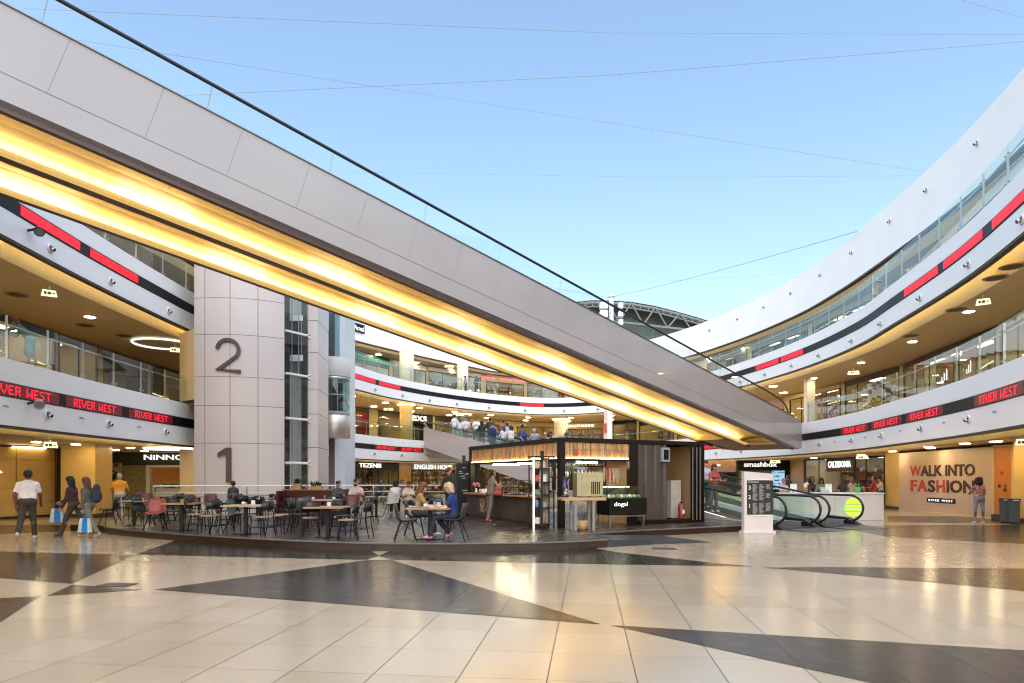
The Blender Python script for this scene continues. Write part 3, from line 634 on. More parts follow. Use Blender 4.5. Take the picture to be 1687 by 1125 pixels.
mb = MB(); mb.box2((0, 0, 1.1), (1.25, .06, 2.3)); mb.build("canvas", mat("mural_ground", (.32, .38, .32), .7, noise=.3, scale=4), ME)
mb = MB(); rnd = random.Random(3)
for k in range(26):
    cx_, cz_ = rnd.uniform(.12, 1.13), rnd.uniform(1.2, 2.2); r = rnd.uniform(.05, .14); mb.mi = rnd.choice((0, 0, 1))
    mb.add([(cx_+r*(1+.35*math.cos(5*R(t)))*math.cos(R(t)), -.012, cz_+r*(1+.35*math.cos(5*R(t)))*math.sin(R(t))) for t in range(0, 360, 24)], [list(range(15))])
mb.build("blossoms", [mat("blossom_red", (.35, .02, .02), .7), mat("leaf_black", (.02, .03, .02), .7)], ME)
# ochre columns on the ground level
def column(pts, label, z0=0, z1=H0, m=None, base=True, cap=False):
    e = empty("square_column", (0, 0, 0), 0, label, "column", "columns of the galleries"); m_ = MB(); m_.prism(pts, z0, z1); m_.build("shaft", m or M_yel, e)
    if base:
        cx_ = sum(p[0] for p in pts)/len(pts); cy_ = sum(p[1] for p in pts)/len(pts); m_ = MB(); m_.prism([(cx_+(p[0]-cx_)*1.02, cy_+(p[1]-cy_)*1.02) for p in pts], z0+.004, z0+.16); m_.build("skirting", M_lip, e)
    return e
def rcol(x, y, z0, z1, r, label, m=None, ring=True):
    e = empty("round_column", (x, y, z0), 0, label, "column", "columns of the galleries"); m_ = MB(); m_.smooth = True; m_.lathe([(r, 0), (r, z1-z0)], (0, 0, 0), 24); m_.build("shaft", m or M_cove, e)
    if ring: m_ = MB(); m_.smooth = True; m_.lathe([(r+.02, -.14), (r+.22, -.12), (r+.22, -.06), (r+.02, -.05)], (0, 0, z1-z0), 24); m_.build("ring_lamp", emis("ring_lamp", (1, .9, .62), 1.2), e)
    return e
q0, q1 = at(100, 25.4, z=0), at(157, 25.2, z=0); column([(q0.x, q0.y), (q1.x, q1.y), (q1.x-.2, q1.y+1.4), (q0.x-.4, q0.y+1.4)], "broad ochre column between the shutter shop and the stone wall")
P0 = RING.off(RING.at_px(318, 'a'), .6)
a, b = at(296, 28.6, z=0), at(322.5, 27.6, z=0); column([(a.x, a.y), (b.x, b.y), (b.x-.2, b.y+1.6), (a.x-.2, a.y+1.6)], "cream pillar against the lift tower on the ground floor", m=mat("pillar_cream", (.8, .62, .36), .5, noise=.03))
column([(a.x, a.y), (b.x, b.y), (b.x-.2, b.y+1.6), (a.x-.2, a.y+1.6)], "cream pillar against the lift tower on the lower gallery", 4.7, 7.84, mat("pillar_cream", (.8, .62, .36), .5, noise=.03))
# far end
shop((-13.4, 48.6), (-9.85, 57), 0, 2.93, "shop with black header and TEZENIS in white letters", hh=.62, sign=("TEZENIS", .34, 3.0, E_sign, .53, 2.38, .008), seed=11, wall=mat("peach_wall", (.75, .6, .42), .5), lamp=E_shopw)
column([(-9.85, 57), (-9.2, 60), (-9.9, 60.6), (-10.6, 57.3)], "ochre pier between the TEZENIS and ENGLISH HOME shops", 0, 2.9)
shop((-9.2, 60), (-3.2, 66.4), 0, 2.9, "shop full of lit home goods with blue outlined ENGLISH HOME lettering", header=mat("cream_header", (.5, .38, .18), .5), hh=.6, sign=("ENGLISH HOME", .42, 4.6, emis("sign_blue_white", (.75, .88, 1), .6), .295, 2.36, .004), seed=12, lamp=E_shop, pal=[1, 3, 5, 9, 1, 6])
shop((-3.0, 66.6), (4, 70.5), 0, 2.9, "dim shop behind the kiosk menu cabinet", seed=13, hh=.4)
shop((4.4, 70.6), (10.5, 68.5), 0, 2.9, "dim shop seen through the kiosk opening", seed=14, hh=.4)
shop((11, 68), (15.1, 53), 0, 2.9, "shop hidden mostly behind the kiosk door", seed=15, hh=.4)
shop((15.2, 52.4), (16.65, 48.6), 0, 2.9, "narrow shop with brownish pink wall beside the black cosmetics shop", header=mat("rose_brown", (.35, .2, .15), .5), hh=.9, sign=("gretta", .2, 1.0, E_sign, .45, 2.4, .01), seed=16)
e = shop((16.7, 48.5), (20.45, 48.2), 0, 2.86, "black cosmetics shop with smashbox in white lower case letters", hh=.72, wall=M_black, goods=0, sign=("smashbox", .36, 2.35, E_sign, .43, 2.36, .008), lamp=emis("dim_shop", (1, .9, .7), 1.2), seed=17)
mb = MB(); mb.box2((2.55, .25, .7), (3.45, .33, 2.1)); mb.build("display_screen", emis("screen_blue", (.36, .62, .9), .4), e)
mb = MB(); rnd = random.Random(8)
for k in range(44): mb.box((2.6+rnd.random()*.8, .24, .78+(k//9)*.28+rnd.random()*.1), (rnd.uniform(.05, .16), .01, .05))
mb.build("screen_pattern", mat("screen_marks", (.03, .08, .16), .5, noise=0), e)
column([(20.45, 48.2), (20.1, 45.2), (21.3, 45.6), (21.3, 48.4)], "ochre pier between the black cosmetics shop and CALZEDONIA", 0, 2.86)
e = shop((20.1, 45), (21.45, 37.7), 0, 2.86, "brightly lit shop with CALZEDONIA in white on a dark fascia box", hh=.05, header=M_lip, frame=M_lip, seed=18, lamp=E_shopw, wall=mat("pale_wall", (.7, .6, .42), .5), pal=[0, 6, 5, 9, 2])
mb = MB(); mb.box2((2.6, -.25, 1.95), (5.15, -.07, 2.8)); mb.build("fascia_box", M_lip, e); letters("CALZEDONIA", .4, E_sign, e, face_M((3.87, -.28, 2.2), (1, 0, 0)), .04, .014, 2.1, "sign_lettering")
a, b = at(1458, 33.0, z=0), at(1481, 31.5, z=0); column([(a.x, a.y), (b.x, b.y), (b.x+2.2, b.y+2.5), (a.x+2, a.y+2)], "ochre pier between CALZEDONIA and the painted slogan wall", 0, 2.84)
# slogan wall
W0, W1 = at(1481, 31.3, z=0), at(1636, 24.55, z=0); d = (W1-W0); L = d.length; ang = math.atan2(d.y, d.x)
SW = empty("slogan_wall", W0, ang, "blush pink wall with WALK INTO FASHION in dark and red capitals", "wall")
mb = MB(); mb.box2((0, 0, 0), (L, .2, 2.72)); mb.build("panel", mat("blush_wall", (.50, .375, .30), .42, noise=.05, scale=1), SW)
mb = MB(); mb.box2((0, -.03, 0), (L, -.001, .06)); mb.build("skirting", M_wallc, SW)
Mn, Mr = mat("plum_paint", (.035, .012, .02), .5, noise=0), mat("red_paint", (.42, .05, .035), .5, noise=.25, scale=3)
def lw(txt, x0, x1, z, h, m): letters(txt, h, m, SW, face_M(((x0+x1)/2*L, -.012, z), (1, 0, 0)), .02, .026, (x1-x0)*L, "slogan_lettering")
def fr(px):                                                   # fraction along the wall at photo column px
    r = (px-843.5)/FX; return (r*W0.y-W0.x)/((d.x)-r*d.y)
lw("W", fr(1499.5), fr(1517.5), 1.62, .48, Mr); lw("ALK", fr(1517), fr(1553), 1.62, .48, Mn); lw("INTO", fr(1558), fr(1606.5), 1.62, .48, Mn)
lw("F", fr(1500.5), fr(1511), .93, .52, Mr); lw("A", fr(1511.5), fr(1528), .93, .52, Mr); lw("S", fr(1529), fr(1541), .93, .52, Mn); lw("H", fr(1543), fr(1557), .93, .52, Mr); lw("ION", fr(1560), fr(1606), .93, .52, Mn)
mb = MB(); mb.box2((fr(1527.5)*L, -.02, .48), (fr(1574)*L, -.002, .68)); mb.build("name_plate", M_black, SW); letters("RIVER WEST", .09, E_sign, SW, face_M(((fr(1528)+fr(1574))/2*L, -.026, .535), (1, 0, 0)), .01, .0, (fr(1571)-fr(1531))*L, "plate_lettering", space=1.35)
W2, W3 = at(1638, 24.4, z=0), at(1667, 23.6, z=0)
OP = empty("orange_panel", W2, math.atan2((W3-W2).y, (W3-W2).x), "tall orange lacquered service panel beside the slogan wall", "service panel"); Lp = (W3-W2).length
mb = MB(); mb.box2((0, 0, .2), (Lp, .15, 2.7)); mb.build("door_leaf", mat("orange_lacquer", (.5, .17, .03), .35, noise=.08), OP)
mb = MB(); mb.box2((-.06, -.02, .2), (0, .15, 2.76)); mb.box2((Lp, -.02, .2), (Lp+.06, .15, 2.76)); mb.box2((0, -.02, 2.7), (Lp, .15, 2.76)); mb.build("frame", M_wallc, OP)
mb = MB(); mb.box2((-.1, -.04, 0), (Lp+.1, .15, .19)); mb.build("plinth", M_lip, OP)
for k, (x, z) in enumerate(((.45, 1.72), (.3, 1.25), (.62, 1.25), (.62, 1.1), (.45, .6))):
    mb = MB(); mb.lathe([(.07, 0), (.07, .012)], (0, 0, 0), 12, Matrix.Translation((x*Lp, -.005, z)) @ Matrix.Rotation(R(90), 4, 'X')); mb.build("pictogram_disc", M_lip if k % 2 else mat("sign_red", (.4, .03, .02), .5), OP)
a, b = at(1669, 22.9, z=0), at(1740, 21.0, z=0); column([(a.x, a.y), (b.x, b.y), (b.x+1.5, b.y+1), (a.x+1.2, a.y+1.2)], "wide ochre column behind the litter bins", 0, 2.84)
# enclosing wall strips behind everything on each storey
BW = empty("rear_walls", (0, 0, 0), 0, "plain cream rear walls closing the galleries between the shops", "wall")
for z0, z1, nm in ((0, 2.83, "wall"), (4.7, 7.85, "wall"), (9.6, 12.8, "wall")):
    m_ = MB(); WALL.sweep(m_, [(3.4, z0), (3.4, z1)], 0, WALL.len, 1.); m_.build(nm, M_wallc, BW)
for k, (a, b) in enumerate((((-14.8, 43), (-13.5, 48.5)),)):
    m_ = MB(); m_.prism([a, b, (b[0]-1, b[1]), (a[0]-1, a[1])], 0, 2.83); m_.build("wall", M_wallc, BW)
# galleries: shop strip on the wall line
def gallery(z0, segs, H):
    for k, (ta, tb, lab, kw) in enumerate(segs):
        a, b = WALL.pos(ta), WALL.pos(tb); shop((a.x, a.y), (b.x, b.y), z0, H, lab, seed=100+k+int(z0), **kw)
        if k: pa = WALL.pos(segs[k-1][1]); column([(pa.x, pa.y), (a.x, a.y), (a.x+WALL.out(ta).x, a.y+WALL.out(ta).y), (pa.x+WALL.out(ta).x, pa.y+WALL.out(ta).y)], f"cream pier before the {lab}", z0, z0+H, M_wallc, base=False)
wa = lambda px: WALL.at_px(px, 'a'); wz = lambda px: WALL.at_px(px, 'z')
hd = lambda n, c: mat(n, c, .5, noise=.03)
T0 = 3.0
E_dimu = emis("dim_lamp", (1, .85, .6), 1.0)
Mgold = mat("gold_band", (.6, .42, .1), .4, noise=.1)
gallery(4.7, [
    (T0, wa(-60), "lower gallery shop before the leaning person", dict(hh=.5, goods=0, header=Mgold, doors=False)),
    (wa(-50), wa(88), "lower gallery shop with pale glazing behind the leaning person", dict(hh=.25, header=M_lip, pal=[1, 3, 5])),
    (wa(95), wa(160), "lower gallery cream shop with gold lower band", dict(hh=.2, header=M_lip, goods=0, doors=False)),
    (wa(168), wa(240), "lower gallery dark glazed unit with cream posts", dict(hh=.9, header=M_black, goods=0, wall=M_dark, lamp=emis("dim_shop2", (1, .8, .5), .6))),
    (wa(248), wa(330), "lower gallery dark unit beside the lift tower", dict(hh=.9, header=M_black, wall=M_dark, goods=0)),
    (wa(540), wa(584), "lower gallery shop with red posters next to the glass lift", dict(hh=.0, pal=[0, 5, 0], wall=M_white)),
    (wa(586), wa(606), "lower gallery unit with tall red poster panel", dict(hh=.3, header=M_lip, wall=mat("poster_red", (.35, .03, .02), .5), goods=0)),
    (wa(622), wa(660), "lower gallery boutique with warm lit dark clothes", dict(hh=.5, header=M_lip, pal=[2, 6, 3, 9])),
    (wa(679), wa(712), "lower gallery black unit with white exs lettering", dict(hh=.8, sign=("exs", .55, 2.0, E_sign, .3), wall=M_dark)),
    (wa(716), wa(760), "lower gallery ochre unit with blue panel", dict(hh=.4, header=M_lip, pal=[4, 3, 1])),
    (wa(765), wa(845), "lower gallery unit behind the crowd on the moving walk", dict(hh=.5, header=M_wallc)),
    (wa(850), wa(915), "lower gallery plain glazed unit beside the square column", dict(hh=.5, header=M_wallc, goods=0)),
    (wa(925), wa(992), "lower gallery lingerie shop with white script lettering", dict(hh=.7, header=M_wallc, sign=("Jeunesse", .55, 3.2, E_sign, .45), pal=[1, 5, 8])),
    (wa(1008), wa(1048), "lower gallery shop with bright vertical light tubes", dict(hh=.3, pal=[0, 2, 7, 5], lamp=E_shopw)),
    (wz(1052), wz(1110), "lower gallery shop with black square emblem", dict(hh=.6, header=M_black, sign=("O", .5, .45, E_sign, .3))),
    (wz(1115), wz(1175), "lower gallery unit behind the low end of the bridge", dict(hh=.5, header=M_wallc)),
    (wz(1185), wz(1290), "lower gallery unit with rose panel beyond the bridge end", dict(hh=.9, header=mat("rose_panel", (.5, .3, .28), .5), lamp=E_shopw)),
    (wz(1300), wz(1385), "lower gallery cafe with red edged counters", dict(hh=.3, header=M_wallc, pal=[0, 0, 5])),
    (wz(1392), wz(1480), "lower gallery lit shop with blue screen", dict(hh=.25, header=M_lip, pal=[0, 5, 1, 9])),
    (wz(1488), wz(1640), "lower gallery sports shop with dark red hoardings and white triangle marks", dict(hh=.35, header=M_lip, pal=[0, 0, 5, 2], lamp=E_shopw)),
    (wz(1648), WALL.len-2, "lower gallery pale shop at the near end of the bridge side", dict(hh=.3, header=M_white, wall=mat("pale_wall2", (.6, .62, .6), .5), lamp=E_shopw, pal=[5, 1, 3])),
], 3.1)
# dark red hoardings of the sports shop
for i, (pa_, pb_, z0_, z1_) in enumerate(((1553, 1583, 5.9, 7.3), (1598, 1622, 5.9, 7.5), (1512, 1532, 6.7, 7.7))):
    a, b = WALL.off(wz(pa_), -.35), WALL.off(wz(pb_), -.35); a.z = b.z = 0; ee = empty("hoarding", a, math.atan2((b-a).y, (b-a).x), ("tall" if i == 1 else "wide" if i == 0 else "small high")+" dark red hoarding of the sports shop on the lower gallery", "advert panel", "dark red hoardings of the sports shop")
    m_ = MB(); l_ = (b-a).length; m_.box2((0, 0, z0_), (l_, .06, z1_)); m_.build("board", mat("hoarding_red", (.2, .02, .015), .4, noise=.2), ee)
    if i < 2:
        m_ = MB()
        for k in range(3): x = l_*(.35+.14*k); m_.add([(x, -.01, z0_+.35), (x+.12, -.01, z0_+.35), (x+.12, -.01, z0_+.5+.16*k), (x, -.01, z0_+.6+.16*k)], [(0, 1, 2, 3)])
        m_.build("stripe_mark", E_sign, ee)
Mg = mat("green_header", (.004, .03, .012), .4, noise=0)
gallery(9.6, [
    (T0, wa(60), "upper gallery glazed unit above the leaning person", dict(hh=.5, header=M_grey, goods=0)),
    (wa(68), wa(170), "upper gallery dim unit above the red lettering blocks", dict(hh=.6, header=M_grey, wall=M_grey)),
    (wa(178), wa(330), "upper gallery unit beside the top of the lift tower", dict(hh=.6, header=M_grey, wall=M_grey, goods=0)),
    (wa(535), wa(640), "upper gallery shop with green UNITED COLORS OF BENETTON lettering", dict(hh=.9, header=Mg, sign=("UNITED COLORS OF BENETTON.", .34, 7.4, emis("sign_green", (.03, .6, .2), .16), .70), pal=[5, 1, 9], wall=M_white)),
    (wa(646), wa(700), "upper gallery white shop behind the round column", dict(hh=.5, header=M_white, wall=M_white, pal=[5, 9], lamp=E_shopw)),
    (wa(706), wa(790), "upper gallery pale shop with large fashion photograph", dict(hh=.4, header=M_white, wall=M_white, pal=[5, 2, 4], lamp=E_shopw)),
    (wa(800), wa(862), "upper gallery shop with pink lettering", dict(hh=.7, header=M_wallc, sign=("pink woman", .5, 5.6, emis("sign_pink", (1, .25, .4), .45), .45), pal=[8, 5, 1])),
    (wa(868), wa(960), "upper gallery unit where the bridge cuts the view", dict(hh=.5, header=M_wallc)),
    (wz(1165), wz(1230), "upper gallery lit unit just over the bridge handrail", dict(hh=.4, header=M_grey, lamp=E_dimu)),
    (wz(1238), wz(1330), "upper gallery restaurant with blue screens", dict(hh=.4, header=M_grey, wall=M_dark, pal=[4, 4, 2], lamp=E_dimu)),
    (wz(1338), wz(1480), "upper gallery dim restaurant with domed lamp", dict(hh=.4, header=M_grey, wall=M_dark, pal=[4, 2, 7], lamp=E_dimu)),
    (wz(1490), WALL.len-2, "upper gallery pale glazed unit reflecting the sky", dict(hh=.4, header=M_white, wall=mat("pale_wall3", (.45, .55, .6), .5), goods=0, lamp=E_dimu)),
], 3.1)
# round columns in the galleries
rcol(*at(670, 57, z=0)[:2], 9.6, 12.77, .62, "round cream column with glowing ring on the upper gallery"); rcol(*at(762, 65, z=0)[:2], 9.6, 12.77, .56, "plain round cream column on the upper gallery", ring=False)
q = at(669, 56, z=0); rcol(q.x, q.y, 4.7, 7.85, .55, "ochre column with glowing ring on the lower gallery", M_yel)
q = at(762, 64.5, z=0); rcol(q.x, q.y, 4.7, 7.85, .68, "column wrapped in black and white photographs on the lower gallery", mat("photo_wrap", (.12, .13, .14), .5, noise=.95, scale=1.6))
q = at(924, 70, z=0); rcol(q.x, q.y, 4.7, 7.85, .72, "cream column with ring lamp behind the kiosk roof on the lower gallery")
for px, Y, z0, lab in ((1330, 42, 4.7, "white pier behind the bridge landing on the lower gallery"),):
    q = at(px, Y, z=0); column([(q.x, q.y), (q.x+.5, q.y), (q.x+.5, q.y+.5), (q.x, q.y+.5)], lab, z0, 7.85, M_white, base=False)
# ceiling lights
def clight(p, label, r=.17, sq=False, grp="ceiling lights under the galleries", e_=None):
    e = empty("ceiling_light", p, 0, label, "ceiling light", grp); m_ = MB()
    m_.lathe([(r+.05, -.03), (r+.05, 0)], (0, 0, 0), 14); m_.build("trim_ring", M_white, e)
    m_ = MB(); m_.lathe([(r, -.045), (r, -.03)], (0, 0, 0), 14); m_.build("lens", e_ or E_lite, e)
E_lite = emis("downlight", (1, .80, .44), 30)
def between(t, u, z, path=RING):
    a = path.pos(t); u2 = t/path.len; b = WALL.pos(WALL.len*u2); q = a.lerp(b, u); return Vector((q.x, q.y, z))
cnt = 0
for lev, zc, nm in ((0, 2.83, "ground arcade"), (1, 7.85, "lower gallery"), (2, 12.77, "upper gallery")):
    k = 0; t = 4.
    while t < RING.len-3:
        p = RING.pos(t)
        hidden = (RING.at_px(330, 'a') < t < RING.at_px(560, 'a'))
        far = p.y > 40
        if not hidden and not (lev == 0 and far):
            for u in ((.45,) if not far else (.3, .75)):
                q = between(t, u, zc)
                if lev == 2: q = PAR.off(PAR.len*t/RING.len, 2.2+3*(u > .5), zc)
                if lev == 0 and RING.at_px(1455, 'z') < t: q = RING.off(t, 1.7, zc)
                clight(q, f"{nth(min(k, 47))} round ceiling light of the {nm}, counted clockwise from the near side", .17 if not far else .26); k += 1
        t += 5.2 if not far else 4.4
ringq = at(268, 30.5, z=7.8)
e = empty("ring_ceiling_light", ringq, 0, "large glowing halo ring recessed in the ceiling next to the lift tower", "ceiling light")
mb = MB(); mb.smooth = True; mb.tube([(1.25*math.cos(R(a)), 1.25*math.sin(R(a)), -.03) for a in range(0, 360, 10)], .05, 6, closed=True); mb.build("halo_tube", emis("halo", (.9, .97, 1), .5), e)
mb = MB(); mb.lathe([(1.18, -.0), (1.18, .03)], (0, 0, 0), 36); mb.build("dome", M_ceil2, e)
ringq = at(281, 27.9, z=2.81)
e = empty("ring_ceiling_light", ringq, 0, "large glowing halo ring above the NiNNO lettering", "ceiling light")
mb = MB(); mb.smooth = True; mb.tube([(1.0*math.cos(R(a)), 1.0*math.sin(R(a)), -.03) for a in range(0, 360, 10)], .05, 6, closed=True); mb.build("halo_tube", emis("halo", (.9, .97, 1), .5), e)
mb = MB(); mb.lathe([(.95, -.0), (.95, .03)], (0, 0, 0), 36); mb.build("dome", M_ceil2, e)
# emergency exit signs hung from the ceilings
def exit_sign(px, Y, z, label, w_=.42):
    p = at(px, Y, z=z); rz = math.atan2(p.x, p.y)*-1; e = empty("exit_sign", p, rz, label, "exit sign", "hanging emergency exit signs")
    m_ = MB(); m_.add([(-w_/2, -.03, .0), (w_/2, -.03, .0), (w_/2-.04, .03, .2), (-w_/2+.04, .03, .2), (-w_/2, .06, 0), (w_/2, .06, 0)], [(0, 1, 2, 3), (4, 3, 2, 5), (0, 4, 5, 1), (0, 3, 4), (1, 5, 2)]); m_.build("light_box", emis("exit_face", (1, .93, .55), .55), e)
    m_ = MB(); 
    for k, (x, zz, ww, hh) in enumerate(((-.1, .1, .07, .11), (0, .1, .09, .11), (.12, .1, .05, .05), (.08, .1, .06, .02))): m_.box((x, -.035, zz-.01), (ww, .01, hh*.8))
    m_.build("pictogram", mat("exit_green", (.03, .12, .03), .5, noise=0), e)
    m_ = MB(); m_.tube([(0, .02, .2), (0, .02, .32)], .015, 5); m_.build("hanger", M_steel, e)
exit_sign(81, 20.5, 7.85-.62, "exit sign in the ceiling above the leaning person"); exit_sign(288, 30.2, 7.85-.5, "exit sign beside the halo ring light")
exit_sign(83, 21.5, 2.83-.3, "exit sign over the shutter shop"); exit_sign(1620, 21.5, 7.85-.62, "exit sign in the ceiling above the sports shop"); exit_sign(1406, 36.5, 7.85-.55, "exit sign above the lit shop with blue screen", .6)
exit_sign(1420, 35.5, 2.83-.26, "exit sign in front of CALZEDONIA", .6); exit_sign(1277, 45.5, 2.83-.26, "exit sign in front of the cosmetics shop", .7); exit_sign(1686, 20.5, 2.83-.26, "exit sign near the ochre column by the bins")
exit_sign(640, 54, 7.85-.75, "exit sign over the boutique at the far lower gallery", .8); exit_sign(740, 63, 12.77-.6, "exit sign at the far upper gallery", .9); exit_sign(756, 60, 7.85-.6, "exit sign over the crowd on the moving walk", .9)
# barrel roof beyond the parapet, mast and banner column, cables in the sky
BRF = empty("barrel_roof", (0, 0, 0), 0, "distant grey green vaulted roof with open lattice gable", "roof"); Yr = 105.
pts = [(935, 503), (948, 497), (975, 494.5), (1005, 495), (1040, 497), (1080, 504), (1115, 513), (1150, 523), (1172, 530), (1215, 548)]
wp = [at(x, Yr, y) for x, y in pts]
POLYG = []
mb = MB(); vs = []
for p in wp: vs += [p+Vector((0, 0, 0)), p+Vector((0, 30, 2))]
mb.add(vs, [(2*i, 2*i+1, 2*i+3, 2*i+2) for i in range(len(wp)-1)]); vs = []
for p in wp: vs += [p+Vector((0, .4, 0)), p+Vector((0, .4, -.6))]
mb.add(vs, [(2*i, 2*i+1, 2*i+3, 2*i+2) for i in range(len(wp)-1)]); mb.build("roof_sheet", mat("roof_metal", (.16, .19, .19), .5, .3, noise=.06), BRF)
mb = MB(); mb.quad(at(930, Yr+3, 620), at(1240, Yr+3, 620), at(1240, Yr+3, 552), at(930, Yr+3, 498)); vs = []
for p in wp: vs += [p+Vector((0, 3, -.1)), Vector((p.x, p.y+3, EYE+(HY-640)/FX*Yr))]
mb.v = []; mb.f = []; mb.m = []; mb.sm = []; mb.add(vs, [(2*i, 2*i+1, 2*i+3, 2*i+2) for i in range(len(wp)-1)]); mb.build("gable_wall", mat("gable_grey", (.13, .155, .15), .7, noise=.15, scale=.4), BRF)
mb = MB(); mb.tube([p+Vector((0, -.3, -.5)) for p in wp], .22, 6); lo = [(940, 527), (980, 529), (1020, 531), (1060, 535), (1100, 540), (1140, 544)]; lp = [at(x, Yr-.5, y) for x, y in lo]; mb.tube(lp, .22, 6)
for j_ in range(len(wp)-1):
    for u_ in (.0, .33, .66): q_ = wp[j_].lerp(wp[j_+1], u_); mb.tube([q_+Vector((0, -.4, -.1)), q_+Vector((.1, -.4, -1.0))], .09, 4)
mb.tube([p+Vector((0, -.3, -1.1)) for p in wp], .14, 6)
up = [at(x, Yr-.5, y) for x, y in ((960, 497), (1000, 496), (1040, 499), (1080, 506), (1120, 516))]
for i in range(5): mb.tube([lp[i], up[i]], .14, 5); mb.tube([up[i], lp[min(i+1, 5)]], .12, 5)
mb.build("truss", mat("truss_steel", (.2, .22, .215), .6, 0, noise=.05), BRF)
e = empty("roof_mast", (0, 0, 0), 0, "short white steel mast holding the sky cables above the bridge", "mast"); c = at(1007, 78, z=0)
mb = MB(); zt_ = EYE+(HY-490)/FX*78; mb.lathe([(.32, 12), (.28, zt_), (.5, zt_+.05), (.1, zt_+.4)], (c.x, c.y, 0), 10); mb.build("pole", M_white, e)
mb = MB()
for k in range(4): mb.box((c.x-.9, c.y, zt_-1-1.0*k), (.9, .9, .75)); mb.box((c.x+1.1, c.y, zt_-1-1.0*k), (.5, .9, .6))
mb.build("fin", M_fascia, e)
e = empty("banner_column", (0, 0, 0), 0, "slender pale column with red and white banner above the kiosk roof", "column"); c = at(1004, 55, z=0)
mb = MB(); mb.box((c.x, c.y, 6), (.42, .3, 12)); mb.build("shaft", M_white, e); mb = MB(); mb.box((c.x-.35, c.y-.1, 6.4), (.22, .05, 3.6)); mb.build("banner", mat("banner_pale", (.7, .55, .5), .6), e); mb = MB(); mb.box((c.x-.35, c.y-.14, 5.7), (.2, .03, .8)); mb.build("banner_red", mat("banner_red_", (.6, .05, .04), .6), e)
M_cab = mat("cable_steel", (.26, .32, .38), .5, .3, noise=0)
def cable(pts, r, label):
    P_ = [at(x, Y, y) for x, y, Y in pts]; a, b = P_[0], P_[-1]; out = []
    n = 30
    if len(P_) == 2:
        for i in range(n+1): u = i/n; q = a.lerp(b, u); q.z -= 4*u*(1-u)*.0045*(b-a).length; out.append(q)
    else:
        for i in range(len(P_)-1):
            for k in range(8): out.append(P_[i].lerp(P_[i+1], k/8))
        out.append(P_[-1])
    m_ = MB(); m_.tube(out, r*.62, 5); tag(m_.build("sky_cable", M_cab), label, "cable", "steel cables spanning the open court")
cable([(40, 14, 22), (1000, 54, 33), (1760, 57, 26)], .014, "steel cable crossing the sky highest of all")
cable([(303, 157, 30), (1000, 124, 34), (1760, 62, 26)], .02, "darker steel cable rising towards the top corner of the sky")
cable([(60, 55, 24), (620, 143, 36), (1560, 288, 31)], .014, "steel cable descending to the clamp on the roof parapet")
cable([(540, 283, 40), (1100, 292, 46), (1560, 289, 31.2)], .010, "faint level cable ending at the parapet clamp")
cable([(1008, 489, 78), (1412, 381, 37)], .03, "steel cable from the mast up to the parapet edge")
cable([(900, 471, 60), (1005, 490, 78)], .02, "thin cable reaching the mast from behind the bridge")
cable([(1585, 0, 25), (1720, 38, 24)], .014, "short piece of cable in the top corner of the sky")
cable([(1010, 466, 70), (1375, 444, 44.5)], .008, "very faint cable low over the parapet")

# small sign on the far parapet and the added lights and the vents of the galleries
t_ = PAR.at_px(589, 'a'); p = PAR.off(t_, -.12, 13.6); tg = PAR.tan(t_); e = empty("parapet_sign", p, math.atan2(tg.y, tg.x), "little black sign with white Amol lettering on the far parapet", "sign"); m_ = MB(); m_.box2((-.75, 0, 0), (.7, .1, .7)); m_.build("board", M_black, e); letters("Amol", .42, E_sign, e, face_M((0, -.01, .12), (1, 0, 0)), .01, 0, 1.2, "sign_lettering")
for px, Y, z, lab in ((125, 24.5, 2.83, "added ceiling light in front of the broad ochre column"), (190, 29.5, 2.83, "added ceiling light in front of the floral mural"), (238, 30.5, 2.83, "added ceiling light in front of the NiNNO doorway"), (60, 23, 2.83, "added ceiling light in front of the shutter shop lettering"), (215, 27.5, 2.83, "added ceiling light between the ochre column and the halo ring"),  # lamps added to brighten the stone wall and the ochre walls beside it
                      (1530, 26.5, 2.83, "ceiling light above the first letters of the slogan wall"), (1590, 23.9, 2.83, "ceiling light above the curly haired woman"), (1470, 31, 2.83, "ceiling light before the pier next to the slogan wall")):
    clight(at(px, Y, z=z), lab, .15)
for px, Y, z, lab in ((140, 27, 7.84, "dark oval air vent in the ceiling behind the leaning person"), (28, 22.5, 7.84, "dark oval air vent in the ceiling nearest the frame edge on the lift tower side"), (205, 29, 7.84, "small dark air vent in the ceiling towards the halo ring"), (1575, 24.5, 7.84, "dark oval air vent in the ceiling above the sports shop"), (1668, 19.5, 7.84, "dark air vent in the ceiling near the exit sign of the bridge side"), (1500, 29, 7.84, "small dark air vent in the ceiling over the lit shop"), (1640, 20.6, 7.84, "thin dark air vent beside the exit sign above the sports shop")):
    e = empty("ceiling_vent", at(px, Y, z=z), 0, lab, "air vent", "air vents in the gallery ceilings"); m_ = MB(); m_.lathe([(.34, -.02), (.36, -.004)], (0, 0, 0), 18); m_.build("rim", mat("vent_brown", (.34, .24, .12), .7), e); m_ = MB(); m_.lathe([(.26, -.03), (.26, -.021)], (0, 0, 0), 18); m_.build("grille", mat("vent_dark", (.12, .08, .045), .7), e)
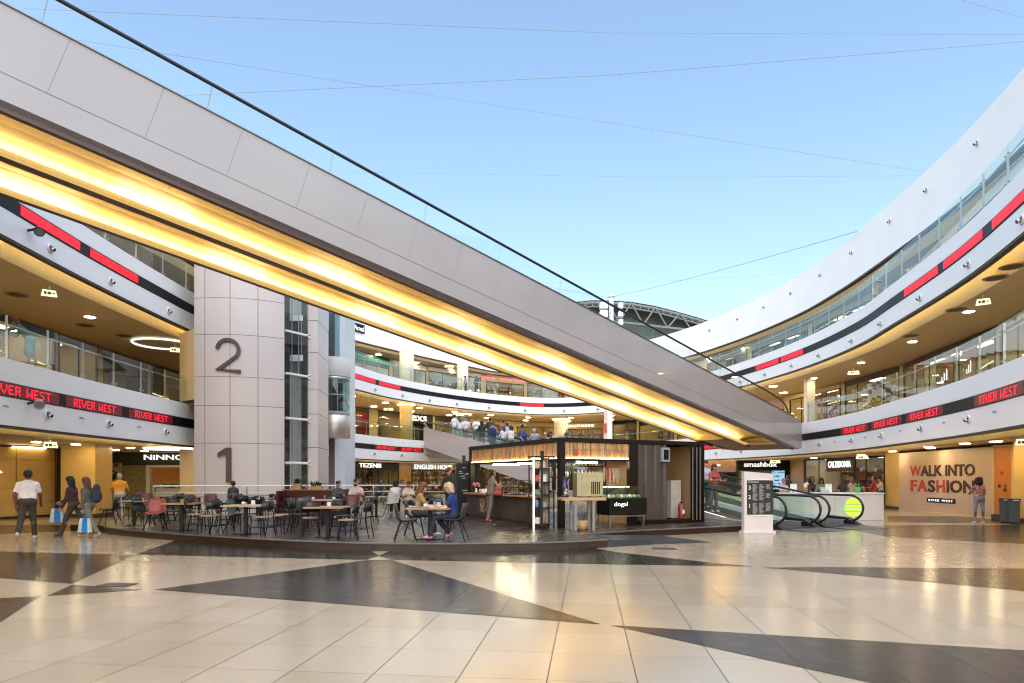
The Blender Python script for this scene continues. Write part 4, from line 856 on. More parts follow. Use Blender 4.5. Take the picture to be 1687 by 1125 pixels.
# ------------------------------------------------------------------ organic bodies from blended round cones
def sdf_mesh(groups, res=.014, pad=.05):
    """groups: list of (k, [ (a, b, ra, rb, flat) ]); returns verts, quads, face material index"""
    lo = np.array([1e9]*3); hi = -lo
    for k, prims in groups:
        for a, b, ra, rb, fl in prims:
            r = max(ra, rb); lo = np.minimum(lo, np.minimum(a, b)-r); hi = np.maximum(hi, np.maximum(a, b)+r)
    lo -= pad; hi += pad; n = np.ceil((hi-lo)/res).astype(int)+1
    ax = [lo[i]+np.arange(n[i])*res for i in range(3)]; tot = np.full(n, 1., np.float32); lab = np.zeros(n, np.int16)
    for gi, (k, prims) in enumerate(groups):
        D = np.full(n, 1., np.float32)
        for a, b, ra, rb, fl in prims:
            a = np.array(a, float); b = np.array(b, float); r = max(ra, rb)+k+2*res
            s = [slice(max(0, int((min(a[i], b[i])-r-lo[i])/res)), min(n[i], int((max(a[i], b[i])+r-lo[i])/res)+2)) for i in range(3)]
            X, Y, Z = np.meshgrid(ax[0][s[0]], ax[1][s[1]], ax[2][s[2]], indexing='ij'); ab = b-a; L2 = max(1e-9, ab@ab)
            t = np.clip(((X-a[0])*ab[0]+(Y-a[1])*ab[1]+(Z-a[2])*ab[2])/L2, 0, 1)
            dx, dy, dz = X-a[0]-t*ab[0], Y-a[1]-t*ab[1], Z-a[2]-t*ab[2]
            d = np.sqrt(dx*dx+(dy/fl)**2+dz*dz)-(ra+(rb-ra)*t)
            if fl < 1: d = d*(.5+.5*fl)
            cur = D[s[0], s[1], s[2]]
            if k > 0: h = np.clip(.5+.5*(d-cur)/k, 0, 1); D[s[0], s[1], s[2]] = d*(1-h)+cur*h-k*h*(1-h)
            else: D[s[0], s[1], s[2]] = np.minimum(cur, d)
        m = D < tot; tot[m] = D[m]; lab[m] = gi
    ins = tot < 0; c = [np.arange(8) >> q & 1 for q in range(3)]
    cnt = sum(ins[i:n[0]-1+i, j:n[1]-1+j, l:n[2]-1+l].astype(np.int8) for i in (0, 1) for j in (0, 1) for l in (0, 1))
    cells = np.argwhere((cnt > 0) & (cnt < 8)); idx = -np.ones(n-1, np.int32); idx[tuple(cells.T)] = np.arange(len(cells))
    P = np.zeros((len(cells), 3)); C = np.zeros(len(cells)); corners = [(i, j, l) for i in (0, 1) for j in (0, 1) for l in (0, 1)]
    val = {q: tot[cells[:, 0]+q[0], cells[:, 1]+q[1], cells[:, 2]+q[2]] for q in corners}
    for q in corners:
        for d in range(3):
            if q[d] == 0:
                p = list(q); p[d] = 1; va, vb = val[q], val[tuple(p)]; m = (va < 0) != (vb < 0); t = np.where(m, va/np.where(m, va-vb, 1), 0)
                for e in range(3): P[:, e] += np.where(m, q[e]+(t if e == d else 0), 0)
                C += m
    V = lo+(cells+P/C[:, None])*res; VL = lab[tuple(np.minimum(cells+(P/C[:, None]).round().astype(int), n-1).T)]
    F = []
    for d in range(3):
        u, v_ = (d+1) % 3, (d+2) % 3; A = [slice(None)]*3; B = [slice(None)]*3; A[d] = slice(0, n[d]-1); B[d] = slice(1, n[d])
        a, b = ins[tuple(A)], ins[tuple(B)]; e = np.argwhere(a != b); e = e[(e[:, u] > 0) & (e[:, v_] > 0) & (e[:, u] < n[u]-1) & (e[:, v_] < n[v_]-1)]
        du, dv = np.eye(3, dtype=int)[u], np.eye(3, dtype=int)[v_]
        q = np.stack([idx[tuple((e-du-dv).T)], idx[tuple((e-dv).T)], idx[tuple(e.T)], idx[tuple((e-du).T)]], 1); fl = a[tuple(e.T)]
        q[~fl] = q[~fl][:, ::-1]; F.append(q)
    F = np.concatenate(F); return V, F, VL[F[:, 0]]
def sdf_obj(name, groups, mats, parent, res=.014):
    V, F, L_ = sdf_mesh(groups, res); me = bpy.data.meshes.new(name); me.from_pydata(V.tolist(), [], F.tolist())
    for m in mats: me.materials.append(m)
    me.polygons.foreach_set("material_index", L_.astype(np.int32)); me.polygons.foreach_set("use_smooth", [True]*len(F)); me.update()
    o = bpy.data.objects.new(name, me); COL.objects.link(o)
    if parent: o.parent = parent
    return o
SKIN = {'pale': (.56, .32, .22), 'tan': (.36, .19, .11), 'brown': (.14, .06, .035)}
def cloth(c, pat=None):
    nm = "cloth_%d_%d_%d%s" % (c[0]*255, c[1]*255, c[2]*255, pat or '')
    if pat: return mat(nm, c, .85, noise=.75, scale=14)
    return mat(nm, c, .85, noise=.22, scale=5, bump=.4)
def person(loc, face, label, H=1.7, sex='f', lean=3, head=(0, 0), arms=((8, 8, 12), (8, 8, 12)), legs=((0, 0, 3), (0, 0, 3)), shirt=(.6, .6, .6), sleeve='short', pants=(.03, .03, .04), bottom='long', shoes=(.6, .6, .6),
           skin='pale', hair='short', hairc=(.02, .012, .01), seat=None, pat=None, res=.015, wide=1., extra=None):
    """arms: per side (forward, outward, elbow bend) degrees, legs: (thigh forward, knee bend, outward). local +Y is the front"""
    s = H/1.75; e = empty("person", loc, R(face), label, "person"); U = np.array([0, math.sin(R(lean)), math.cos(R(lean))]); X = np.array([1., 0, 0]); Fw = np.array([0, math.cos(R(lean)), -math.sin(R(lean))])
    fat = (1.0 if sex == 'm' else .92)*wide; LG = []
    for sd, (a, k, o) in zip((-1, 1), legs):
        td = np.array([sd*math.sin(R(o)), math.sin(R(a))*math.cos(R(o)), -math.cos(R(a))*math.cos(R(o))]); b = a-k
        kd = np.array([sd*math.sin(R(o*.4)), math.sin(R(b)), -math.cos(R(b))]); LG.append((sd, td, kd, b))
    drop = min((.43*t[2]+.42*k_[2]-.08) for _, t, k_, b in LG); hz = -drop if seat is None else seat/s+.10
    P0 = np.array([0, 0, hz]); skinp = []; shirtp = []; pantp = []; shoep = []
    nb = P0+U*.50; hd = U.copy(); hl = R(lean+head[0]); hd = np.array([0, math.sin(hl), math.cos(hl)]); hf = np.array([math.sin(R(head[1])), math.cos(R(head[1]))*math.cos(hl), -math.sin(hl)*.8]); hf /= np.linalg.norm(hf)
    hs = np.cross(hf, hd); hc = nb+hd*.18+hf*.015
    sw = (.168 if sex == 'm' else .145)*wide
    # torso
    for g, gr in ((shirtp, .014), (skinp, -.006)):
        g += [(P0+U*.10-X*.06, P0+U*.10+X*.06, .105*fat+gr, .105*fat+gr, .85), (P0+U*.10-X*.05, P0+U*.34-X*.075, .10*fat+gr, .105*fat+gr, .85), (P0+U*.10+X*.05, P0+U*.34+X*.075, .10*fat+gr, .105*fat+gr, .85), (P0+U*.36-X*.07, P0+U*.36+X*.07, .105*fat+gr, .105*fat+gr, .85),
              (nb-U*.065-X*(sw-.01), nb-U*.065+X*(sw-.01), .046+gr, .046+gr, 1), (nb-U*.02-X*.05, nb-U*.07-X*(sw-.02), .05+gr, .045+gr, 1), (nb-U*.02+X*.05, nb-U*.07+X*(sw-.02), .05+gr, .045+gr, 1), (P0+U*.3, nb, .09+gr, .055+gr*.5, 1)]
    if sex == 'f': shirtp += [(P0+U*.33+Fw*.09-X*.06, P0+U*.33+Fw*.09-X*.065, .05, .05, 1), (P0+U*.33+Fw*.09+X*.06, P0+U*.33+Fw*.09+X*.065, .05, .05, 1)]
    hw_ = .075 if sex == 'm' else .085
    pantp += [(P0-X*hw_, P0+X*hw_, .115*fat, .115*fat, 1), (P0+U*.08-X*.05, P0+U*.08+X*.05, .10*fat, .10*fat, .9), (P0-Fw*.05-X*.06, P0-Fw*.05+X*.06, .09*fat, .09*fat, 1)]
    skinp += [(nb-U*.03, hc-hd*.06, .05, .048, 1), (hc-hd*.045+hf*.012, hc+hd*.035-hf*.008, .072, .088, 1), (hc-hd*.085+hf*.035, hc-hd*.05+hf*.03, .045, .055, 1), (hc-hd*.02+hf*.085, hc-hd*.04+hf*.103, .012, .017, 1)]
    for q in (-1, 1): skinp += [(hc+hs*q*.082+hd*.01, hc+hs*q*.088-hd*.025, .018, .014, 1)]
    facep = [(hc+hs*q*.033+hf*.078+hd*.0, hc+hs*q*.036+hf*.077, .0135, .0135, 1) for q in (-1, 1)]+[(hc+hs*q*.018+hf*.082+hd*.022, hc+hs*q*.05+hf*.07+hd*.024, .007, .006, 1) for q in (-1, 1)]
    lipp = [(hc-hd*.068+hf*.084-hs*.018, hc-hd*.068+hf*.084+hs*.018, .010, .010, 1)]
    hands = []
    for i, sd in enumerate((-1, 1)):
        a, o, bnd = arms[i][:3]; inw = arms[i][3] if len(arms[i]) > 3 else 10
        sh = nb-U*.075+X*sd*sw; ua = lean*.6+a
        ud = np.array([sd*math.sin(R(o)), math.sin(R(ua))*math.cos(R(o)), -math.cos(R(ua))*math.cos(R(o))]); el = sh+ud*.28
        fa = ua+bnd; fd = np.array([-sd*math.sin(R(inw))*min(1, bnd/40), math.sin(R(fa)), -math.cos(R(fa))]); fd /= np.linalg.norm(fd); wr = el+fd*.245; hands.append((wr, fd))
        skinp += [(sh, el, .045, .037, 1), (el, wr, .037, .026, 1)]
        # palm, four fingers and a thumb
        side = np.cross(fd, X*sd); side = side/np.linalg.norm(side) if np.linalg.norm(side) > .1 else np.array([0, 1., 0]); pn = np.cross(fd, side)
        pc = wr+fd*.085; skinp += [(wr+fd*.015, wr+fd*.07+side*.012, .026, .030, 1), (wr+fd*.03-side*.012, wr+fd*.075-side*.015, .022, .022, 1)]
        for f_, ln in zip((-.033, -.011, .011, .033), (.030, .038, .040, .034)):
            k0 = wr+fd*.09+side*f_; k1 = k0+(fd*.9+pn*.25*-sd)*ln; k2 = k1+(fd*.6+pn*.6*-sd)*ln*.9; skinp += [(k0-fd*.01, k1, .0105, .010, 1), (k1, k2, .010, .0085, 1)]
        th = wr+fd*.03+side*.028; skinp += [(th, th+side*.026+fd*.03, .013, .011, 1), (th+side*.026+fd*.03, th+side*.03+fd*.055, .011, .009, 1)]
        if sleeve == 'long': shirtp += [(sh, el, .062, .052, 1), (el, wr-fd*.0, .05, .04, 1)]
        elif sleeve == 'short': shirtp += [(sh, sh+ud*.155, .056, .062, 1)]
        elif sleeve == 'none': pass
    for (sd, td, kd, b), nm in zip(LG, 'lr'):
        hp = P0+X*sd*hw_*1.02; kn = hp+td*.43; an = kn+kd*.42; fb = np.array([0, math.cos(R(min(b, 0)*.6)), math.sin(R(min(b, 0)*.6))])
        skinp += [(hp, kn, .07, .05, 1), (kn, an, .048, .032, 1), (kn-np.array([0, .012, .08]), kn+kd*.22-np.array([0, .015, 0]), .045, .035, 1)]
        if bottom == 'long': pantp += [(hp, kn, .098*fat, .068, 1), (kn, an-kd*.01, .066, .058, 1)]
        elif bottom == 'shorts': pantp += [(hp, hp+td*.26, .10*fat, .085, 1)]
        elif bottom == 'tight': pantp += [(hp, kn, .09*fat, .056, 1), (kn, an, .054, .038, 1)]
        shoep += [(an+kd*.045-fb*.03, an+kd*.045+fb*.09, .038, .036, 1), (an+kd*.055+fb*.05, an+kd*.055+fb*.145, .034, .028, 1)]
    if bottom == 'skirt':
        for q in range(7): a = R(-60+20*q); pantp += [(P0+X*.05*math.sin(a), P0+np.array([.17*math.sin(a), .06*math.cos(a), -.42]), .11, .10, 1)]
    sc = lambda ps: [(np.array(a)*s, np.array(b)*s, ra*s, rb*s, fl) for a, b, ra, rb, fl in ps]
    groups = [(.022*s, sc(skinp)), (.035*s, sc(shirtp)), (.03*s, sc(pantp)), (.012*s, sc(shoep)), (0, sc(facep)), (0, sc(lipp))]
    sdf_obj("body", groups, [mat("skin_"+skin, SKIN[skin], .5, noise=.06, scale=3), cloth(shirt, pat), cloth(pants), cloth(shoes), mat("eye_dark", (.02, .015, .012), .4, noise=0), mat("lip_"+skin, tuple(c*q for c, q in zip(SKIN[skin], (.9, .6, .6))), .5, noise=0)], e, res)
    hp_ = []
    rnd = random.Random(len(label)*7)
    if hair == 'short': hp_ = [(hc+hd*.045-hf*.028, hc+hd*.05+hf*.02, .083, .078, 1), (hc-hf*.035-hd*.01, hc+hd*.03-hf*.03, .075, .082, 1)]
    elif hair == 'bun': hp_ = [(hc+hd*.04-hf*.028, hc+hd*.045+hf*.015, .083, .078, 1), (hc-hf*.03-hd*.02, hc+hd*.03-hf*.03, .075, .08, 1), (hc+hd*.07-hf*.1, hc+hd*.09-hf*.1, .045, .04, 1)]
    elif hair in ('long', 'bob'):
        ln = .32 if hair == 'long' else .12
        hp_ = [(hc+hd*.045-hf*.025, hc+hd*.05+hf*.02, .088, .08, 1)]+[(hc+hd*.02-hf*.02+hs*q*.05, hc-hd*(ln)-hf*.055+hs*q*.075, .062, .04, 1) for q in (-1, 0, 1)]+[(hc-hf*.05, hc-hd*ln-hf*.06, .08, .05, 1)]
    elif hair == 'curly':
        hp_ = [(hc+hd*.05-hf*.04, hc-hd*.08-hf*.06, .105, .115, 1)]
        for _ in range(46):
            a, b = rnd.uniform(0, 2*math.pi), rnd.uniform(-.9, 1); q = hc+hd*(.02+b*.13-.03)+hs*math.cos(a)*.125*math.sqrt(1-b*b*.7)+hf*(-.05+min(.04, math.sin(a)*.12*math.sqrt(1-b*b*.7))); hp_.append((q, q+hd*.01, .035, .03, 1))
    elif hair == 'cap': hp_ = [(hc+hd*.05-hf*.02, hc+hd*.06+hf*.01, .088, .082, 1), (hc+hd*.04+hf*.05, hc+hd*.03+hf*.14, .05, .045, 1)]
    elif hair == 'beard': hp_ = [(hc+hd*.05-hf*.028, hc+hd*.055+hf*.015, .08, .074, 1), (hc-hd*.085+hf*.05-hs*.03, hc-hd*.085+hf*.05+hs*.03, .04, .04, 1), (hc-hd*.03-hf*.04, hc+hd*.02-hf*.04, .07, .078, 1)]
    if hp_: sdf_obj("cap" if hair == 'cap' else "hair", [(.02*s, sc(hp_))], [mat("hair_%d%d%d" % tuple(int(c*99) for c in hairc), hairc, .75, noise=.35, scale=30, bump=.5)], e, res)
    e["_h"] = 0
    del e["_h"]
    return e, [(Vector(h[0]*s), Vector(h[1])) for h in hands], Vector(P0*s), s
def world(e, p): return Matrix.Translation(e.location) @ Matrix.Rotation(e.rotation_euler.z, 4, 'Z') @ Vector(p)

# ------------------------------------------------------------------ chairs and tables
M_leg = mat("black_leg_metal", (.006, .006, .007), .5, 0, noise=0, spec=.3)
def chair_bistro(back, seat, nm="cafe_chair"):
    e = empty(nm); m_ = MB(); m_.prism([(.2*math.copysign(abs(math.cos(a))**.6, math.cos(a)), .2*math.copysign(abs(math.sin(a))**.6, math.sin(a))) for a in [2*math.pi*k/20 for k in range(20)]], .44, .465); m_.build("seat", seat, e, .006)
    m_ = MB(); m_.smooth = True; vs = []
    for i in range(11):
        a = R(-62+12.4*i); x = .23*math.sin(a); y = -.235*math.cos(a)
        for z, dd in ((.60, .0), (.60, .016), (.83, .0), (.83, .016)): vs.append((x*(1+dd*3), y*(1+dd*3)-(z-.6)*.16, z+(.0 if z < .7 else -.05*abs(math.sin(a))**2)))
    fs = []
    for i in range(10):
        a = 4*i; b = a+4; fs += [(a, a+2, b+2, b), (a+1, b+1, b+3, a+3), (a+2, a+3, b+3, b+2), (a, b, b+1, a+1)]
    fs += [(0, 1, 3, 2), (40, 42, 43, 41)]; m_.add(vs, fs); m_.build("backrest", back, e)
    for sx in (-1, 1):
        m_ = MB(); m_.smooth = True; m_.tube([(sx*.2, -.16, .8), (sx*.205, -.19, .62), (sx*.19, -.17, .46), (sx*.18, -.19, .25), (sx*.2, -.24, 0)], [.013, .014, .015, .013, .011], 6); m_.build("leg", M_leg, e)
        m_ = MB(); m_.smooth = True; m_.tube([(sx*.165, .16, .44), (sx*.175, .18, .25), (sx*.19, .2, 0)], [.014, .013, .011], 6); m_.build("leg", M_leg, e)
    m_ = MB(); m_.tube([(-.178, -.185, .2), (-.18, .185, .2)], .008, 5); m_.tube([(.178, -.185, .2), (.18, .185, .2)], .008, 5); m_.tube([(-.18, 0, .2), (.18, 0, .2)], .008, 5); m_.build("stretcher", M_leg, e)
    return e
def chair_shell(col, nm="shell_chair"):
    e = empty(nm); m_ = MB(); m_.smooth = True; prof = [(.22, .43), (.2, .448), (.1, .44), (-.05, .432), (-.16, .445), (-.205, .5), (-.225, .6), (-.245, .72), (-.262, .83)]; vs = []; N = 9
    for j, (y, z) in enumerate(prof):
        w_ = (.19, .215, .225, .225, .22, .215, .22, .215, .18)[j]
        for i in range(N):
            u = -1+2*i/(N-1); cz = .035*u*u if j < 5 else .0; cy = .055*u*u if j > 3 else 0; vs.append((u*w_, y+cy, z+cz))
    K = len(vs); vs += [(x, y-(.012 if z > .5 else .0), z-(.012 if z <= .5 else 0)) for x, y, z in vs]; fs = []
    for j in range(len(prof)-1):
        for i in range(N-1): a = j*N+i; fs += [(a, a+1, a+N+1, a+N), (K+a, K+a+N, K+a+N+1, K+a+1)]
    for i in range(N-1): a = (len(prof)-1)*N+i; fs += [(i, K+i, K+i+1, i+1), (a, a+1, K+a+1, K+a)]
    for j in range(len(prof)-1): a = j*N; b = a+N-1; fs += [(a, a+N, K+a+N, K+a), (b, K+b, K+b+N, b+N)]
    m_.add(vs, fs); m_.build("shell", col, e)
    ft = [(-.24, .21, 0), (.24, .21, 0), (.23, -.26, 0), (-.23, -.26, 0)]; tp = [(-.12, .12, .425), (.12, .12, .425), (.12, -.12, .425), (-.12, -.12, .425)]
    for a, b in zip(ft, tp): m_ = MB(); m_.smooth = True; m_.tube([b, a], [.016, .010], 6); m_.build("leg", M_leg, e)
    m_ = MB()
    for i in range(4):
        j = (i+1) % 4; A, B = Vector(ft[i]), Vector(tp[i]); C_, D_ = Vector(ft[j]), Vector(tp[j]); m_.tube([A.lerp(B, .45), D_], .005, 4); m_.tube([C_.lerp(D_, .45), B], .005, 4)
    m_.tube([Vector(t) for t in tp], .007, 4, closed=True); m_.build("brace", M_leg, e); return e
def table(nm, w_, d_, top, base="cross", h=.72):
    e = empty(nm); m_ = MB(); m_.prism([(x*(w_/2), y*(d_/2)) for x, y in ((-1, -.93), (-.93, -1), (.93, -1), (1, -.93), (1, .93), (.93, 1), (-.93, 1), (-1, .93))], h-.035, h); m_.build("table_top", top, e, .004)
    m_ = MB(); m_.box((0, 0, h/2-.01), (.085, .085, h-.05)); m_.build("pedestal", M_leg, e, .006)
    m_ = MB(); m_.lathe([(.24, .003), (.24, .015), (.05, .03)], (0, 0, 0), 20) if base == "disc" else (m_.box((0, 0, .012), (.6, .09, .018)), m_.box((0, 0, .0125), (.09, .6, .019))); m_.build("base_plate", M_leg, e); return e
# ------------------------------------------------------------------ cafe deck
DZ = .17
def planks():
    m = bpy.data.materials.new("deck_planks"); m.use_nodes = True; n = m.node_tree.nodes; l = m.node_tree.links; b = n["Principled BSDF"]; tc = n.new("ShaderNodeTexCoord"); mp = n.new("ShaderNodeMapping"); mp.inputs["Rotation"].default_value = (0, 0, R(-58)); l.new(tc.outputs["Object"], mp.inputs[0])
    br = n.new("ShaderNodeTexBrick"); br.inputs["Scale"].default_value = 1; br.inputs["Brick Width"].default_value = 1.6; br.inputs["Row Height"].default_value = .15; br.inputs["Mortar Size"].default_value = .006; br.offset = .37
    br.inputs["Color1"].default_value = (.014, .011, .009, 1); br.inputs["Color2"].default_value = (.075, .062, .052, 1); br.inputs["Mortar"].default_value = (.015, .012, .01, 1); l.new(mp.outputs[0], br.inputs[0])
    m2 = n.new("ShaderNodeMapping"); m2.inputs["Scale"].default_value = (1.2, 22, 1); l.new(mp.outputs[0], m2.inputs[0]); nz = n.new("ShaderNodeTexNoise"); nz.inputs["Scale"].default_value = 1.5; nz.inputs["Detail"].default_value = 6; l.new(m2.outputs[0], nz.inputs[0])
    mr = n.new("ShaderNodeMapRange"); mr.inputs[1].default_value = .3; mr.inputs[2].default_value = .7; mr.inputs[3].default_value = .55; mr.inputs[4].default_value = 1.35; l.new(nz.outputs[0], mr.inputs[0])
    vm = n.new("ShaderNodeVectorMath"); vm.operation = 'SCALE'; l.new(br.outputs[0], vm.inputs[0]); l.new(mr.outputs[0], vm.inputs["Scale"]); l.new(vm.outputs[0], b.inputs["Base Color"])
    r2 = n.new("ShaderNodeMapRange"); r2.inputs[3].default_value = .16; r2.inputs[4].default_value = .42; l.new(nz.outputs[0], r2.inputs[0]); l.new(r2.outputs[0], b.inputs["Roughness"])
    bp = n.new("ShaderNodeBump"); bp.inputs["Strength"].default_value = .3; bp.inputs["Distance"].default_value = .004; l.new(nz.outputs[0], bp.inputs["Height"]); l.new(bp.outputs[0], b.inputs["Normal"]); return m
M_deck = planks(); M_edge = mat("deck_edge", (.03, .014, .009), .3, noise=.35, scale=3, stretch=(1, 1, 8)); M_trim = mat("deck_trim", (.14, .12, .105), .3, .3, noise=.1)
front = [gp(x, y, DZ) for x, y in ((170, 866), (182, 869.5), (240, 875.3), (330, 882), (450, 889), (560, 893.3), (640, 895.2), (741, 895.4), (850, 894.5), (930, 892.7), (1000, 889))]
fp = Path([(p.x, p.y) for p in front], .3); fr_ = [fp.pos(fp.len*i/60) for i in range(61)]
rest = [gp(963, 880, DZ), gp(1054, 873.6, DZ), gp(1225, 865.6, DZ)]; back = [(8.4, 22.5), (4.6, 25.8), (-2, 27), (-8, 26.4), (-13.5, 24.5), (-14.5, 21.5), (-13, 19.3)]
DK = empty("cafe_deck", (0, 0, 0), 0, "raised dark plank cafe deck with curved front edge", "deck")
poly = [(p.x, p.y) for p in fr_]+[(p.x, p.y) for p in rest]+back
mb = MB(); n = len(poly); mb.add([(x, y, DZ) for x, y in poly], [list(range(n))]); mb.build("plank_floor", M_deck, DK)
mb = MB(); k = 61+3
for i in range(k-1): a, b = poly[i], poly[i+1]; mb.quad((a[0], a[1], 0), (b[0], b[1], 0), (b[0], b[1], DZ-.02), (a[0], a[1], DZ-.02))
for i in range(k-1, n): a, b = poly[i], poly[(i+1) % n]; mb.quad((a[0], a[1], 0), (b[0], b[1], 0), (b[0], b[1], DZ-.001), (a[0], a[1], DZ-.001))
mb.build("fascia_board", M_edge, DK)
mb = MB(); mb.tube([(x, y-.01, DZ-.006) for x, y in poly[:k]], .02, 6); mb.build("edge_trim", M_trim, DK)
rp = [gp(963.5, 880.3, DZ-.004), gp(1000.5, 889.2, DZ-.004), gp(1080, 890.8, .085), gp(1170, 893, .006), gp(1117, 886, .012), gp(1085, 881.5, .04)]
m_ = MB(); n = len(rp); m_.add([p for p in rp]+[Vector((p.x, p.y, 0.001)) for p in rp], [list(range(n))]+[(i, n+i, n+(i+1) % n, (i+1) % n) for i in range(n)]); m_.build("entry_ramp", mat("ramp_rubber", (.035, .035, .038), .35, noise=.2, scale=9), DK)
# white railing along the deck's rear edge
RL = empty("deck_railing", (0, 0, 0), 0, "low white rail with glass panels along the rear of the cafe deck", "railing"); rpnt = [Vector((-13.3, 24.3, 0)), Vector((-8, 26.2, 0)), Vector((-4.2, 26.7, 0)), Vector((-2.4, 26.8, 0))]
rpath = Path([(p.x, p.y) for p in rpnt], .5)
mb = MB(); mb.tube([rpath.off(rpath.len*i/30, 0, 1.24) for i in range(31)], .026, 8); mb.build("top_rail", M_white, RL)
mb = MB(); mb.tube([rpath.off(rpath.len*i/30, 0, .98) for i in range(31)], .012, 6); mb.build("mid_rail", M_white, RL)
for i in range(8): m_ = MB(); p = rpath.off(rpath.len*i/7, 0, .7); m_.box(p, (.03, .03, 1.08)); m_.build("post", M_steel, RL)
for i in range(7):
    m_ = MB(); a, b = rpath.pos(rpath.len*(i+.04)/7), rpath.pos(rpath.len*(i+.96)/7); m_.quad((a.x, a.y, .22), (b.x, b.y, .22), (b.x, b.y, .92), (a.x, a.y, .92)); m_.build("glass_panel", G_rail, RL)

# ------------------------------------------------------------------ furniture
W_top = mat("oak_top", (.30, .16, .07), .35, noise=.2, scale=4, stretch=(1, 9, 1)); W_topp = mat("pale_top", (.34, .24, .16), .35, noise=.15, scale=4, stretch=(1, 9, 1)); W_seat = mat("ply_seat", (.30, .19, .13), .4, noise=.12, scale=5)
C_blk = mat("black_leather", (.012, .012, .014), .4, noise=.1); C_blk2 = mat("black_seat", (.02, .018, .02), .5, noise=.1); C_grn = mat("bottle_green_shell", (.035, .06, .045), .35, noise=.05); C_dgr = mat("dark_green_shell", (.012, .03, .022), .35, noise=.05); C_red = mat("brick_red_shell", (.27, .035, .018), .35, noise=.08); C_brn = mat("maroon_shell", (.10, .018, .012), .4, noise=.08); C_gry = mat("warm_grey_shell", (.055, .047, .043), .4, noise=.06); C_wht = mat("white_shell", (.42, .40, .36), .4, noise=.05)
proto = {}
def fy(Y_px): return (EYE-DZ)*FX/(Y_px-HY)
def put(kind, px, ypx, rz, label, Y=None, z=DZ, group=None):
    Y = Y or fy(ypx); p = at(px, Y, z=z)
    if kind not in proto:
        k, *a = kind; o = proto[kind] = (chair_bistro(*[globals()[q] for q in a]) if k == 'b' else chair_shell(globals()[a[0]]) if k == 's' else table("cafe_table", a[0], a[1], globals()[a[2]], a[3])); first = o
    else: first = copy_tree(proto[kind])
    place(first, p, R(rz)); isT = kind[0] == 't'
    return tag(first, label, "table" if isT else "chair", group or ("tables on the cafe deck" if isT else "chairs on the cafe deck"))
TA = ('t', .85, .75, 'W_top', 'cross'); TB = ('t', .95, .8, 'W_topp', 'cross'); TC = ('t', .7, .7, 'W_top', 'disc'); BK = ('b', 'C_blk', 'W_seat'); BB = ('b', 'C_blk', 'C_blk2'); SG = ('s', 'C_grn'); SD = ('s', 'C_dgr'); SR = ('s', 'C_red'); SB = ('s', 'C_brn'); SY = ('s', 'C_gry'); SW_ = ('s', 'C_wht')
put(TC, 221, 866, 20, "small oak table between two dark green shell chairs at the deck's end nearest the walkers")
put(TA, 299, 874, 8, "oak table with potted flowers in front of the brick red chair")
put(TB, 405, 880.5, 4, "pale topped table beside the bottle green shell chair near the numeral 1")
put(('t', .93, .8, 'W_top', 'cross'), 540, 886, 0, "wide oak table nearest the deck edge under the lift shaft")
put(('t', 1.0, .8, 'W_top', 'cross'), 708, 889, 0, "oak table with plates and glasses where the fair haired woman eats")
put(('t', .8, .75, 'W_top', 'disc'), 328, 851, 10, "oak table in the second row before the lift tower"); put(('t', .95, .75, 'W_topp', 'disc'), 532, 862, 0, "pale table in the second row in front of the red bench")
put(('t', .75, .7, 'W_topp', 'disc'), 429, 857, 5, "pale table in the second row in front of the numeral tower"); put(('t', .8, .7, 'W_topp', 'disc'), 424, 846, 5, "pale table in the third row beneath the numeral tower")
put(('t', .7, .7, 'W_topp', 'disc'), 266, 849, 12, "pale table in the third row near NiNNO"); put(('t', .75, .7, 'W_topp', 'disc'), 620, 851, 5, "pale table by the couple on the bench's end")
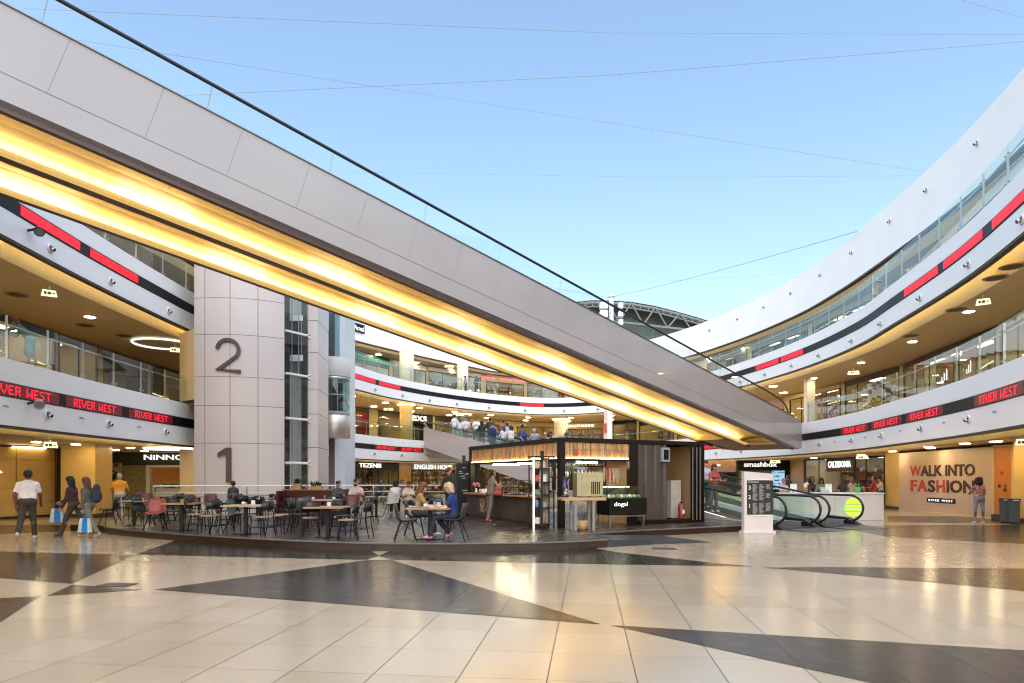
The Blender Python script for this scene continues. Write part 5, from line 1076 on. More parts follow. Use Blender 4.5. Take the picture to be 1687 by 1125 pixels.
chairs = [
 (SD, 181, 865, 100, "dark green shell chair next to the blue shopping bag"), (SD, 236, 867, -100, "dark green shell chair behind the brick red one"), (SR, 256, 873, -165, "brick red shell chair with its back to the court"),
 (BB, 285, 869, 20, "black chair half hidden behind the potted flowers table"), (BK, 322, 876, -80, "black backed chair on the tower side of the potted flowers table"), (BK, 345, 880, 165, "black backed chair with pale seat standing alone near the deck edge"),
 (SG, 392, 876, -95, "bottle green shell chair seen from its side"), (BK, 432, 883, 150, "black backed chair tucked at the pale table beside the green chair"), (BK, 467, 877, 100, "tall black chair with draped dark coat beside the bench"),
 (SY, 498, 868, 30, "grey shell chair with straps of a bag over its back"), (BK, 512, 885, 12, "black backed chair pulled in at the wide oak table's rear"), (BK, 572, 890, 100, "black backed chair drawn out from the wide oak table"), (BB, 595, 885, 85, "black curved chair last before the open planks"),
 (BB, 492, 876, -85, "black chair on the tower side of the wide oak table"), (BB, 370, 868, -60, "black chair in the second row facing the tower"), (SB, 306, 857, 170, "maroon shell chair in the second row before the tower"), (SB, 348, 853, -150, "maroon shell chair next to the white striped chairs"),
 (SY, 385, 852, 60, "grey shell chair with white stripes on its back"), (BB, 444, 862, -70, "black chair in the second row beside the pale table"), (BB, 408, 862, 80, "black chair facing the second row pale table"), (SB, 240, 852, -160, "maroon shell chair near the man in orange"),
 (BB, 275, 858, 120, "black chair between the third row tables"), (BB, 555, 866, 95, "black chair at the bench's far end"), (SB, 580, 858, 178, "maroon upholstered chair behind the couple"), (BB, 515, 868, -90, "black chair close to the planter end of the bench"), (BB, 608, 862, 80, "black chair at the edge of the open planks"),
 (SY, 669, 891, -78, "warm grey shell chair at the eaters' table, nearest the deck edge"), (SY, 684, 881, -80, "warm grey shell chair under the woman in tan"), (SY, 750, 890, 82, "warm grey shell chair carrying the fair haired woman"),
 (SW_, 645, 849, 172, "white shell chair under the woman in white"), (BB, 700, 856, 150, "black chair behind the woman in tan"), (BK, 330, 868, -30, "black backed chair squeezed between first and second row tables"), (BB, 455, 852, 160, "black chair in the third row by the bench"), (BB, 722, 868, -150, "black chair behind the eaters' table")]
chairs += [(BB, 208, 860, 60, "black chair between the dark green pair, one row further in"), (BK, 262, 864, 100, "black backed chair right behind the brick red shell"), (BB, 318, 862, -120, "black chair at the second row table near the flower pot"), (BK, 368, 878, -95, "black backed chair facing the pale table from the tower's side"),
 (BB, 398, 858, 20, "black chair against the third row beneath the numeral"), (SY, 376, 849, 70, "grey striped shell chair next to its twin beneath the numeral"), (BB, 438, 851, 100, "black chair at the banquette's tower end"), (BB, 480, 866, 20, "black chair pushed at the banquette below the cube planter"), (BK, 452, 880, -60, "black backed chair crowded behind the tall black one"),
 (BB, 545, 858, 160, "black chair straight in front of the couple"), (BB, 502, 862, 160, "black chair below the low succulent planter"), (BB, 565, 880, -110, "black chair on the far side of the wide oak table"), (SB, 228, 846, 30, "maroon shell chair in the third row close to the mural"), (BB, 290, 850, 80, "black chair in the third row under the halo ring"), (BB, 640, 838, 90, "black chair by the rail behind the woman in white"), (BB, 690, 846, -60, "black chair next to the woman with tied hair")]
for k, px, yp, rz, lab in chairs: put(k, px, yp, rz, lab)
proto2 = {}
for i, (px, Y, rz) in enumerate(((598, 41, 80), (606, 43, -80), (615, 41, 100), (624, 44, 90), (633, 41, -70), (642, 43, 100), (652, 41, -95), (661, 44, 80))):
    put(BB, px, 0, rz, f"{nth(i)} black chair of the outer cafe in front of TEZENIS, counted from the glass lift", Y=Y, z=0, group="chairs of the outer cafe")
for i, (px, Y) in enumerate(((610, 42), (628, 42.5), (647, 42))): put(('t', .8, .75, 'W_topp', 'disc'), px, 0, 0, f"{nth(i)} small table of the outer cafe in front of TEZENIS, counted from the glass lift", Y=Y, z=0, group="tables of the outer cafe")
# bench unit with planters
a, b = at(462, 23.2, z=DZ), at(572, 22.8, z=DZ); d = b-a; BN_ = empty("banquette", a, math.atan2(d.y, d.x), "long dark red banquette with wooden ledge carrying planters", "bench"); L = d.length
mb = MB(); mb.box2((0, -.25, .38), (L, .2, .47)); mb.build("seat", mat("dark_red_leather", (.07, .008, .007), .4, noise=.15), BN_, .02); mb = MB(); mb.box2((0, .16, .1), (L, .28, .93)); mb.build("backrest", mat("dark_red_leather", (.13, .015, .012), .4), BN_, .02)
mb = MB(); mb.box2((-.03, .12, .93), (L+.03, .42, .97)); mb.build("ledge", W_top, BN_); mb = MB(); mb.box2((.03, -.2, 0), (L-.03, .15, .37)); mb.build("plinth", M_lip, BN_)
mb = MB(); mb.box2((L-.06, -.3, 0), (L, .3, .98)); mb.box2((0, -.3, 0), (.06, .11, .92)); mb.build("end_panel", C_brn, BN_)
M_leaf = mat("succulent_leaf", (.035, .09, .03), .6, noise=.4, scale=8)
def plant(p, label, pot, r, h, n, spread, nm="potted_plant", box=None, leafw=.028, potm=None):
    e = empty(nm, p, 0, label, "potted plant"); m_ = MB()
    if box: m_.add([(x*(1 if z else .9), y*(1 if z else .9), z*h) for z in (0, 1) for x, y in ((-box/2, -.09), (box/2, -.09), (box/2, .09), (-box/2, .09))], [(0, 3, 2, 1), (4, 5, 6, 7), (0, 1, 5, 4), (1, 2, 6, 5), (2, 3, 7, 6), (3, 0, 4, 7)])
    else: m_.lathe([(r*.75, 0), (r, h), (r*.92, h), (r*.85, h-.02)], (0, 0, 0), 14)
    m_.build("pot", potm or mat("wood_planter", (.42, .25, .1), .5, noise=.2), e); m_ = MB(); rnd = random.Random(int(abs(p[0])*100))
    for i in range(n):
        a = rnd.uniform(0, 2*math.pi); el = rnd.uniform(.25, 1.25); ln = spread*rnd.uniform(.6, 1); bx = rnd.uniform(-.5, .5)*(box or r)*.8; base = Vector((bx, rnd.uniform(-.03, .03), h)); d_ = Vector((math.cos(a)*math.cos(el), math.sin(a)*math.cos(el), math.sin(el))); s_ = d_.cross(Vector((0, 0, 1))).normalized()*leafw
        m1 = base+d_*ln*.5+Vector((0, 0, .02)); tip = base+d_*ln-Vector((0, 0, ln*.12)); m_.add([base-s_*.4, m1-s_, tip, m1+s_, base+s_*.4], [(0, 1, 3, 4), (1, 2, 3)])
    m_.build("leaves", M_leaf, e); return e
q = a+d*(24/110); plant((q.x, q.y+.27, DZ+.97), "tall succulent in a cube wooden planter on the bench ledge", 0, .1, .2, 46, .30, box=.28); q = a+d*(56/110); plant((q.x, q.y+.27, DZ+.97), "low spreading succulent in a long wooden planter on the bench ledge", 0, .1, .13, 46, .24, box=.42)
q = a+d*(40/110); m_ = MB(); m_.smooth = True; m_.lathe([(.02, 0), (.05, .02), (.07, .07), (.05, .12), (.035, .15)], (q.x, q.y+.27, DZ+.97), 12); tag(m_.build("clay_bowl", mat("terracotta", (.4, .12, .06), .6)), "small round terracotta bowl between the two planters", "bowl")
# things standing on the tables
def ontable(px, ypx, dx, dy): p = at(px, fy(ypx), z=DZ+.722); return Vector((p.x+dx, p.y+dy, p.z))
M_cer = mat("white_ceramic", (.7, .68, .64), .25, noise=.03); G_cup = glass("tumbler_glass", (.85, .9, .9), .9)
def flowers(p, label):
    e = empty("flower_pot", p, 0, label, "flower pot"); m_ = MB(); m_.lathe([(.045, 0), (.06, .1), (.055, .1)], (0, 0, 0), 12); m_.build("pot", mat("amber_pot", (.35, .25, .08), .4), e); m_ = MB(); rnd = random.Random(int(p[0]*31)); m_.mi = 0
    for i in range(18):
        a, el = rnd.uniform(0, 6.28), rnd.uniform(.3, 1.4); b_ = Vector((0, 0, .1)); t_ = b_+Vector((math.cos(a)*math.cos(el), math.sin(a)*math.cos(el), math.sin(el)))*rnd.uniform(.08, .14); s_ = Vector((-math.sin(a), math.cos(a), 0))*.02; m_.mi = 1 if i % 3 == 0 else 0; m_.add([b_, t_-s_, t_+Vector((0, 0, .02)), t_+s_], [(0, 1, 2, 3)])
    m_.build("blossoms", [M_leaf, mat("petal_red", (.4, .03, .03), .6)], e)
flowers(ontable(299, 874, .0, .05), "flower pot with red blossoms on the oak table by the red chair")
def tableware(px, yp, items, nm_):
    for k, (kind, dx, dy) in enumerate(items):
        p = ontable(px, yp, dx, dy); m_ = MB(); m_.smooth = True
        if kind == 'plate': m_.lathe([(.05, 0), (.11, .015), (.105, .018), (.04, .008)], p, 18); m = M_cer; n_ = "plate"
        elif kind == 'cup': m_.lathe([(.025, 0), (.038, .03), (.04, .07), (.036, .07), (.03, .02)], p, 12); m_.tube([p+Vector((.038, 0, .055)), p+Vector((.065, 0, .045)), p+Vector((.06, 0, .02)), p+Vector((.036, 0, .02))], .005, 5); m = M_cer; n_ = "cup"
        elif kind == 'glass': m_.lathe([(.03, 0), (.036, .13), (.033, .13), (.027, .01)], p, 12); m = G_cup; n_ = "tumbler"
        elif kind == 'pack': m_.smooth = False; m_.box(p+Vector((0, 0, .05)), (.09, .06, .1), .3); m = mat("napkin_pack", (.6, .55, .48), .7); n_ = "napkin_box"
        elif kind == 'bowl': m_.lathe([(.03, 0), (.075, .05), (.07, .052), (.03, .015)], p, 14); m = M_cer; n_ = "bowl"
        tag(m_.build(n_, m), f"{ {'plate': 'white plate', 'cup': 'white cup', 'glass': 'clear tumbler', 'pack': 'napkin box', 'bowl': 'white bowl'}[kind]} on {nm_}, {nth(k)} from the tower end", n_.replace("_", " "), "tableware on the cafe tables")
tableware(708, 889, [('plate', -.36, .1), ('glass', -.28, -.1), ('cup', -.12, .12), ('plate', -.05, -.12), ('glass', .1, .05), ('pack', .17, .22), ('bowl', .24, -.08), ('cup', .38, .06), ('plate', .36, -.2)], "the eaters' table")
tableware(540, 886, [('pack', .0, .1)], "the wide oak table"); tableware(405, 880.5, [('cup', -.1, .1), ('pack', .1, .2)], "the pale table by the green chair"); tableware(221, 866, [('plate', -.05, .0), ('cup', .15, .1)], "the table between the dark green chairs"); tableware(532, 862, [('glass', .05, 0), ('cup', .3, .1), ('cup', -.3, 0)], "the pale second row table")

# ------------------------------------------------------------------ container kiosk
K = empty("container_kiosk", (1.325, 18.0, DZ), R(27.3), "black steel container kiosk with lit timber fascia, counter and open corrugated door", "kiosk"); KL, KW, KH = 5.23, 6.25, 2.48
def kM(x, y, z): return Matrix.Translation(K.location) @ Matrix.Rotation(R(27.3), 4, 'Z') @ Vector((x, y, z))
M_ks = mat("kiosk_steel", (.013, .007, .005), .38, .3, noise=.15, scale=3)
for x, y in ((0, 0), (KL-.14, 0), (0, KW-.14), (KL-.14, KW-.14)): mb = MB(); mb.box2((x, y, 0), (x+.16, y+.16, KH)); mb.build("corner_post", M_ks, K)
mb = MB(); mb.box2((2.36, -.002, 0), (2.66, .14, KH-.02)); mb.build("middle_post", M_ks, K)
mb = MB(); mb.box2((-.01, -.01, KH-.1), (KL+.03, .13, KH+.012)); mb.box2((-.011, .13, KH-.1), (.13, KW+.02, KH+.012)); mb.box2((KL-.1, .13, KH-.1), (KL+.031, KW+.02, KH+.012)); mb.box2((.13, KW-.1, KH-.1), (KL-.1, KW+.021, KH+.012)); mb.build("roof_beam", M_ks, K)
mb = MB(); mb.box2((.05, .05, KH-.03), (KL-.05, KW-.05, KH)); mb.build("roof_sheet", M_ks, K)
mb = MB(); mb.box2((.05, .05, KH-.62), (2.5, KW-.05, KH-.6)); mb.build("soffit", mat("kiosk_soffit", (.03, .025, .02), .5), K)
# lit timber fascias
M_tim = mat("pallet_timber", (.50, .27, .11), .6, noise=.5, scale=2.2, stretch=(7, 7, 1)); mb = MB(); rnd = random.Random(2)
x = .18
while x < 2.34: w_ = rnd.uniform(.1, .16); mb.box2((x, .03+rnd.uniform(0, .01), KH-.56), (min(x+w_-.008, 2.35), .07, KH-.12)); x += w_
mb.build("timber_fascia", M_tim, K); mb = MB(); y = .18
while y < KW-.2: w_ = rnd.uniform(.1, .17); mb.box2((.03+rnd.uniform(0, .01), y, KH-.56), (.07, y+w_-.008, KH-.12)); y += w_
mb.build("timber_fascia", M_tim, K)
mb = MB(); mb.box2((.16, -.004, KH-.6), (2.36, .10, KH-.565)); mb.box2((-.004, .16, KH-.6), (.1, KW-.14, KH-.565)); mb.build("fascia_rail", M_ks, K)
E_k = emis("fascia_strip", (1, .74, .33), 13); mb = MB(); mb.box2((.2, .006, KH-.563), (2.32, .022, KH-.55)); mb.build("light_strip", E_k, K); mb = MB(); mb.box2((.006, .2, KH-.563), (.022, KW-.18, KH-.55)); mb.build("light_strip", E_k, K)
mb = MB()
for k in range(9): mb.box2((.22+.265*k, .005, KH-.56), (.23+.265*k, .02, KH-.12))
for k in range(5): mb.box2((.005, .18+1.4*k, KH-.56), (.02, .205+1.4*k, KH-.12))
mb.box2((.2, .005, KH-.3), (2.34, .015, KH-.293)); mb.build("wire_grid", M_steel, K)
mb = MB(); mb.add([(.42, .0, KH-.42), (.52, .0, KH-.28), (.62, .0, KH-.42), (.52, .0, KH-.5)], [(0, 1, 2, 3)]); mb.build("diamond_emblem", mat("emblem_red", (.5, .08, .03), .5), K)
# counter along the long side
mb = MB(); mb.box2((-.25, .9, .80), (.35, 6.2, .86)); mb.build("counter_top", mat("counter_oak", (.40, .20, .08), .35, noise=.2, scale=3, stretch=(8, 1, 1)), K, .006); mb = MB(); y = 1.0
while y < 6.1: mb.box2((-.11, y, .08), (-.07, y+.17, .8)); y += .18
mb.box2((-.07, .95, .0), (.2, 6.15, .8)); mb.build("counter_front", mat("counter_slats", (.06, .04, .03), .5, noise=.3, scale=4), K)
mb = MB(); mb.box2((-.12, 4.5, .2), (-.112, 5.2, .72)); mb.build("emblem_board", mat("emblem_board", (.12, .07, .05), .5), K); lg = [( -.125, 4.85+.16*math.cos(R(t))*(1 if t < 180 else .8), .5+.16*math.sin(R(t))) for t in range(0, 360, 15)]
mb = MB(); mb.tube(lg, .014, 5, closed=True); mb.tube([(-.125, 4.85, .36), (-.125, 4.85, .62)], .012, 5); mb.build("round_emblem", mat("emblem_cream", (.45, .3, .22), .6), K); letters("MEZO", .09, mat("emblem_cream", (.45, .3, .22), .6), K, face_M((-.122, 4.85, .23), (0, -1, 0)), .01, 0, .36, "emblem_lettering")
# inner walls, shelves and goods
mb = MB(); mb.box2((KL-.2, .2, 0), (KL-.12, KW-.2, KH-.1)); mb.box2((2.62, .25, 0), (2.68, 2.2, KH-.6)); mb.build("inner_wall", mat("kiosk_ply", (.42, .27, .13), .6, noise=.15, scale=2), K)
mb = MB(); mb.box2((.16, 1.5, 1.38), (2.6, 1.72, 1.41)); mb.box2((.16, 1.5, 1.72), (2.6, 1.72, 1.75)); [mb.box2((x_, 1.52, 1.0), (x_+.03, 1.7, 1.86)) for x_ in (.16, .75, 1.35, 1.95, 2.57)]; sh = mb.build("bottle_rack", M_ks, K)
mb = MB(); mb.smooth = True; rnd = random.Random(4)
for z_ in (1.42, 1.76):
    for k in range(17):
        x_ = .28+.135*k; r = rnd.uniform(.03, .045); mb.mi = rnd.choice((1, 3, 5, 7, 9)); hh = rnd.uniform(.16, .24) if z_ < 1.6 else .09; mb.lathe([(r, 0), (r, hh*.65), (r*.4, hh*.85), (r*.4, hh)], (x_, 1.6, z_), 8)
mb.build("bottles", M_goods, sh)
mb = MB(); mb.box2((1.2, .95, KH-.66), (1.9, 1.05, KH-.63)); mb.box2((.4, 3.2, KH-.66), (1.4, 3.3, KH-.63)); mb.box2((.4, 5, KH-.66), (1.4, 5.1, KH-.63)); mb.build("ceiling_lamp", emis("kiosk_lamp", (1, .85, .55), 30), K)
mb = MB(); mb.smooth = True; rnd = random.Random(9); mb.tube([(1.72, .42, 1.7), (2.34, .42, 1.7)], .012, 5)
for k in range(9): x_ = 1.76+.068*k; mb.mi = rnd.choice((0, 3, 6, 9, 3)); ln = rnd.uniform(.3, .5); mb.lathe([(.01, 0), (.026, -.03), (.032, -ln*.6), (.02, -ln), (.004, -ln-.02)], (x_, .42, 1.69), 8)
HM = mb.build("hanging_sausages", M_goods, K)
# closed corrugated door leaf and folded open leaf
def corr(m_, x0, x1, y, z0, z1, n=5, d=.05, M=None):
    w_ = (x1-x0)/n; P_ = []
    for k in range(n): a = x0+k*w_; P_ += [(a, y), (a+w_*.3, y), (a+w_*.42, y+d), (a+w_*.78, y+d), (a+w_*.9, y)]
    P_.append((x1, y)); vs = [(x, yy, z) for z in (z0, z1) for x, yy in P_]; k = len(P_); m_.add(vs, [(i, i+1, k+i+1, k+i) for i in range(k-1)], M)
M_cor = mat("corrugated_brown", (.095, .075, .063), .38, .3, noise=.1, scale=2)
mb = MB(); corr(mb, 2.68, 3.74, .0, .14, KH-.13, 3, .06); mb.box2((2.68, .07, .1), (3.74, .1, KH-.1)); mb.build("corrugated_panel", M_cor, K)
mb = MB(); mb.box2((2.7, -.01, 0), (KL, .12, .12)); mb.build("sill_beam", M_ks, K)
for k, x_ in enumerate((4.72, 4.88, 5.02)): m_ = MB(); m_.tube([(x_, -.06, .08), (x_, -.06, KH-.16)], .022, 8); m_.build("locking_bar", mat("bar_paint", (.13, .11, .10), .45, .3, noise=.2), K)
mb = MB(); corr(mb, 4.66, KL, -.02, .06, KH-.1, 3, .05); mb.build("open_door_leaf", M_ks, K)
mb = MB(); mb.box2((3.76, 2.0, .0), (KL-.2, 2.06, KH-.1)); mb.box2((3.76, .12, .12), (3.8, 2.0, KH-.1)); mb.build("store_wall", mat("store_wall", (.45, .33, .18), .7), K); mb = MB(); mb.box2((4.3, 1.2, .13), (4.64, 1.9, 1.5)); mb.build("fridge", mat("fridge_brown", (.05, .035, .02), .4), K); mb = MB(); mb.box2((4.35, .5, .13), (4.75, .9, 1.3)); mb.build("store_cupboard", mat("cupboard_beige", (.5, .44, .38), .6), K)
mb = MB(); mb.box2((4.0, .9, KH-.15), (4.5, 1.0, KH-.12)); mb.build("ceiling_lamp", emis("kiosk_lamp2", (1, .85, .6), 3), K)
mb = MB(); mb.box2((3.5, -.1, KH-.62), (3.78, -.01, KH-.2)); ac = mb.build("speaker_box", M_grey, K); mb = MB(); mb.box2((3.55, -.108, KH-.56), (3.73, -.101, KH-.26)); mb.build("grille", M_black, ac)
# extinguisher in the doorway
p = kM(4.45, .15, .12); e = empty("fire_extinguisher", p, R(27), "dark red fire extinguisher standing in the kiosk doorway", "fire extinguisher"); m_ = MB(); m_.smooth = True; m_.lathe([(.09, 0), (.095, .03), (.095, .36), (.06, .44), (.03, .47)], (0, 0, 0), 16); m_.build("cylinder", mat("extinguisher_red", (.25, .02, .02), .35), e); m_ = MB(); m_.box((.02, 0, .51), (.12, .03, .02)); m_.tube([(0, 0, .46), (0, 0, .52)], .02, 6); m_.tube([(-.02, 0, .5), (-.12, 0, .45), (-.13, 0, .25)], .012, 5); m_.build("valve_and_hose", M_black, e); m_ = MB(); m_.box((0, -.094, .22), (.09, .006, .12)); m_.build("instruction_plate", M_cer, e)
# table with ice machine
a = Vector((1.25, 17.15, DZ)); TR = R(8)
e = empty("side_table", a, TR, "oak topped side table with grey steel legs in front of the kiosk", "table"); mb = MB(); mb.box2((0, -.3, .79), (1.17, .3, .87)); mb.build("table_top", mat("counter_oak2", (.45, .27, .13), .4, noise=.2, scale=3, stretch=(1, 8, 1)), e, .005)
for x_, y_ in ((.36, -.24), (.84, -.24), (.36, .24), (.84, .24)): m_ = MB(); m_.box((x_, y_, .4), (.07, .07, .79)); m_.build("leg", mat("steel_leg_grey", (.22, .22, .23), .4, .5), e)
tM = Matrix.Translation(a) @ Matrix.Rotation(TR, 4, 'Z')
e = empty("ice_machine", tM @ Vector((.40, -.25, .875)), TR, "boxy beige steel ice machine with dark louvres on the side table", "machine"); mb = MB(); mb.box2((0, 0, .02), (.70, .5, .64)); mb.build("casing", mat("beige_steel", (.36, .30, .17), .38, .5, noise=.1), e, .012); mb = MB(); [mb.box2((.38+.05*k, -.006, .08), (.41+.05*k, -.0005, .40)) for k in range(5)]; mb.build("louvre", M_black, e); mb = MB(); mb.box2((.13, -.004, .03), (.136, -.001, .63)); mb.build("door_seam", M_dark, e); mb = MB(); [mb.box2((x_-.02, y_-.02, 0), (x_+.02, y_+.02, .02)) for x_ in (.05, .65) for y_ in (.05, .45)]; mb.build("foot", M_black, e)
e = empty("grinder", tM @ Vector((.14, 0, .872)), TR, "dark blue and black coffee grinder beside the ice machine", "machine"); mb = MB(); mb.smooth = True; mb.lathe([(.1, 0), (.1, .05), (.06, .08), (.08, .2), (.08, .34), (.05, .36), (.1, .5), (.1, .52)], (0, 0, 0), 14); mb.build("body", mat("navy_gloss", (.02, .02, .07), .25), e); mb = MB(); mb.box((0, -.1, .2), (.05, .1, .04)); mb.build("spout", M_steel, e); mb = MB(); mb.box((0, -.083, .12), (.08, .01, .08)); mb.build("sticker", mat("sticker_yellow", (.6, .5, .1), .5), e)
p = tM @ Vector((.62, .1, 0)); e = empty("wicker_basket", p, 0, "round straw basket on the planks under the side table", "basket"); mb = MB(); mb.smooth = True; mb.lathe([(.14, 0), (.165, .12), (.16, .26), (.15, .26), (.15, .04)], (0, 0, 0), 18); mb.build("basket_body", mat("straw", (.5, .3, .13), .8, noise=.45, scale=40, bump=.8), e); mb = MB(); rnd = random.Random(1)
for k in range(16): a_ = rnd.uniform(0, 6.28); mb.tube([(0, 0, .1), (math.cos(a_)*.08, math.sin(a_)*.08, .35), (math.cos(a_)*.16, math.sin(a_)*.16, rnd.uniform(.38, .5))], .004, 4)
mb.build("dried_stems", mat("dried_stem", (.06, .04, .02), .8), e)
# glass display fridge
p = kM(1.35, -.08, 0); e = empty("display_fridge", p, R(27.3), "black ice cream display fridge with glass hood and white script", "fridge"); mb = MB(); mb.box2((0, -.35, .33), (1.3, .3, .80)); mb.build("cabinet", mat("gloss_black", (.008, .009, .009), .15, noise=0), e, .01); mb = MB(); mb.quad((.02, -.33, .81), (1.28, -.33, .81), (1.28, -.2, 1.14), (.02, -.2, 1.14)); mb.quad((.02, -.2, 1.14), (1.28, -.2, 1.14), (1.28, .26, 1.14), (.02, .26, 1.14)); mb.build("glass_hood", glass("fridge_glass", (.75, .9, .82), .85), e); mb = MB(); [mb.box2((x_, -.22, .81), (x_+.02, -.2, 1.15)) for x_ in (0, .64, 1.28)]; mb.box2((0, .25, .81), (1.3, .28, 1.15)); mb.build("hood_frame", M_dark, e); mb = MB(); mb.box2((.05, .1, 1.11), (1.25, .14, 1.125)); mb.build("hood_lamp", emis("hood_lamp", (.9, 1, .8), 5), e)
mb = MB(); mb.smooth = True; rnd = random.Random(6)
for k in range(16): mb.mi = rnd.choice((5, 5, 7, 3)); mb.lathe([(.05, 0), (.07, .03), (.05, .08), (.01, .1)], (.1+.15*(k % 8), -.15+.2*(k//8), .805), 8)
mb.build("desserts", M_goods, e); mb = MB(); mb.box2((.05, -.33, .28), (1.25, -.27, .31)); mb.build("lower_rail", M_steel, e); letters("dogal", .15, E_sign, e, face_M((.38, -.354, .55), (1, 0, 0)), .006, .0, .46, "script_lettering"); mb = MB(); [mb.box((x_, y_, .16), (.05, .05, .32)) for x_ in (.06, 1.24) for y_ in (-.25, .25)]; mb.build("leg", M_steel, e)
p = kM(1.2, .0, 0)
# white lit frame shelf tower
A_ = Vector((.575, 17.75, DZ)); e = empty("shelf_tower", A_, R(18), "tall black shelf tower with one glowing white edge at the kiosk corner", "shelf"); Ls = .62
mb = MB(); mb.box2((0, -.005, 0), (.035, .03, 1.94)); mb.build("light_tube", emis("tube_white", (1, .93, .75), 1.3), e); mb = MB(); [mb.box2(a_, b_) for a_, b_ in (((.036, 0, 0), (.06, .4, .03)), ((Ls-.03, 0, 0), (Ls, .03, 1.97)), ((0, .37, 0), (.03, .4, 1.97)), ((Ls-.03, .37, 0), (Ls, .4, 1.97)), ((.0, 0, 1.945), (Ls, .4, 1.975)))]; mb.build("frame", M_ks, e)
mb = MB(); [mb.box2((.036, .031, z_), (Ls-.031, .369, z_+.022)) for z_ in (.1, .55, .9, 1.25, 1.62)]; mb.build("shelf", M_ks, e)
mb = MB(); mb.box2((.36, .374, .12), (Ls-.04, .39, 1.93)); mb.build("white_tiles", mat("glazed_tiles", (.45, .40, .30), .3, noise=.3, scale=7), e)
rnd = random.Random(12); lbl = ("coffee tin", "paper bag of beans", "wire basket", "white box", "glass jar")
for i, z_ in enumerate((.122, .572, .922, 1.272, 1.642)):
    for j in range(2):
        q = Matrix.Translation(A_) @ Matrix.Rotation(R(18), 4, 'Z') @ Vector((.17+.2*j, .18, z_)); m_ = MB(); hh = rnd.uniform(.12, .2)
        if (i+j) % 2: m_.smooth = True; m_.lathe([(.05, 0), (.055, .02), (.055, hh), (.03, hh+.03), (.03, hh+.04)], q, 12); n_ = "storage_jar"; lab = "rounded jar"
        else: m_.box((q.x, q.y, q.z+hh/2), (.12, .1, hh), R(18)); m_.box((q.x, q.y, q.z+hh+.008), (.13, .11, .014), R(18)); n_ = "gift_box"; lab = "small lidded box"
        tag(m_.build(n_, M_goods[(3*i+5*j+1) % 10]), f"{lab} on the {nth(i)} shelf up of the shelf tower, {'light tube' if j == 0 else 'post'} side", "jar" if (i+j) % 2 else "box", "goods on the shelf tower")
p = at(893, 17.55, z=DZ); e = empty("queue_post", p, 0, "slim black floor stand with dark screen head in front of the shelf tower", "stand"); mb = MB(); mb.lathe([(.14, 0), (.14, .015), (.03, .03)], (0, 0, 0), 16); mb.build("base_plate", M_black, e); mb = MB(); mb.box((0, 0, .95), (.05, .04, 1.85)); mb.build("pole", M_black, e); mb = MB(); mb.box((0, 0, 1.97), (.1, .06, .26)); mb.build("head_unit", M_black, e, .01)
# dark menu cabinet at the far counter end
p = at(771, 24.1, z=DZ); e = empty("menu_cabinet", p, R(8), "black menu cabinet with white chalk lines behind the counter end", "cabinet"); mb = MB(); mb.box((0, 0, .95), (.85, .45, 1.9)); mb.build("cabinet_body", M_black, e, .01); mb = MB(); mb.box((-.15, 0, 2.05), (.12, .12, .3)); mb.box((.1, -.2, 1.94), (.5, .04, .1)); mb.build("top_unit", M_dark, e); mb = MB(); rnd = random.Random(3)
for k in range(11): mb.box((rnd.uniform(-.3, .25), -.229, rnd.uniform(.9, 1.75)), (rnd.uniform(.06, .22), .006, .022))
mb.build("chalk_lines", mat("chalk", (.5, .5, .48), .8, noise=0), e)
M_pk = mat("pink_petals", (.6, .2, .2), .7, noise=.3)
def oncounter(x, y, z=.862): return kM(x, y, z)
p = oncounter(-.15, 5.3); e = empty("flower_vase", p, 0, "small vase of pink flowers on the counter", "vase"); mb = MB(); mb.smooth = True; mb.lathe([(.03, 0), (.045, .06), (.025, .14), (.03, .16)], (0, 0, 0), 12); mb.build("vase_body", M_cer, e); mb = MB(); rnd = random.Random(2)
for k in range(30): a_ = rnd.uniform(0, 6.28); rr_ = rnd.uniform(0, .13); c_ = Vector((math.cos(a_)*rr_, math.sin(a_)*rr_, .26+rnd.uniform(-.05, .08))); mb.lathe([(.01, -.02), (.03, 0), (.02, .02)], c_, 6)
mb.build("pink_flowers", M_pk, e)
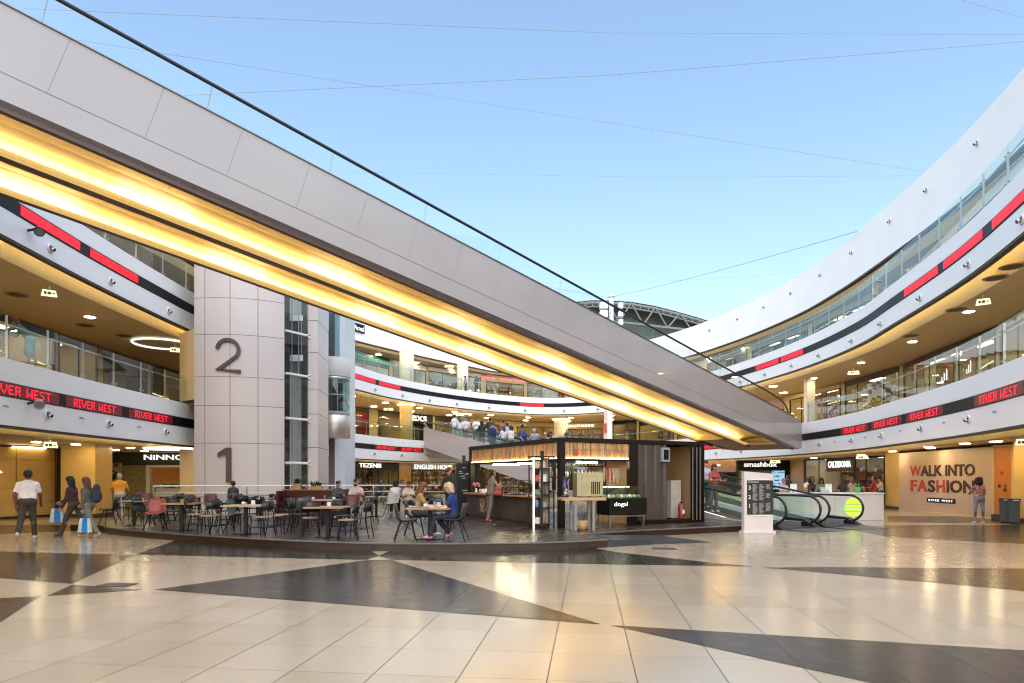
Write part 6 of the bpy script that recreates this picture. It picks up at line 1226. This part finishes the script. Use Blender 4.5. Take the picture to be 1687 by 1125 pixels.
for i, (y_, lab) in enumerate(((4.9, "white square dish on the counter beside the vase"), (3.2, "wire cake stand on the counter"), (2.6, "black framed glass pastry case on the counter"))):
    p = oncounter(0, y_)
    if i == 0: m_ = MB(); m_.box((0, 0, .07), (.35, .25, .14)); o = m_.build("serving_dish", M_cer, None, .02, p, R(27)); tag(o, lab, "dish")
    elif i == 1:
        e = empty("cake_stand", p, 0, lab, "stand"); m_ = MB(); [m_.tube([(.14*math.cos(R(t)), .14*math.sin(R(t)), z_) for t in range(0, 360, 30)], .006, 5, closed=True) for z_ in (.02, .25, .5)]; [m_.tube([(.14*math.cos(R(t)), .14*math.sin(R(t)), 0), (.14*math.cos(R(t)), .14*math.sin(R(t)), .5)], .006, 5) for t in (0, 120, 240)]; m_.build("wire_frame", M_dark, e); m_ = MB(); [m_.lathe([(.13, z_), (.13, z_+.012)], (0, 0, 0), 16) for z_ in (.26, .51)]; m_.build("tray", M_cer, e)
    else:
        e = empty("pastry_case", p, R(27.3), lab, "display case"); m_ = MB(); [m_.box((sx*.2, sy*.55, .22), (.02, .02, .44)) for sx in (-1, 1) for sy in (-1, 1)]; [m_.box((0, 0, z_), (.42, 1.12, .02)) for z_ in (.01, .22, .44)]; m_.build("frame", M_dark, e); m_ = MB(); rnd = random.Random(4)
        for k in range(14): m_.mi = rnd.choice((3, 1, 9)); m_.lathe([(.03, 0), (.045, .02), (.02, .06)], (rnd.uniform(-.12, .12), -.45+.07*k, .232 if k % 2 else .022), 8)
        m_.build("pastries", M_goods, e); m_ = MB(); m_.quad((-.205, -.55, .02), (-.205, .55, .02), (-.205, .55, .43), (-.205, -.55, .43)); m_.build("glass_front", G_cup, e)
p = oncounter(.1, 1.6); m_ = MB(); m_.add([(-.25, 0, .0), (.25, 0, 0), (.25, .2, .42), (-.25, .2, .42), (-.25, .2, 0), (.25, .2, 0)], [(0, 1, 2, 3), (0, 3, 4), (1, 5, 2), (4, 3, 2, 5)]); o = m_.build("menu_board", mat("menu_poster", (.5, .32, .28), .6, noise=.6, scale=9), None, 0, p+Vector((0, 0, .45)), R(-62)); tag(o, "tilted menu board with pinkish pictures over the pastry case", "menu board")

# ------------------------------------------------------------------ pair of moving walks to the lower gallery
TD = Vector((-.452, .892, 0)); TN = Vector((.892, .452, 0)); TS = .155
def zb_(s): return .05+max(0, min(s-1.5, 30.3))*TS
def tp(s, n_, z, A=Vector((7.96, 19.7, 0))): p = A+TD*s+TN*n_; return Vector((p.x, p.y, z))
def ts(m_, n0, f0, n1, f1, s0=0., s1=31.8, k=22):
    vs = []; ss = sorted(set([s0, s1]+[q for q in (1.5, 31.8) if s0 < q < s1]+[s0+(s1-s0)*i/k for i in range(k)]))
    for s in ss: vs += [tp(s, n0, zb_(s)+f0), tp(s, n1, zb_(s)+f1)]
    m_.add(vs, [(2*i, 2*i+1, 2*i+3, 2*i+2) for i in range(len(ss)-1)])
M_rub = mat("handrail_rubber", (.012, .012, .012), .4, noise=0); M_body = mat("walk_cladding", (.6, .53, .52), .3, .2, noise=.04); E_skirt = emis("skirt_light", (.9, 1, .85), 1.5)
for li, (n0, w_, lab) in enumerate(((0, 1.5, "moving walk lane beside the directory sign, rising behind the kiosk"), (1.9, 1.6, "moving walk lane beside the white counter, rising behind the kiosk"))):
    e = empty("moving_walk", (0, 0, 0), 0, lab, "moving walk", "pair of moving walks")
    m_ = MB(); ts(m_, n0+.2, 0, n0+w_-.2, 0, -.3); m_.build("belt", mat("belt_ribbed", (.05, .05, .05), .5, .3, noise=.2, scale=30), e)
    for q, nn in enumerate((n0, n0+w_)):
        sg = 1 if q == 0 else -1
        m_ = MB(); ts(m_, nn+sg*.2, -.01, nn+sg*.2, .12, 0.2); ts(m_, nn+sg*.2, .12, nn-sg*.06, .2, .2); ts(m_, nn-sg*.06, .2, nn-sg*.06, .02, .2); m_.build("skirt_panel", mat("skirt_steel", (.5, .52, .5), .3, .8, noise=.05), e)
        m_ = MB(); ts(m_, nn+sg*.195, .05, nn+sg*.195, .085, .6); ts(m_, nn-sg*.064, .10, nn-sg*.064, .13, .6); m_.build("light_strip", E_skirt, e)
        m_ = MB(); ts(m_, nn, .2, nn, .88, .25); m_.build("balustrade_glass", glass("walk_glass", (.88, .96, .92), .96), e)
        m_ = MB(); pts = [tp(1.0, nn, .14)]+[tp(.16-.5*math.cos(R(a_)), nn, .57+.42*math.sin(R(a_))) for a_ in range(-80, 81, 12)]+[tp(.5, nn, .985)]+[tp(s, nn, zb_(s)+.93) for s in [1.5+2.02*k for k in range(16)]]; m_.smooth = True; m_.tube(pts, .038, 8); m_.build("handrail", M_rub, e)
        m_ = MB(); m_.add([tp(-.35, nn-.12, .0), tp(.9, nn-.12, 0), tp(.9, nn-.12, .3), tp(.2, nn-.12, .26), tp(-.35, nn+.12, .0), tp(.9, nn+.12, 0), tp(.9, nn+.12, .3), tp(.2, nn+.12, .26)], [(0, 1, 2, 3), (4, 7, 6, 5), (0, 3, 7, 4), (3, 2, 6, 7), (1, 5, 6, 2)]); m_.build("newel_base", mat("newel_black", (.02, .02, .022), .3, .4, noise=.1), e)
    m_ = MB(); m_.add([tp(-1.3, n0-.05, .008), tp(-1.3, n0+w_+.05, .008), tp(.5, n0+w_+.05, .05), tp(.5, n0-.05, .05)], [(0, 1, 2, 3)]); m_.build("comb_plate", mat("comb_steel", (.16, .16, .16), .4, .8, noise=.2, scale=20), e)
    nn = n0-.07 if li == 0 else n0+w_+.07; m_ = MB(); vs = []
    for s in [1.0+1.1*k for k in range(28)]+[31.8]: z1 = zb_(s)+(.12 if s < 19 else .12+min(1, (s-19)/2)*.4); vs += [tp(s, nn, max(0, zb_(s)-.95)), tp(s, nn, z1)]
    m_.add(vs, [(2*i, 2*i+1, 2*i+3, 2*i+2) for i in range(len(vs)//2-1)]); m_.build("side_cladding", M_body, e)
    m_ = MB(); ts(m_, n0-.07, -.95, n0+w_+.07, -.95, 7.6); m_.build("underside", M_body, e)
LD = empty("walk_landing", (0, 0, 0), 0, "pale landing bridge joining the moving walks to the lower gallery", "landing")
tL, tH = RING.at_px(722, 'a')-1.2, RING.at_px(722, 'a')+4.3; pa, pb = RING.off(tL, .1), RING.off(tH, .1); qa, qb = tp(31.8, -.07, 0), tp(31.8, 3.6, 0)
mb = MB(); mb.prism([(qa.x, qa.y), (qb.x, qb.y), (pb.x, pb.y), (pa.x, pa.y)], 3.3, 4.74); mb.build("slab", M_body, LD)
mb = MB()
for a_, b_ in ((qa, pa), (qb, pb)): mb.quad((a_.x, a_.y, 4.75), (b_.x, b_.y, 4.75), (b_.x, b_.y, 5.75), (a_.x, a_.y, 5.75))
mb.build("glass_panel", G_rail, LD); mb = MB()
for a_, b_ in ((qa, pa), (qb, pb)): mb.tube([(a_.x, a_.y, 5.75), (b_.x, b_.y, 5.75)], .03, 6)
mb.build("handrail", M_steel, LD)

# ------------------------------------------------------------------ directory sign, counter, bins
p = at(1247.5, 18.3, z=0); DS = empty("directory_sign", p, R(4), "white free standing directory with black panel numbered 3 2 1", "sign"); M_dsw = mat("directory_white", (.62, .56, .54), .4, noise=.03)
mb = MB(); mb.add([(x, y, z) for x, z in ((-.41, .06), (.41, .06), (.41, 1.66), (-.41, 1.73)) for y in (-.09, .09)], [(0, 2, 4, 6), (1, 7, 5, 3), (0, 1, 3, 2), (2, 3, 5, 4), (4, 5, 7, 6), (6, 7, 1, 0)]); mb.build("slab", M_dsw, DS); mb = MB(); mb.box((0, 0, .035), (.92, .32, .07)); mb.build("base", M_dsw, DS, .008)
mb = MB(); mb.box2((-.335, -.105, .53), (.405, -.092, 1.475)); bd = mb.build("black_board", mat("board_black", (.006, .006, .007), .25, noise=0), DS)
mb = MB(); mb.box2((-.22, -.108, 1.49), (.32, -.094, 1.515)); mb.box2((-.22, -.108, .49), (.32, -.094, .515)); mb.build("clip_rail", M_white, DS)
M_txt = mat("print_grey", (.3, .3, .31), .6, noise=0); mb = MB(); rnd = random.Random(21); mb.box2((-.31, -.1085, 1.415), (0, -.1055, 1.445))
for (zt_, rows) in ((1.37, (15, 17, 9)), (1.12, (13, 13, 9)), (.85, (20, 19, 15))):
    for c_ in range(3):
        for r_ in range(rows[c_]): mb.box2((-.18+.19*c_, -.108, zt_-.0155*r_-.008), (-.18+.19*c_+rnd.uniform(.07, .155), -.1055, zt_-.0155*r_))
mb.build("shop_list", M_txt, bd); M_dg = mat("print_white", (.7, .7, .7), .6, noise=0)
for t_, z_ in (("3", 1.22), ("2", .96), ("1", .72)): letters(t_, .11, M_dg, bd, face_M((-.265, -.107, z_), (1, 0, 0)), .003, .006, None, "floor_number")
PC = at(1330, 23.9, z=0); PE = at(1460, 23.75, z=0); WC = empty("white_counter", PC, 0, "long white service counter with a glowing lime green banded emblem", "counter"); L = PE.x-PC.x
M_wc = mat("counter_white", (.66, .62, .6), .35, noise=.02); mb = MB(); mb.box2((-1.2, 0, 0.003), (L, .7, .96)); mb.box2((-1.2, .7, .003), (-.5, 4.0, .96)); mb.build("body", M_wc, WC, .01); mb = MB(); mb.box2((-1.23, -.03, .965), (L+.03, .73, 1.0)); mb.build("counter_top", M_white, WC, .004)
mb = MB(); mb.box2((L*.36, -.004, .05), (L*.362, -.0005, .95)); mb.build("panel_joint", SEAM, WC)
E_lime = emis("lime_emblem", (.5, 1, .03), .5); mb = MB(); cx_ = (1408-1330)/130*L; rr_ = .33
for (b0, b1, sh_) in ((.36, 1.0, 0), (.0, .20, .02), (-.36, -.14, -.02), (-1.0, -.54, 0)):
    P_ = []; n = 12
    for i in range(n+1): z_ = b0+(b1-b0)*i/n; P_.append((math.sqrt(max(0, 1-z_*z_)), z_))
    poly_ = [(cx_+x_*rr_+sh_, -.014, .47+z_*rr_) for x_, z_ in P_]+[(cx_-x_*rr_+sh_, -.014, .47+z_*rr_) for x_, z_ in P_[::-1]]; mb.add(poly_, [list(range(len(poly_)))])
mb.build("lime_emblem", E_lime, WC)
def on_wc(px, dy=.35): p = at(px, 23.8, z=1.003); return Vector((p.x, 23.9+dy-.0, 1.003))
p = on_wc(1424); m_ = MB(); m_.smooth = True; m_.lathe([(.09, 0), (.12, .2), (.11, .2)], p, 14); m_.lathe([(.02, .1), (.02, .33)], p+Vector((.03, 0, 0)), 6); tag(m_.build("green_tub", mat("tub_green", (.05, .35, .08), .4)), "bright green tub with a straw on the white counter", "tub")
for i, (px, lab) in enumerate(((1375, "white monitor seen from behind beside the tablet"), (1316, "white standing price card at the counter's inner end"))):
    p = on_wc(px); e = empty("monitor" if i == 0 else "price_card", p, R(10), lab, "monitor" if i == 0 else "card"); m_ = MB(); m_.box((0, 0, .17), (.26, .03, .3)); m_.build("casing", M_white, e, .005); m_ = MB(); m_.box((0, 0, .01), (.18, .12, .02)); m_.build("stand", M_white, e)
p = on_wc(1368); e = empty("tablet", p, R(-10), "tilted grey tablet on the white counter", "tablet"); m_ = MB(); m_.add([(-.14, -.1, .01), (.14, -.1, .01), (.14, .08, .2), (-.14, .08, .2), (-.14, .1, .19), (.14, .1, .19), (-.14, -.08, 0), (.14, -.08, 0)], [(0, 1, 2, 3), (4, 5, 7, 6), (0, 6, 7, 1), (3, 2, 5, 4)]); m_.build("casing", M_grey, e)
def bin_(px, Y, w_, lab, big=True):
    p = at(px, Y, z=0); e = empty("litter_bin", p, R(-38), lab, "litter bin", "litter bins by the ochre column"); m_ = MB(); m_.add([(x*(w_/2)*(1 if z else .86), y*(w_/2)*(1 if z else .86), .06+z*.72) for z in (0, 1) for x, y in ((-1, -1), (1, -1), (1, 1), (-1, 1))], [(0, 3, 2, 1), (4, 5, 6, 7), (0, 1, 5, 4), (1, 2, 6, 5), (2, 3, 7, 6), (3, 0, 4, 7)]); m_.build("body", mat("bin_grey", (.045, .052, .06), .45, noise=.1), e, .01)
    m_ = MB(); m_.box((0, 0, .815), (w_+.03, w_+.03, .07)); m_.build("lid", mat("bin_lid", (.02, .022, .026), .4, noise=.05), e, .015); m_ = MB(); m_.box((.05, -w_/2-.018, .8), (.16, .01, .03)); m_.build("label_plate", M_white, e); m_ = MB(); m_.box((0, 0, .03), (w_*.7, w_*.7, .06)); m_.build("base", M_black, e)
bin_(1656, 22.4, .33, "dark grey litter bin next to the orange panel"); bin_(1671, 22.0, .33, "dark grey litter bin against the ochre column")
# ------------------------------------------------------------------ people
def bag(p, label, c1=(.02, .2, .5), c2=(.6, .6, .55), w_=.34, h=.36, rz=0):
    e = empty("shopping_bag", p, R(rz), label, "bag"); m_ = MB()
    def taper(x0, x1): return [(x0, -.06, 0), (x1, -.06, 0), (x1, .06, 0), (x0, .06, 0), (x0*.72, -.03, h), (x1*.72, -.03, h), (x1*.72, .03, h), (x0*.72, .03, h)]
    fs = [(0, 3, 2, 1), (0, 1, 5, 4), (1, 2, 6, 5), (2, 3, 7, 6), (3, 0, 4, 7)]
    m_.mi = 1; m_.add(taper(-w_/2, -w_*.18), fs); m_.mi = 0; m_.add(taper(-w_*.18, w_*.36), fs); m_.mi = 1; m_.add(taper(w_*.36, w_/2), fs); m_.build("bag_body", [cloth(c1), cloth(c2)], e)
    m_ = MB(); m_.tube([(-w_*.22, 0, h), (-w_*.1, 0, h+.14), (w_*.1, 0, h+.14), (w_*.22, 0, h)], .008, 5); m_.build("handle", cloth(c1), e)
gd = lambda px, ypx, z=0: gp(px, ypx, z)
# walkers on the court floor
person(gd(45, 887.5), 24, "man in white T-shirt and dark trousers walking away past the shutter shop", 1.80, 'm', 5, arms=((-18, 14, 22), (14, 12, 25)), legs=((-14, 26, 3), (14, 2, 3)), shirt=(.72, .62, .60), pants=(.045, .035, .025), shoes=(.6, .55, .45), skin='brown', hair='short', wide=1.12, res=.013)
e2, h2, _, _ = person(gd(122, 883), 96, "woman with long black hair and dark clothes carrying a blue bag in front", 1.66, 'f', 8, arms=((5, 10, 20), (25, 12, 35)), legs=((22, 5, 3), (-20, 25, 3)), shirt=(.05, .02, .025), sleeve='long', pants=(.05, .04, .03), shoes=(.05, .05, .05), skin='tan', hair='long', hairc=(.012, .008, .008), res=.014)
e3, h3, _, _ = person(gd(146, 884.5), 86, "woman with brown hair, dark backpack and patterned grey trousers", 1.63, 'f', 6, arms=((-12, 12, 15), (12, 12, 40)), legs=((-18, 15, 3), (22, 8, 3)), shirt=(.10, .09, .08), sleeve='long', pants=(.16, .14, .10), shoes=(.5, .4, .25), skin='tan', hair='long', hairc=(.09, .035, .02), res=.014)
bp0 = empty("backpack", world(e3, (0, -.22, 1.02)), e3.rotation_euler.z, "dark blue grey backpack on the brown haired woman's back", "backpack")
sdf_obj("pack_body", [(.05, [(np.array([0, 0, 0.]), np.array([0, 0, .26]), .14, .11, .6), (np.array([0, -.07, .02]), np.array([0, -.07, .1]), .09, .08, .6)])], [cloth((.03, .03, .045))], bp0, .015)
w2 = world(e2, h2[1][0]+h2[1][1]*.1); bag((w2.x-.02, w2.y, w2.z-.50), "blue and white shopping bag held by the black haired woman", rz=10)
w3 = world(e3, h3[0][0]+h3[0][1]*.1); bag((w3.x+.10, w3.y-.05, w3.z-.50), "blue and white shopping bag hanging low behind the woman with the backpack", (.01, .22, .62), rz=-8)
p = at(197, 25.2, z=0); person(p, 32, "man in orange T-shirt with pale cap behind the dark green chairs", 1.74, 'm', 4, arms=((20, 22, 60), (12, 20, 50)), shirt=(.75, .32, .04), pants=(.5, .45, .4), skin='tan', hair='short', hairc=(.5, .42, .35), wide=1.1)
p = at(1613, 22.3, z=0); person(p, -8, "woman with curly black hair, floral top and grey jeans looking at the slogan wall", 1.57, 'f', 4, arms=((25, 22, 95, 40), (25, 22, 95, 40)), legs=((0, 0, 6), (0, 0, 6)), shirt=(.42, .18, .16), pat='flor', pants=(.20, .22, .24), bottom='tight', shoes=(.6, .45, .4), skin='brown', hair='curly', wide=1.1, res=.013)
e, hh_, _, _ = person(at(808, 20.75, z=DZ), -60, "woman in khaki jumpsuit with pink shoes leaning at the kiosk counter", 1.66, 'f', 8, arms=((35, 20, 70), (30, 25, 75)), legs=((0, 2, 4), (-8, 6, 4)), shirt=(.16, .13, .09), sleeve='none', pants=(.13, .11, .08), shoes=(.5, .05, .09), skin='tan', hair='bun', hairc=(.02, .01, .01))
m_ = world(e, (.28, .12, .98)); b_ = empty("handbag", m_, 0, "red handbag at the side of the woman in the khaki jumpsuit", "bag"); sdf_obj("bag_body", [(.03, [(np.array([-.06, 0, -.08]), np.array([.06, 0, -.08]), .08, .08, .6), (np.array([-.05, 0, .05]), np.array([.05, 0, .05]), .07, .07, .6)])], [cloth((.32, .05, .05))], b_, .015)
person(at(742, 20.3, z=DZ), 150, "staff member in black with maroon cap beside the menu cabinet", 1.72, 'm', 6, arms=((25, 12, 60), (25, 12, 60)), shirt=(.012, .012, .014), sleeve='long', pants=(.012, .012, .014), shoes=(.02, .02, .02), skin='tan', hair='cap', hairc=(.12, .012, .018))
# diners (seated): seat pan at .45 above the deck
sit = ((84, 88, 6), (84, 84, 6))
def seated(px, ypx, face, label, **k):
    p = at(px, k.pop('Y', None) or fy(ypx), z=DZ); lg = k.pop('legs', sit); return person(p, face, label, seat=.45, legs=lg, **k)
seated(748, 890, 82, "fair haired woman in royal blue T-shirt eating at the oak table", H=1.64, lean=6, head=(14, 0), arms=((22, 12, 62, 2), (30, 14, 50, 2)), legs=((84, 70, 8), (78, 118, 4)), shirt=(.008, .025, .13), pants=(.015, .018, .03), shoes=(.55, .2, .22), skin='pale', hair='bob', hairc=(.42, .30, .17), res=.012)
seated(687, 883, -78, "woman in tan top with long brown hair seated opposite the fair haired woman", H=1.64, lean=10, head=(8, 0), arms=((22, 10, 62, 2), (28, 12, 52, 2)), shirt=(.32, .17, .06), pants=(.02, .02, .025), skin='pale', hair='long', hairc=(.12, .04, .02), res=.013)
seated(652, 848, 14, "woman in white shirt with black hair seen from behind on the white chair", H=1.66, lean=12, arms=((30, 14, 50), (35, 14, 60)), shirt=(.66, .64, .6), sleeve='long', pants=(.015, .015, .02), skin='tan', hair='bob', hairc=(.012, .01, .01))
seated(672, 846, 200, "woman with tied dark hair facing the woman in white", Y=22.6, H=1.62, lean=8, arms=((35, 12, 60), (35, 12, 60)), shirt=(.5, .42, .38), pants=(.02, .02, .03), skin='tan', hair='bun', hairc=(.03, .015, .01))
seated(557, 854, 200, "woman with dark bun on the banquette beside the bearded man", Y=22.2, H=1.62, lean=5, arms=((30, 16, 65), (30, 12, 70)), shirt=(.07, .06, .07), sleeve='long', pants=(.03, .03, .05), skin='tan', hair='bun', hairc=(.02, .012, .01), head=(0, 40))
seated(588, 855, 170, "bearded man in pale pink shirt at the end of the banquette", Y=21.8, H=1.76, sex='m', lean=5, arms=((40, 30, 60), (25, 12, 55)), shirt=(.55, .42, .40), pants=(.03, .03, .05), skin='tan', hair='beard', hairc=(.03, .018, .012))
seated(384, 846, 20, "small figure in black seated beneath the numeral 1", Y=24.6, H=1.6, lean=10, shirt=(.03, .03, .03), sleeve='long', skin='tan', hair='short')
seated(628, 0, 160, "guest in dark clothes of the outer cafe before TEZENIS", Y=43.5, H=1.65, shirt=(.05, .05, .06), sleeve='long', skin='tan', hair='short', res=.022)
seated(662, 0, 200, "guest with dark hair at the outer cafe in front of the ochre pier", Y=42, H=1.65, shirt=(.2, .12, .1), sleeve='long', skin='tan', hair='bob', res=.022)
# on the near piece of the moving walk
def rider(s, n_, face, label, **k): p = tp(s, n_, zb_(s)); return person(p, face, label, **k)
rider(3.4, .75, 200, "rider with red top and dark red hair on the moving walk behind the directory", H=1.72, sex='f', arms=((20, 15, 70), (30, 20, 60)), shirt=(.35, .06, .05), pants=(.1, .1, .11), skin='tan', hair='bob', hairc=(.10, .02, .015), res=.017)
rider(4.1, 1.0, 200, "rider in pale lilac shirt right behind the rider with red top", H=1.75, sex='m', arms=((25, 12, 50), (25, 12, 50)), shirt=(.5, .48, .6), pants=(.05, .12, .1), skin='pale', hair='short', hairc=(.06, .03, .02), res=.017)
crowd = [(27.6, 1.0, (.5, .3, .2), 'short', (.1, .1, .1), "f", 'long', (.05, .03, .02), "rider in terracotta top first at the top of the walk"), (27.0, .45, (.62, .66, .66), 'long', (.35, .45, .42), "f", 'bun', (.05, .03, .02), "rider in pale mint shirt against the photo column"), (23.8, 2.5, (.3, .12, .1), 'long', (.05, .05, .05), "m", 'short', (.02, .02, .02), "rider in maroon jumper on the farther lane"),
 (22.1, 1.0, (.2, .17, .14), 'long', (.05, .05, .05), "m", 'short', (.03, .02, .02), "rider in brown jacket between the black and the navy one"), (19.6, .5, (.55, .6, .66), 'long', (.12, .14, .2), "f", 'long', (.08, .05, .03), "rider in ice blue blouse just below the navy jacket"), (16.8, 1.0, (.62, .6, .55), 'short', (.25, .2, .15), "f", 'bob', (.25, .15, .08), "rider in off white T-shirt with light brown bob"), (25.2, .5, (.64, .62, .6), 'short', (.2, .2, .22), "m", 'short', (.02, .015, .01), "rider in plain white T-shirt and dark trousers near the top"), (20.9, 2.4, (.1, .12, .1), 'long', (.05, .05, .05), "f", 'bob', (.02, .01, .01), "rider in dark green coat on the farther lane"),
 (26.2, .5, (.6, .62, .6), 'long', (.3, .42, .38), "f", 'long', (.1, .06, .04), "rider in white with long dark hair at the top of the moving walk"),
 (24.6, .95, (.7, .68, .64), 'short', (.12, .16, .08), "f", 'bun', (.03, .02, .02), "rider in white T-shirt and olive skirt trousers near the walk's top"), (25.6, 2.4, (.03, .03, .035), 'long', (.03, .03, .03), "m", 'short', (.03, .02, .02), "tall rider in black behind the white T-shirt"),
 (22.9, .6, (.02, .02, .025), 'long', (.05, .04, .04), "f", 'bob', (.02, .02, .02), "rider all in black with black hair midway up the walk"), (21.2, .5, (.012, .03, .11), 'long', (.02, .03, .06), "m", 'short', (.02, .015, .015), "broad rider in navy blue jacket with his back to the court"),
 (20.4, 1.1, (.38, .48, .55), 'long', (.1, .14, .2), "m", 'short', (.05, .03, .02), "rider in light blue shirt beside the navy jacket"), (18.7, .5, (.7, .66, .58), 'short', (.2, .2, .2), "f", 'bob', (.04, .02, .02), "rider in cream top looking sideways"),
 (18.0, .9, (.02, .04, .22), 'short', (.1, .1, .12), "f", 'bun', (.1, .05, .03), "short rider in strong blue top"), (17.4, 2.3, (.35, .5, .55), 'long', (.2, .2, .2), "f", 'long', (.2, .1, .06), "rider in pale turquoise with fair brown hair"),
 (16.0, .5, (.26, .28, .31), 'long', (.1, .1, .12), "m", 'short', (.4, .38, .35), "grey haired rider in grey shirt holding the handrail"), (15.2, .95, (.55, .02, .09), 'short', (.1, .08, .08), "f", 'bob', (.04, .01, .01), "rider in crimson top before the kiosk roof corner"),
 (14.7, .6, (.6, .55, .55), 'long', (.3, .3, .3), "f", 'bun', (.05, .03, .02), "rider in white spotted blouse closest to the kiosk roof corner")]
for i, (s_, n_, c1, sl, c2, sx, hr, hc_, lab) in enumerate(crowd):
    rider(s_, n_, 200 if i % 3 == 0 else 27, lab, H=1.68+.05*((i*7) % 4), sex=sx, arms=((15+10*(i % 3), 12, 30+10*(i % 4)), (10+8*(i % 4), 14, 25)), shirt=c1, sleeve=sl, pants=c2, skin='tan' if i % 2 else 'pale', hair=hr, hairc=hc_, res=.02, wide=1.15 if i in (4, 9) else 1, pat='spot' if i == 11 else None)
# gallery visitors
q = RING.off(RING.at_px(83, 'a'), .62, 4.74); person(q, 108, "person with dark vest and reddish hair leaning far over the gallery rail", 1.68, 'f', 38, head=(-8, 0), arms=((40, 20, 10), (20, 14, 60)), legs=((0, 0, 4), (-6, 4, 4)), shirt=(.10, .14, .15), sleeve='long', pants=(.16, .32, .38), bottom='skirt', shoes=(.05, .05, .05), skin='tan', hair='bob', hairc=(.12, .02, .02), res=.016)
q = RING.off(RING.at_px(931, 'a'), .7, 4.74); person(q, 180, "visitor in black and grey standing at the far lower gallery rail", 1.72, 'm', 4, arms=((40, 14, 60), (40, 14, 60)), shirt=(.06, .05, .05), sleeve='long', skin='tan', hair='short', res=.022)
q = RING.off(RING.at_px(697, 'a'), 1.4, 4.74); person(q, 150, "visitor in grey by the exs shop on the lower gallery", 1.68, 'f', 4, shirt=(.3, .3, .3), sleeve='long', skin='pale', hair='long', hairc=(.05, .03, .02), res=.022)
q = RING.off(RING.at_px(795, 'a'), .9, 9.65); person(q, 170, "visitor in teal and black at the upper gallery rail", 1.74, 'm', 4, shirt=(.03, .08, .09), sleeve='long', skin='tan', hair='short', res=.022)
q = RING.off(RING.at_px(781, 'a'), 1.3, 9.65); person(q, 120, "visitor with pink scarf at the upper gallery rail", 1.66, 'f', 4, shirt=(.35, .2, .25), sleeve='long', skin='pale', hair='bob', res=.022)
# behind and around the white counter
for px, Y, f_, lab, c1, hr, hc_, H_ in ((1290, 24.6, 190, "woman in pale pink blouse in front of the blue screen", (.5, .33, .3), 'short', (.2, .12, .08), 1.55), (1336, 25.4, 200, "attendant with full curly black hair behind the white counter", (.03, .02, .02), 'curly', (.012, .01, .01), 1.6),
     (1353, 25.2, 150, "attendant with dark hair next to the curly haired attendant", (.12, .13, .08), 'long', (.02, .015, .01), 1.58), (1390, 27, 10, "shopper in dark brown in front of the CALZEDONIA door", (.03, .018, .015), 'bob', (.03, .015, .01), 1.6), (1404, 29, 30, "shopper in beige beside the CALZEDONIA window", (.35, .25, .18), 'long', (.12, .07, .04), 1.6),
     (1441, 31, 60, "shopper in red dress by the CALZEDONIA window", (.32, .02, .03), 'bun', (.02, .015, .01), 1.66), (1452, 33, 80, "shopper in black and white at the edge of the CALZEDONIA window", (.5, .46, .45), 'bob', (.03, .02, .02), 1.62), (1330, 30, 180, "shopper in white dress before the CALZEDONIA window", (.6, .5, .45), 'long', (.1, .05, .03), 1.6), (1300, 33, 20, "passer-by in black beside the ochre pier", (.02, .02, .03), 'short', (.02, .015, .01), 1.72)):
    person(at(px, Y, z=0), f_, lab, H_, 'f', 5, arms=((30, 12, 60), (25, 12, 50)), shirt=c1, sleeve='long' if px % 2 else 'short', pants=c1 if 'dress' in lab else (.05, .05, .07), bottom='skirt' if 'dress' in lab else 'long', skin='brown' if px in (1336, 1353) else 'tan', hair=hr, hairc=hc_, res=.018)
# shop visitor behind the shop glazing at the far end
person(at(470, 23.7, z=DZ), 170, "waiter in black walking behind the banquette", 1.7, 'm', 4, arms=((20, 12, 80), (10, 12, 30)), shirt=(.02, .02, .022), pants=(.02, .02, .022), skin='tan', hair='short') if False else None
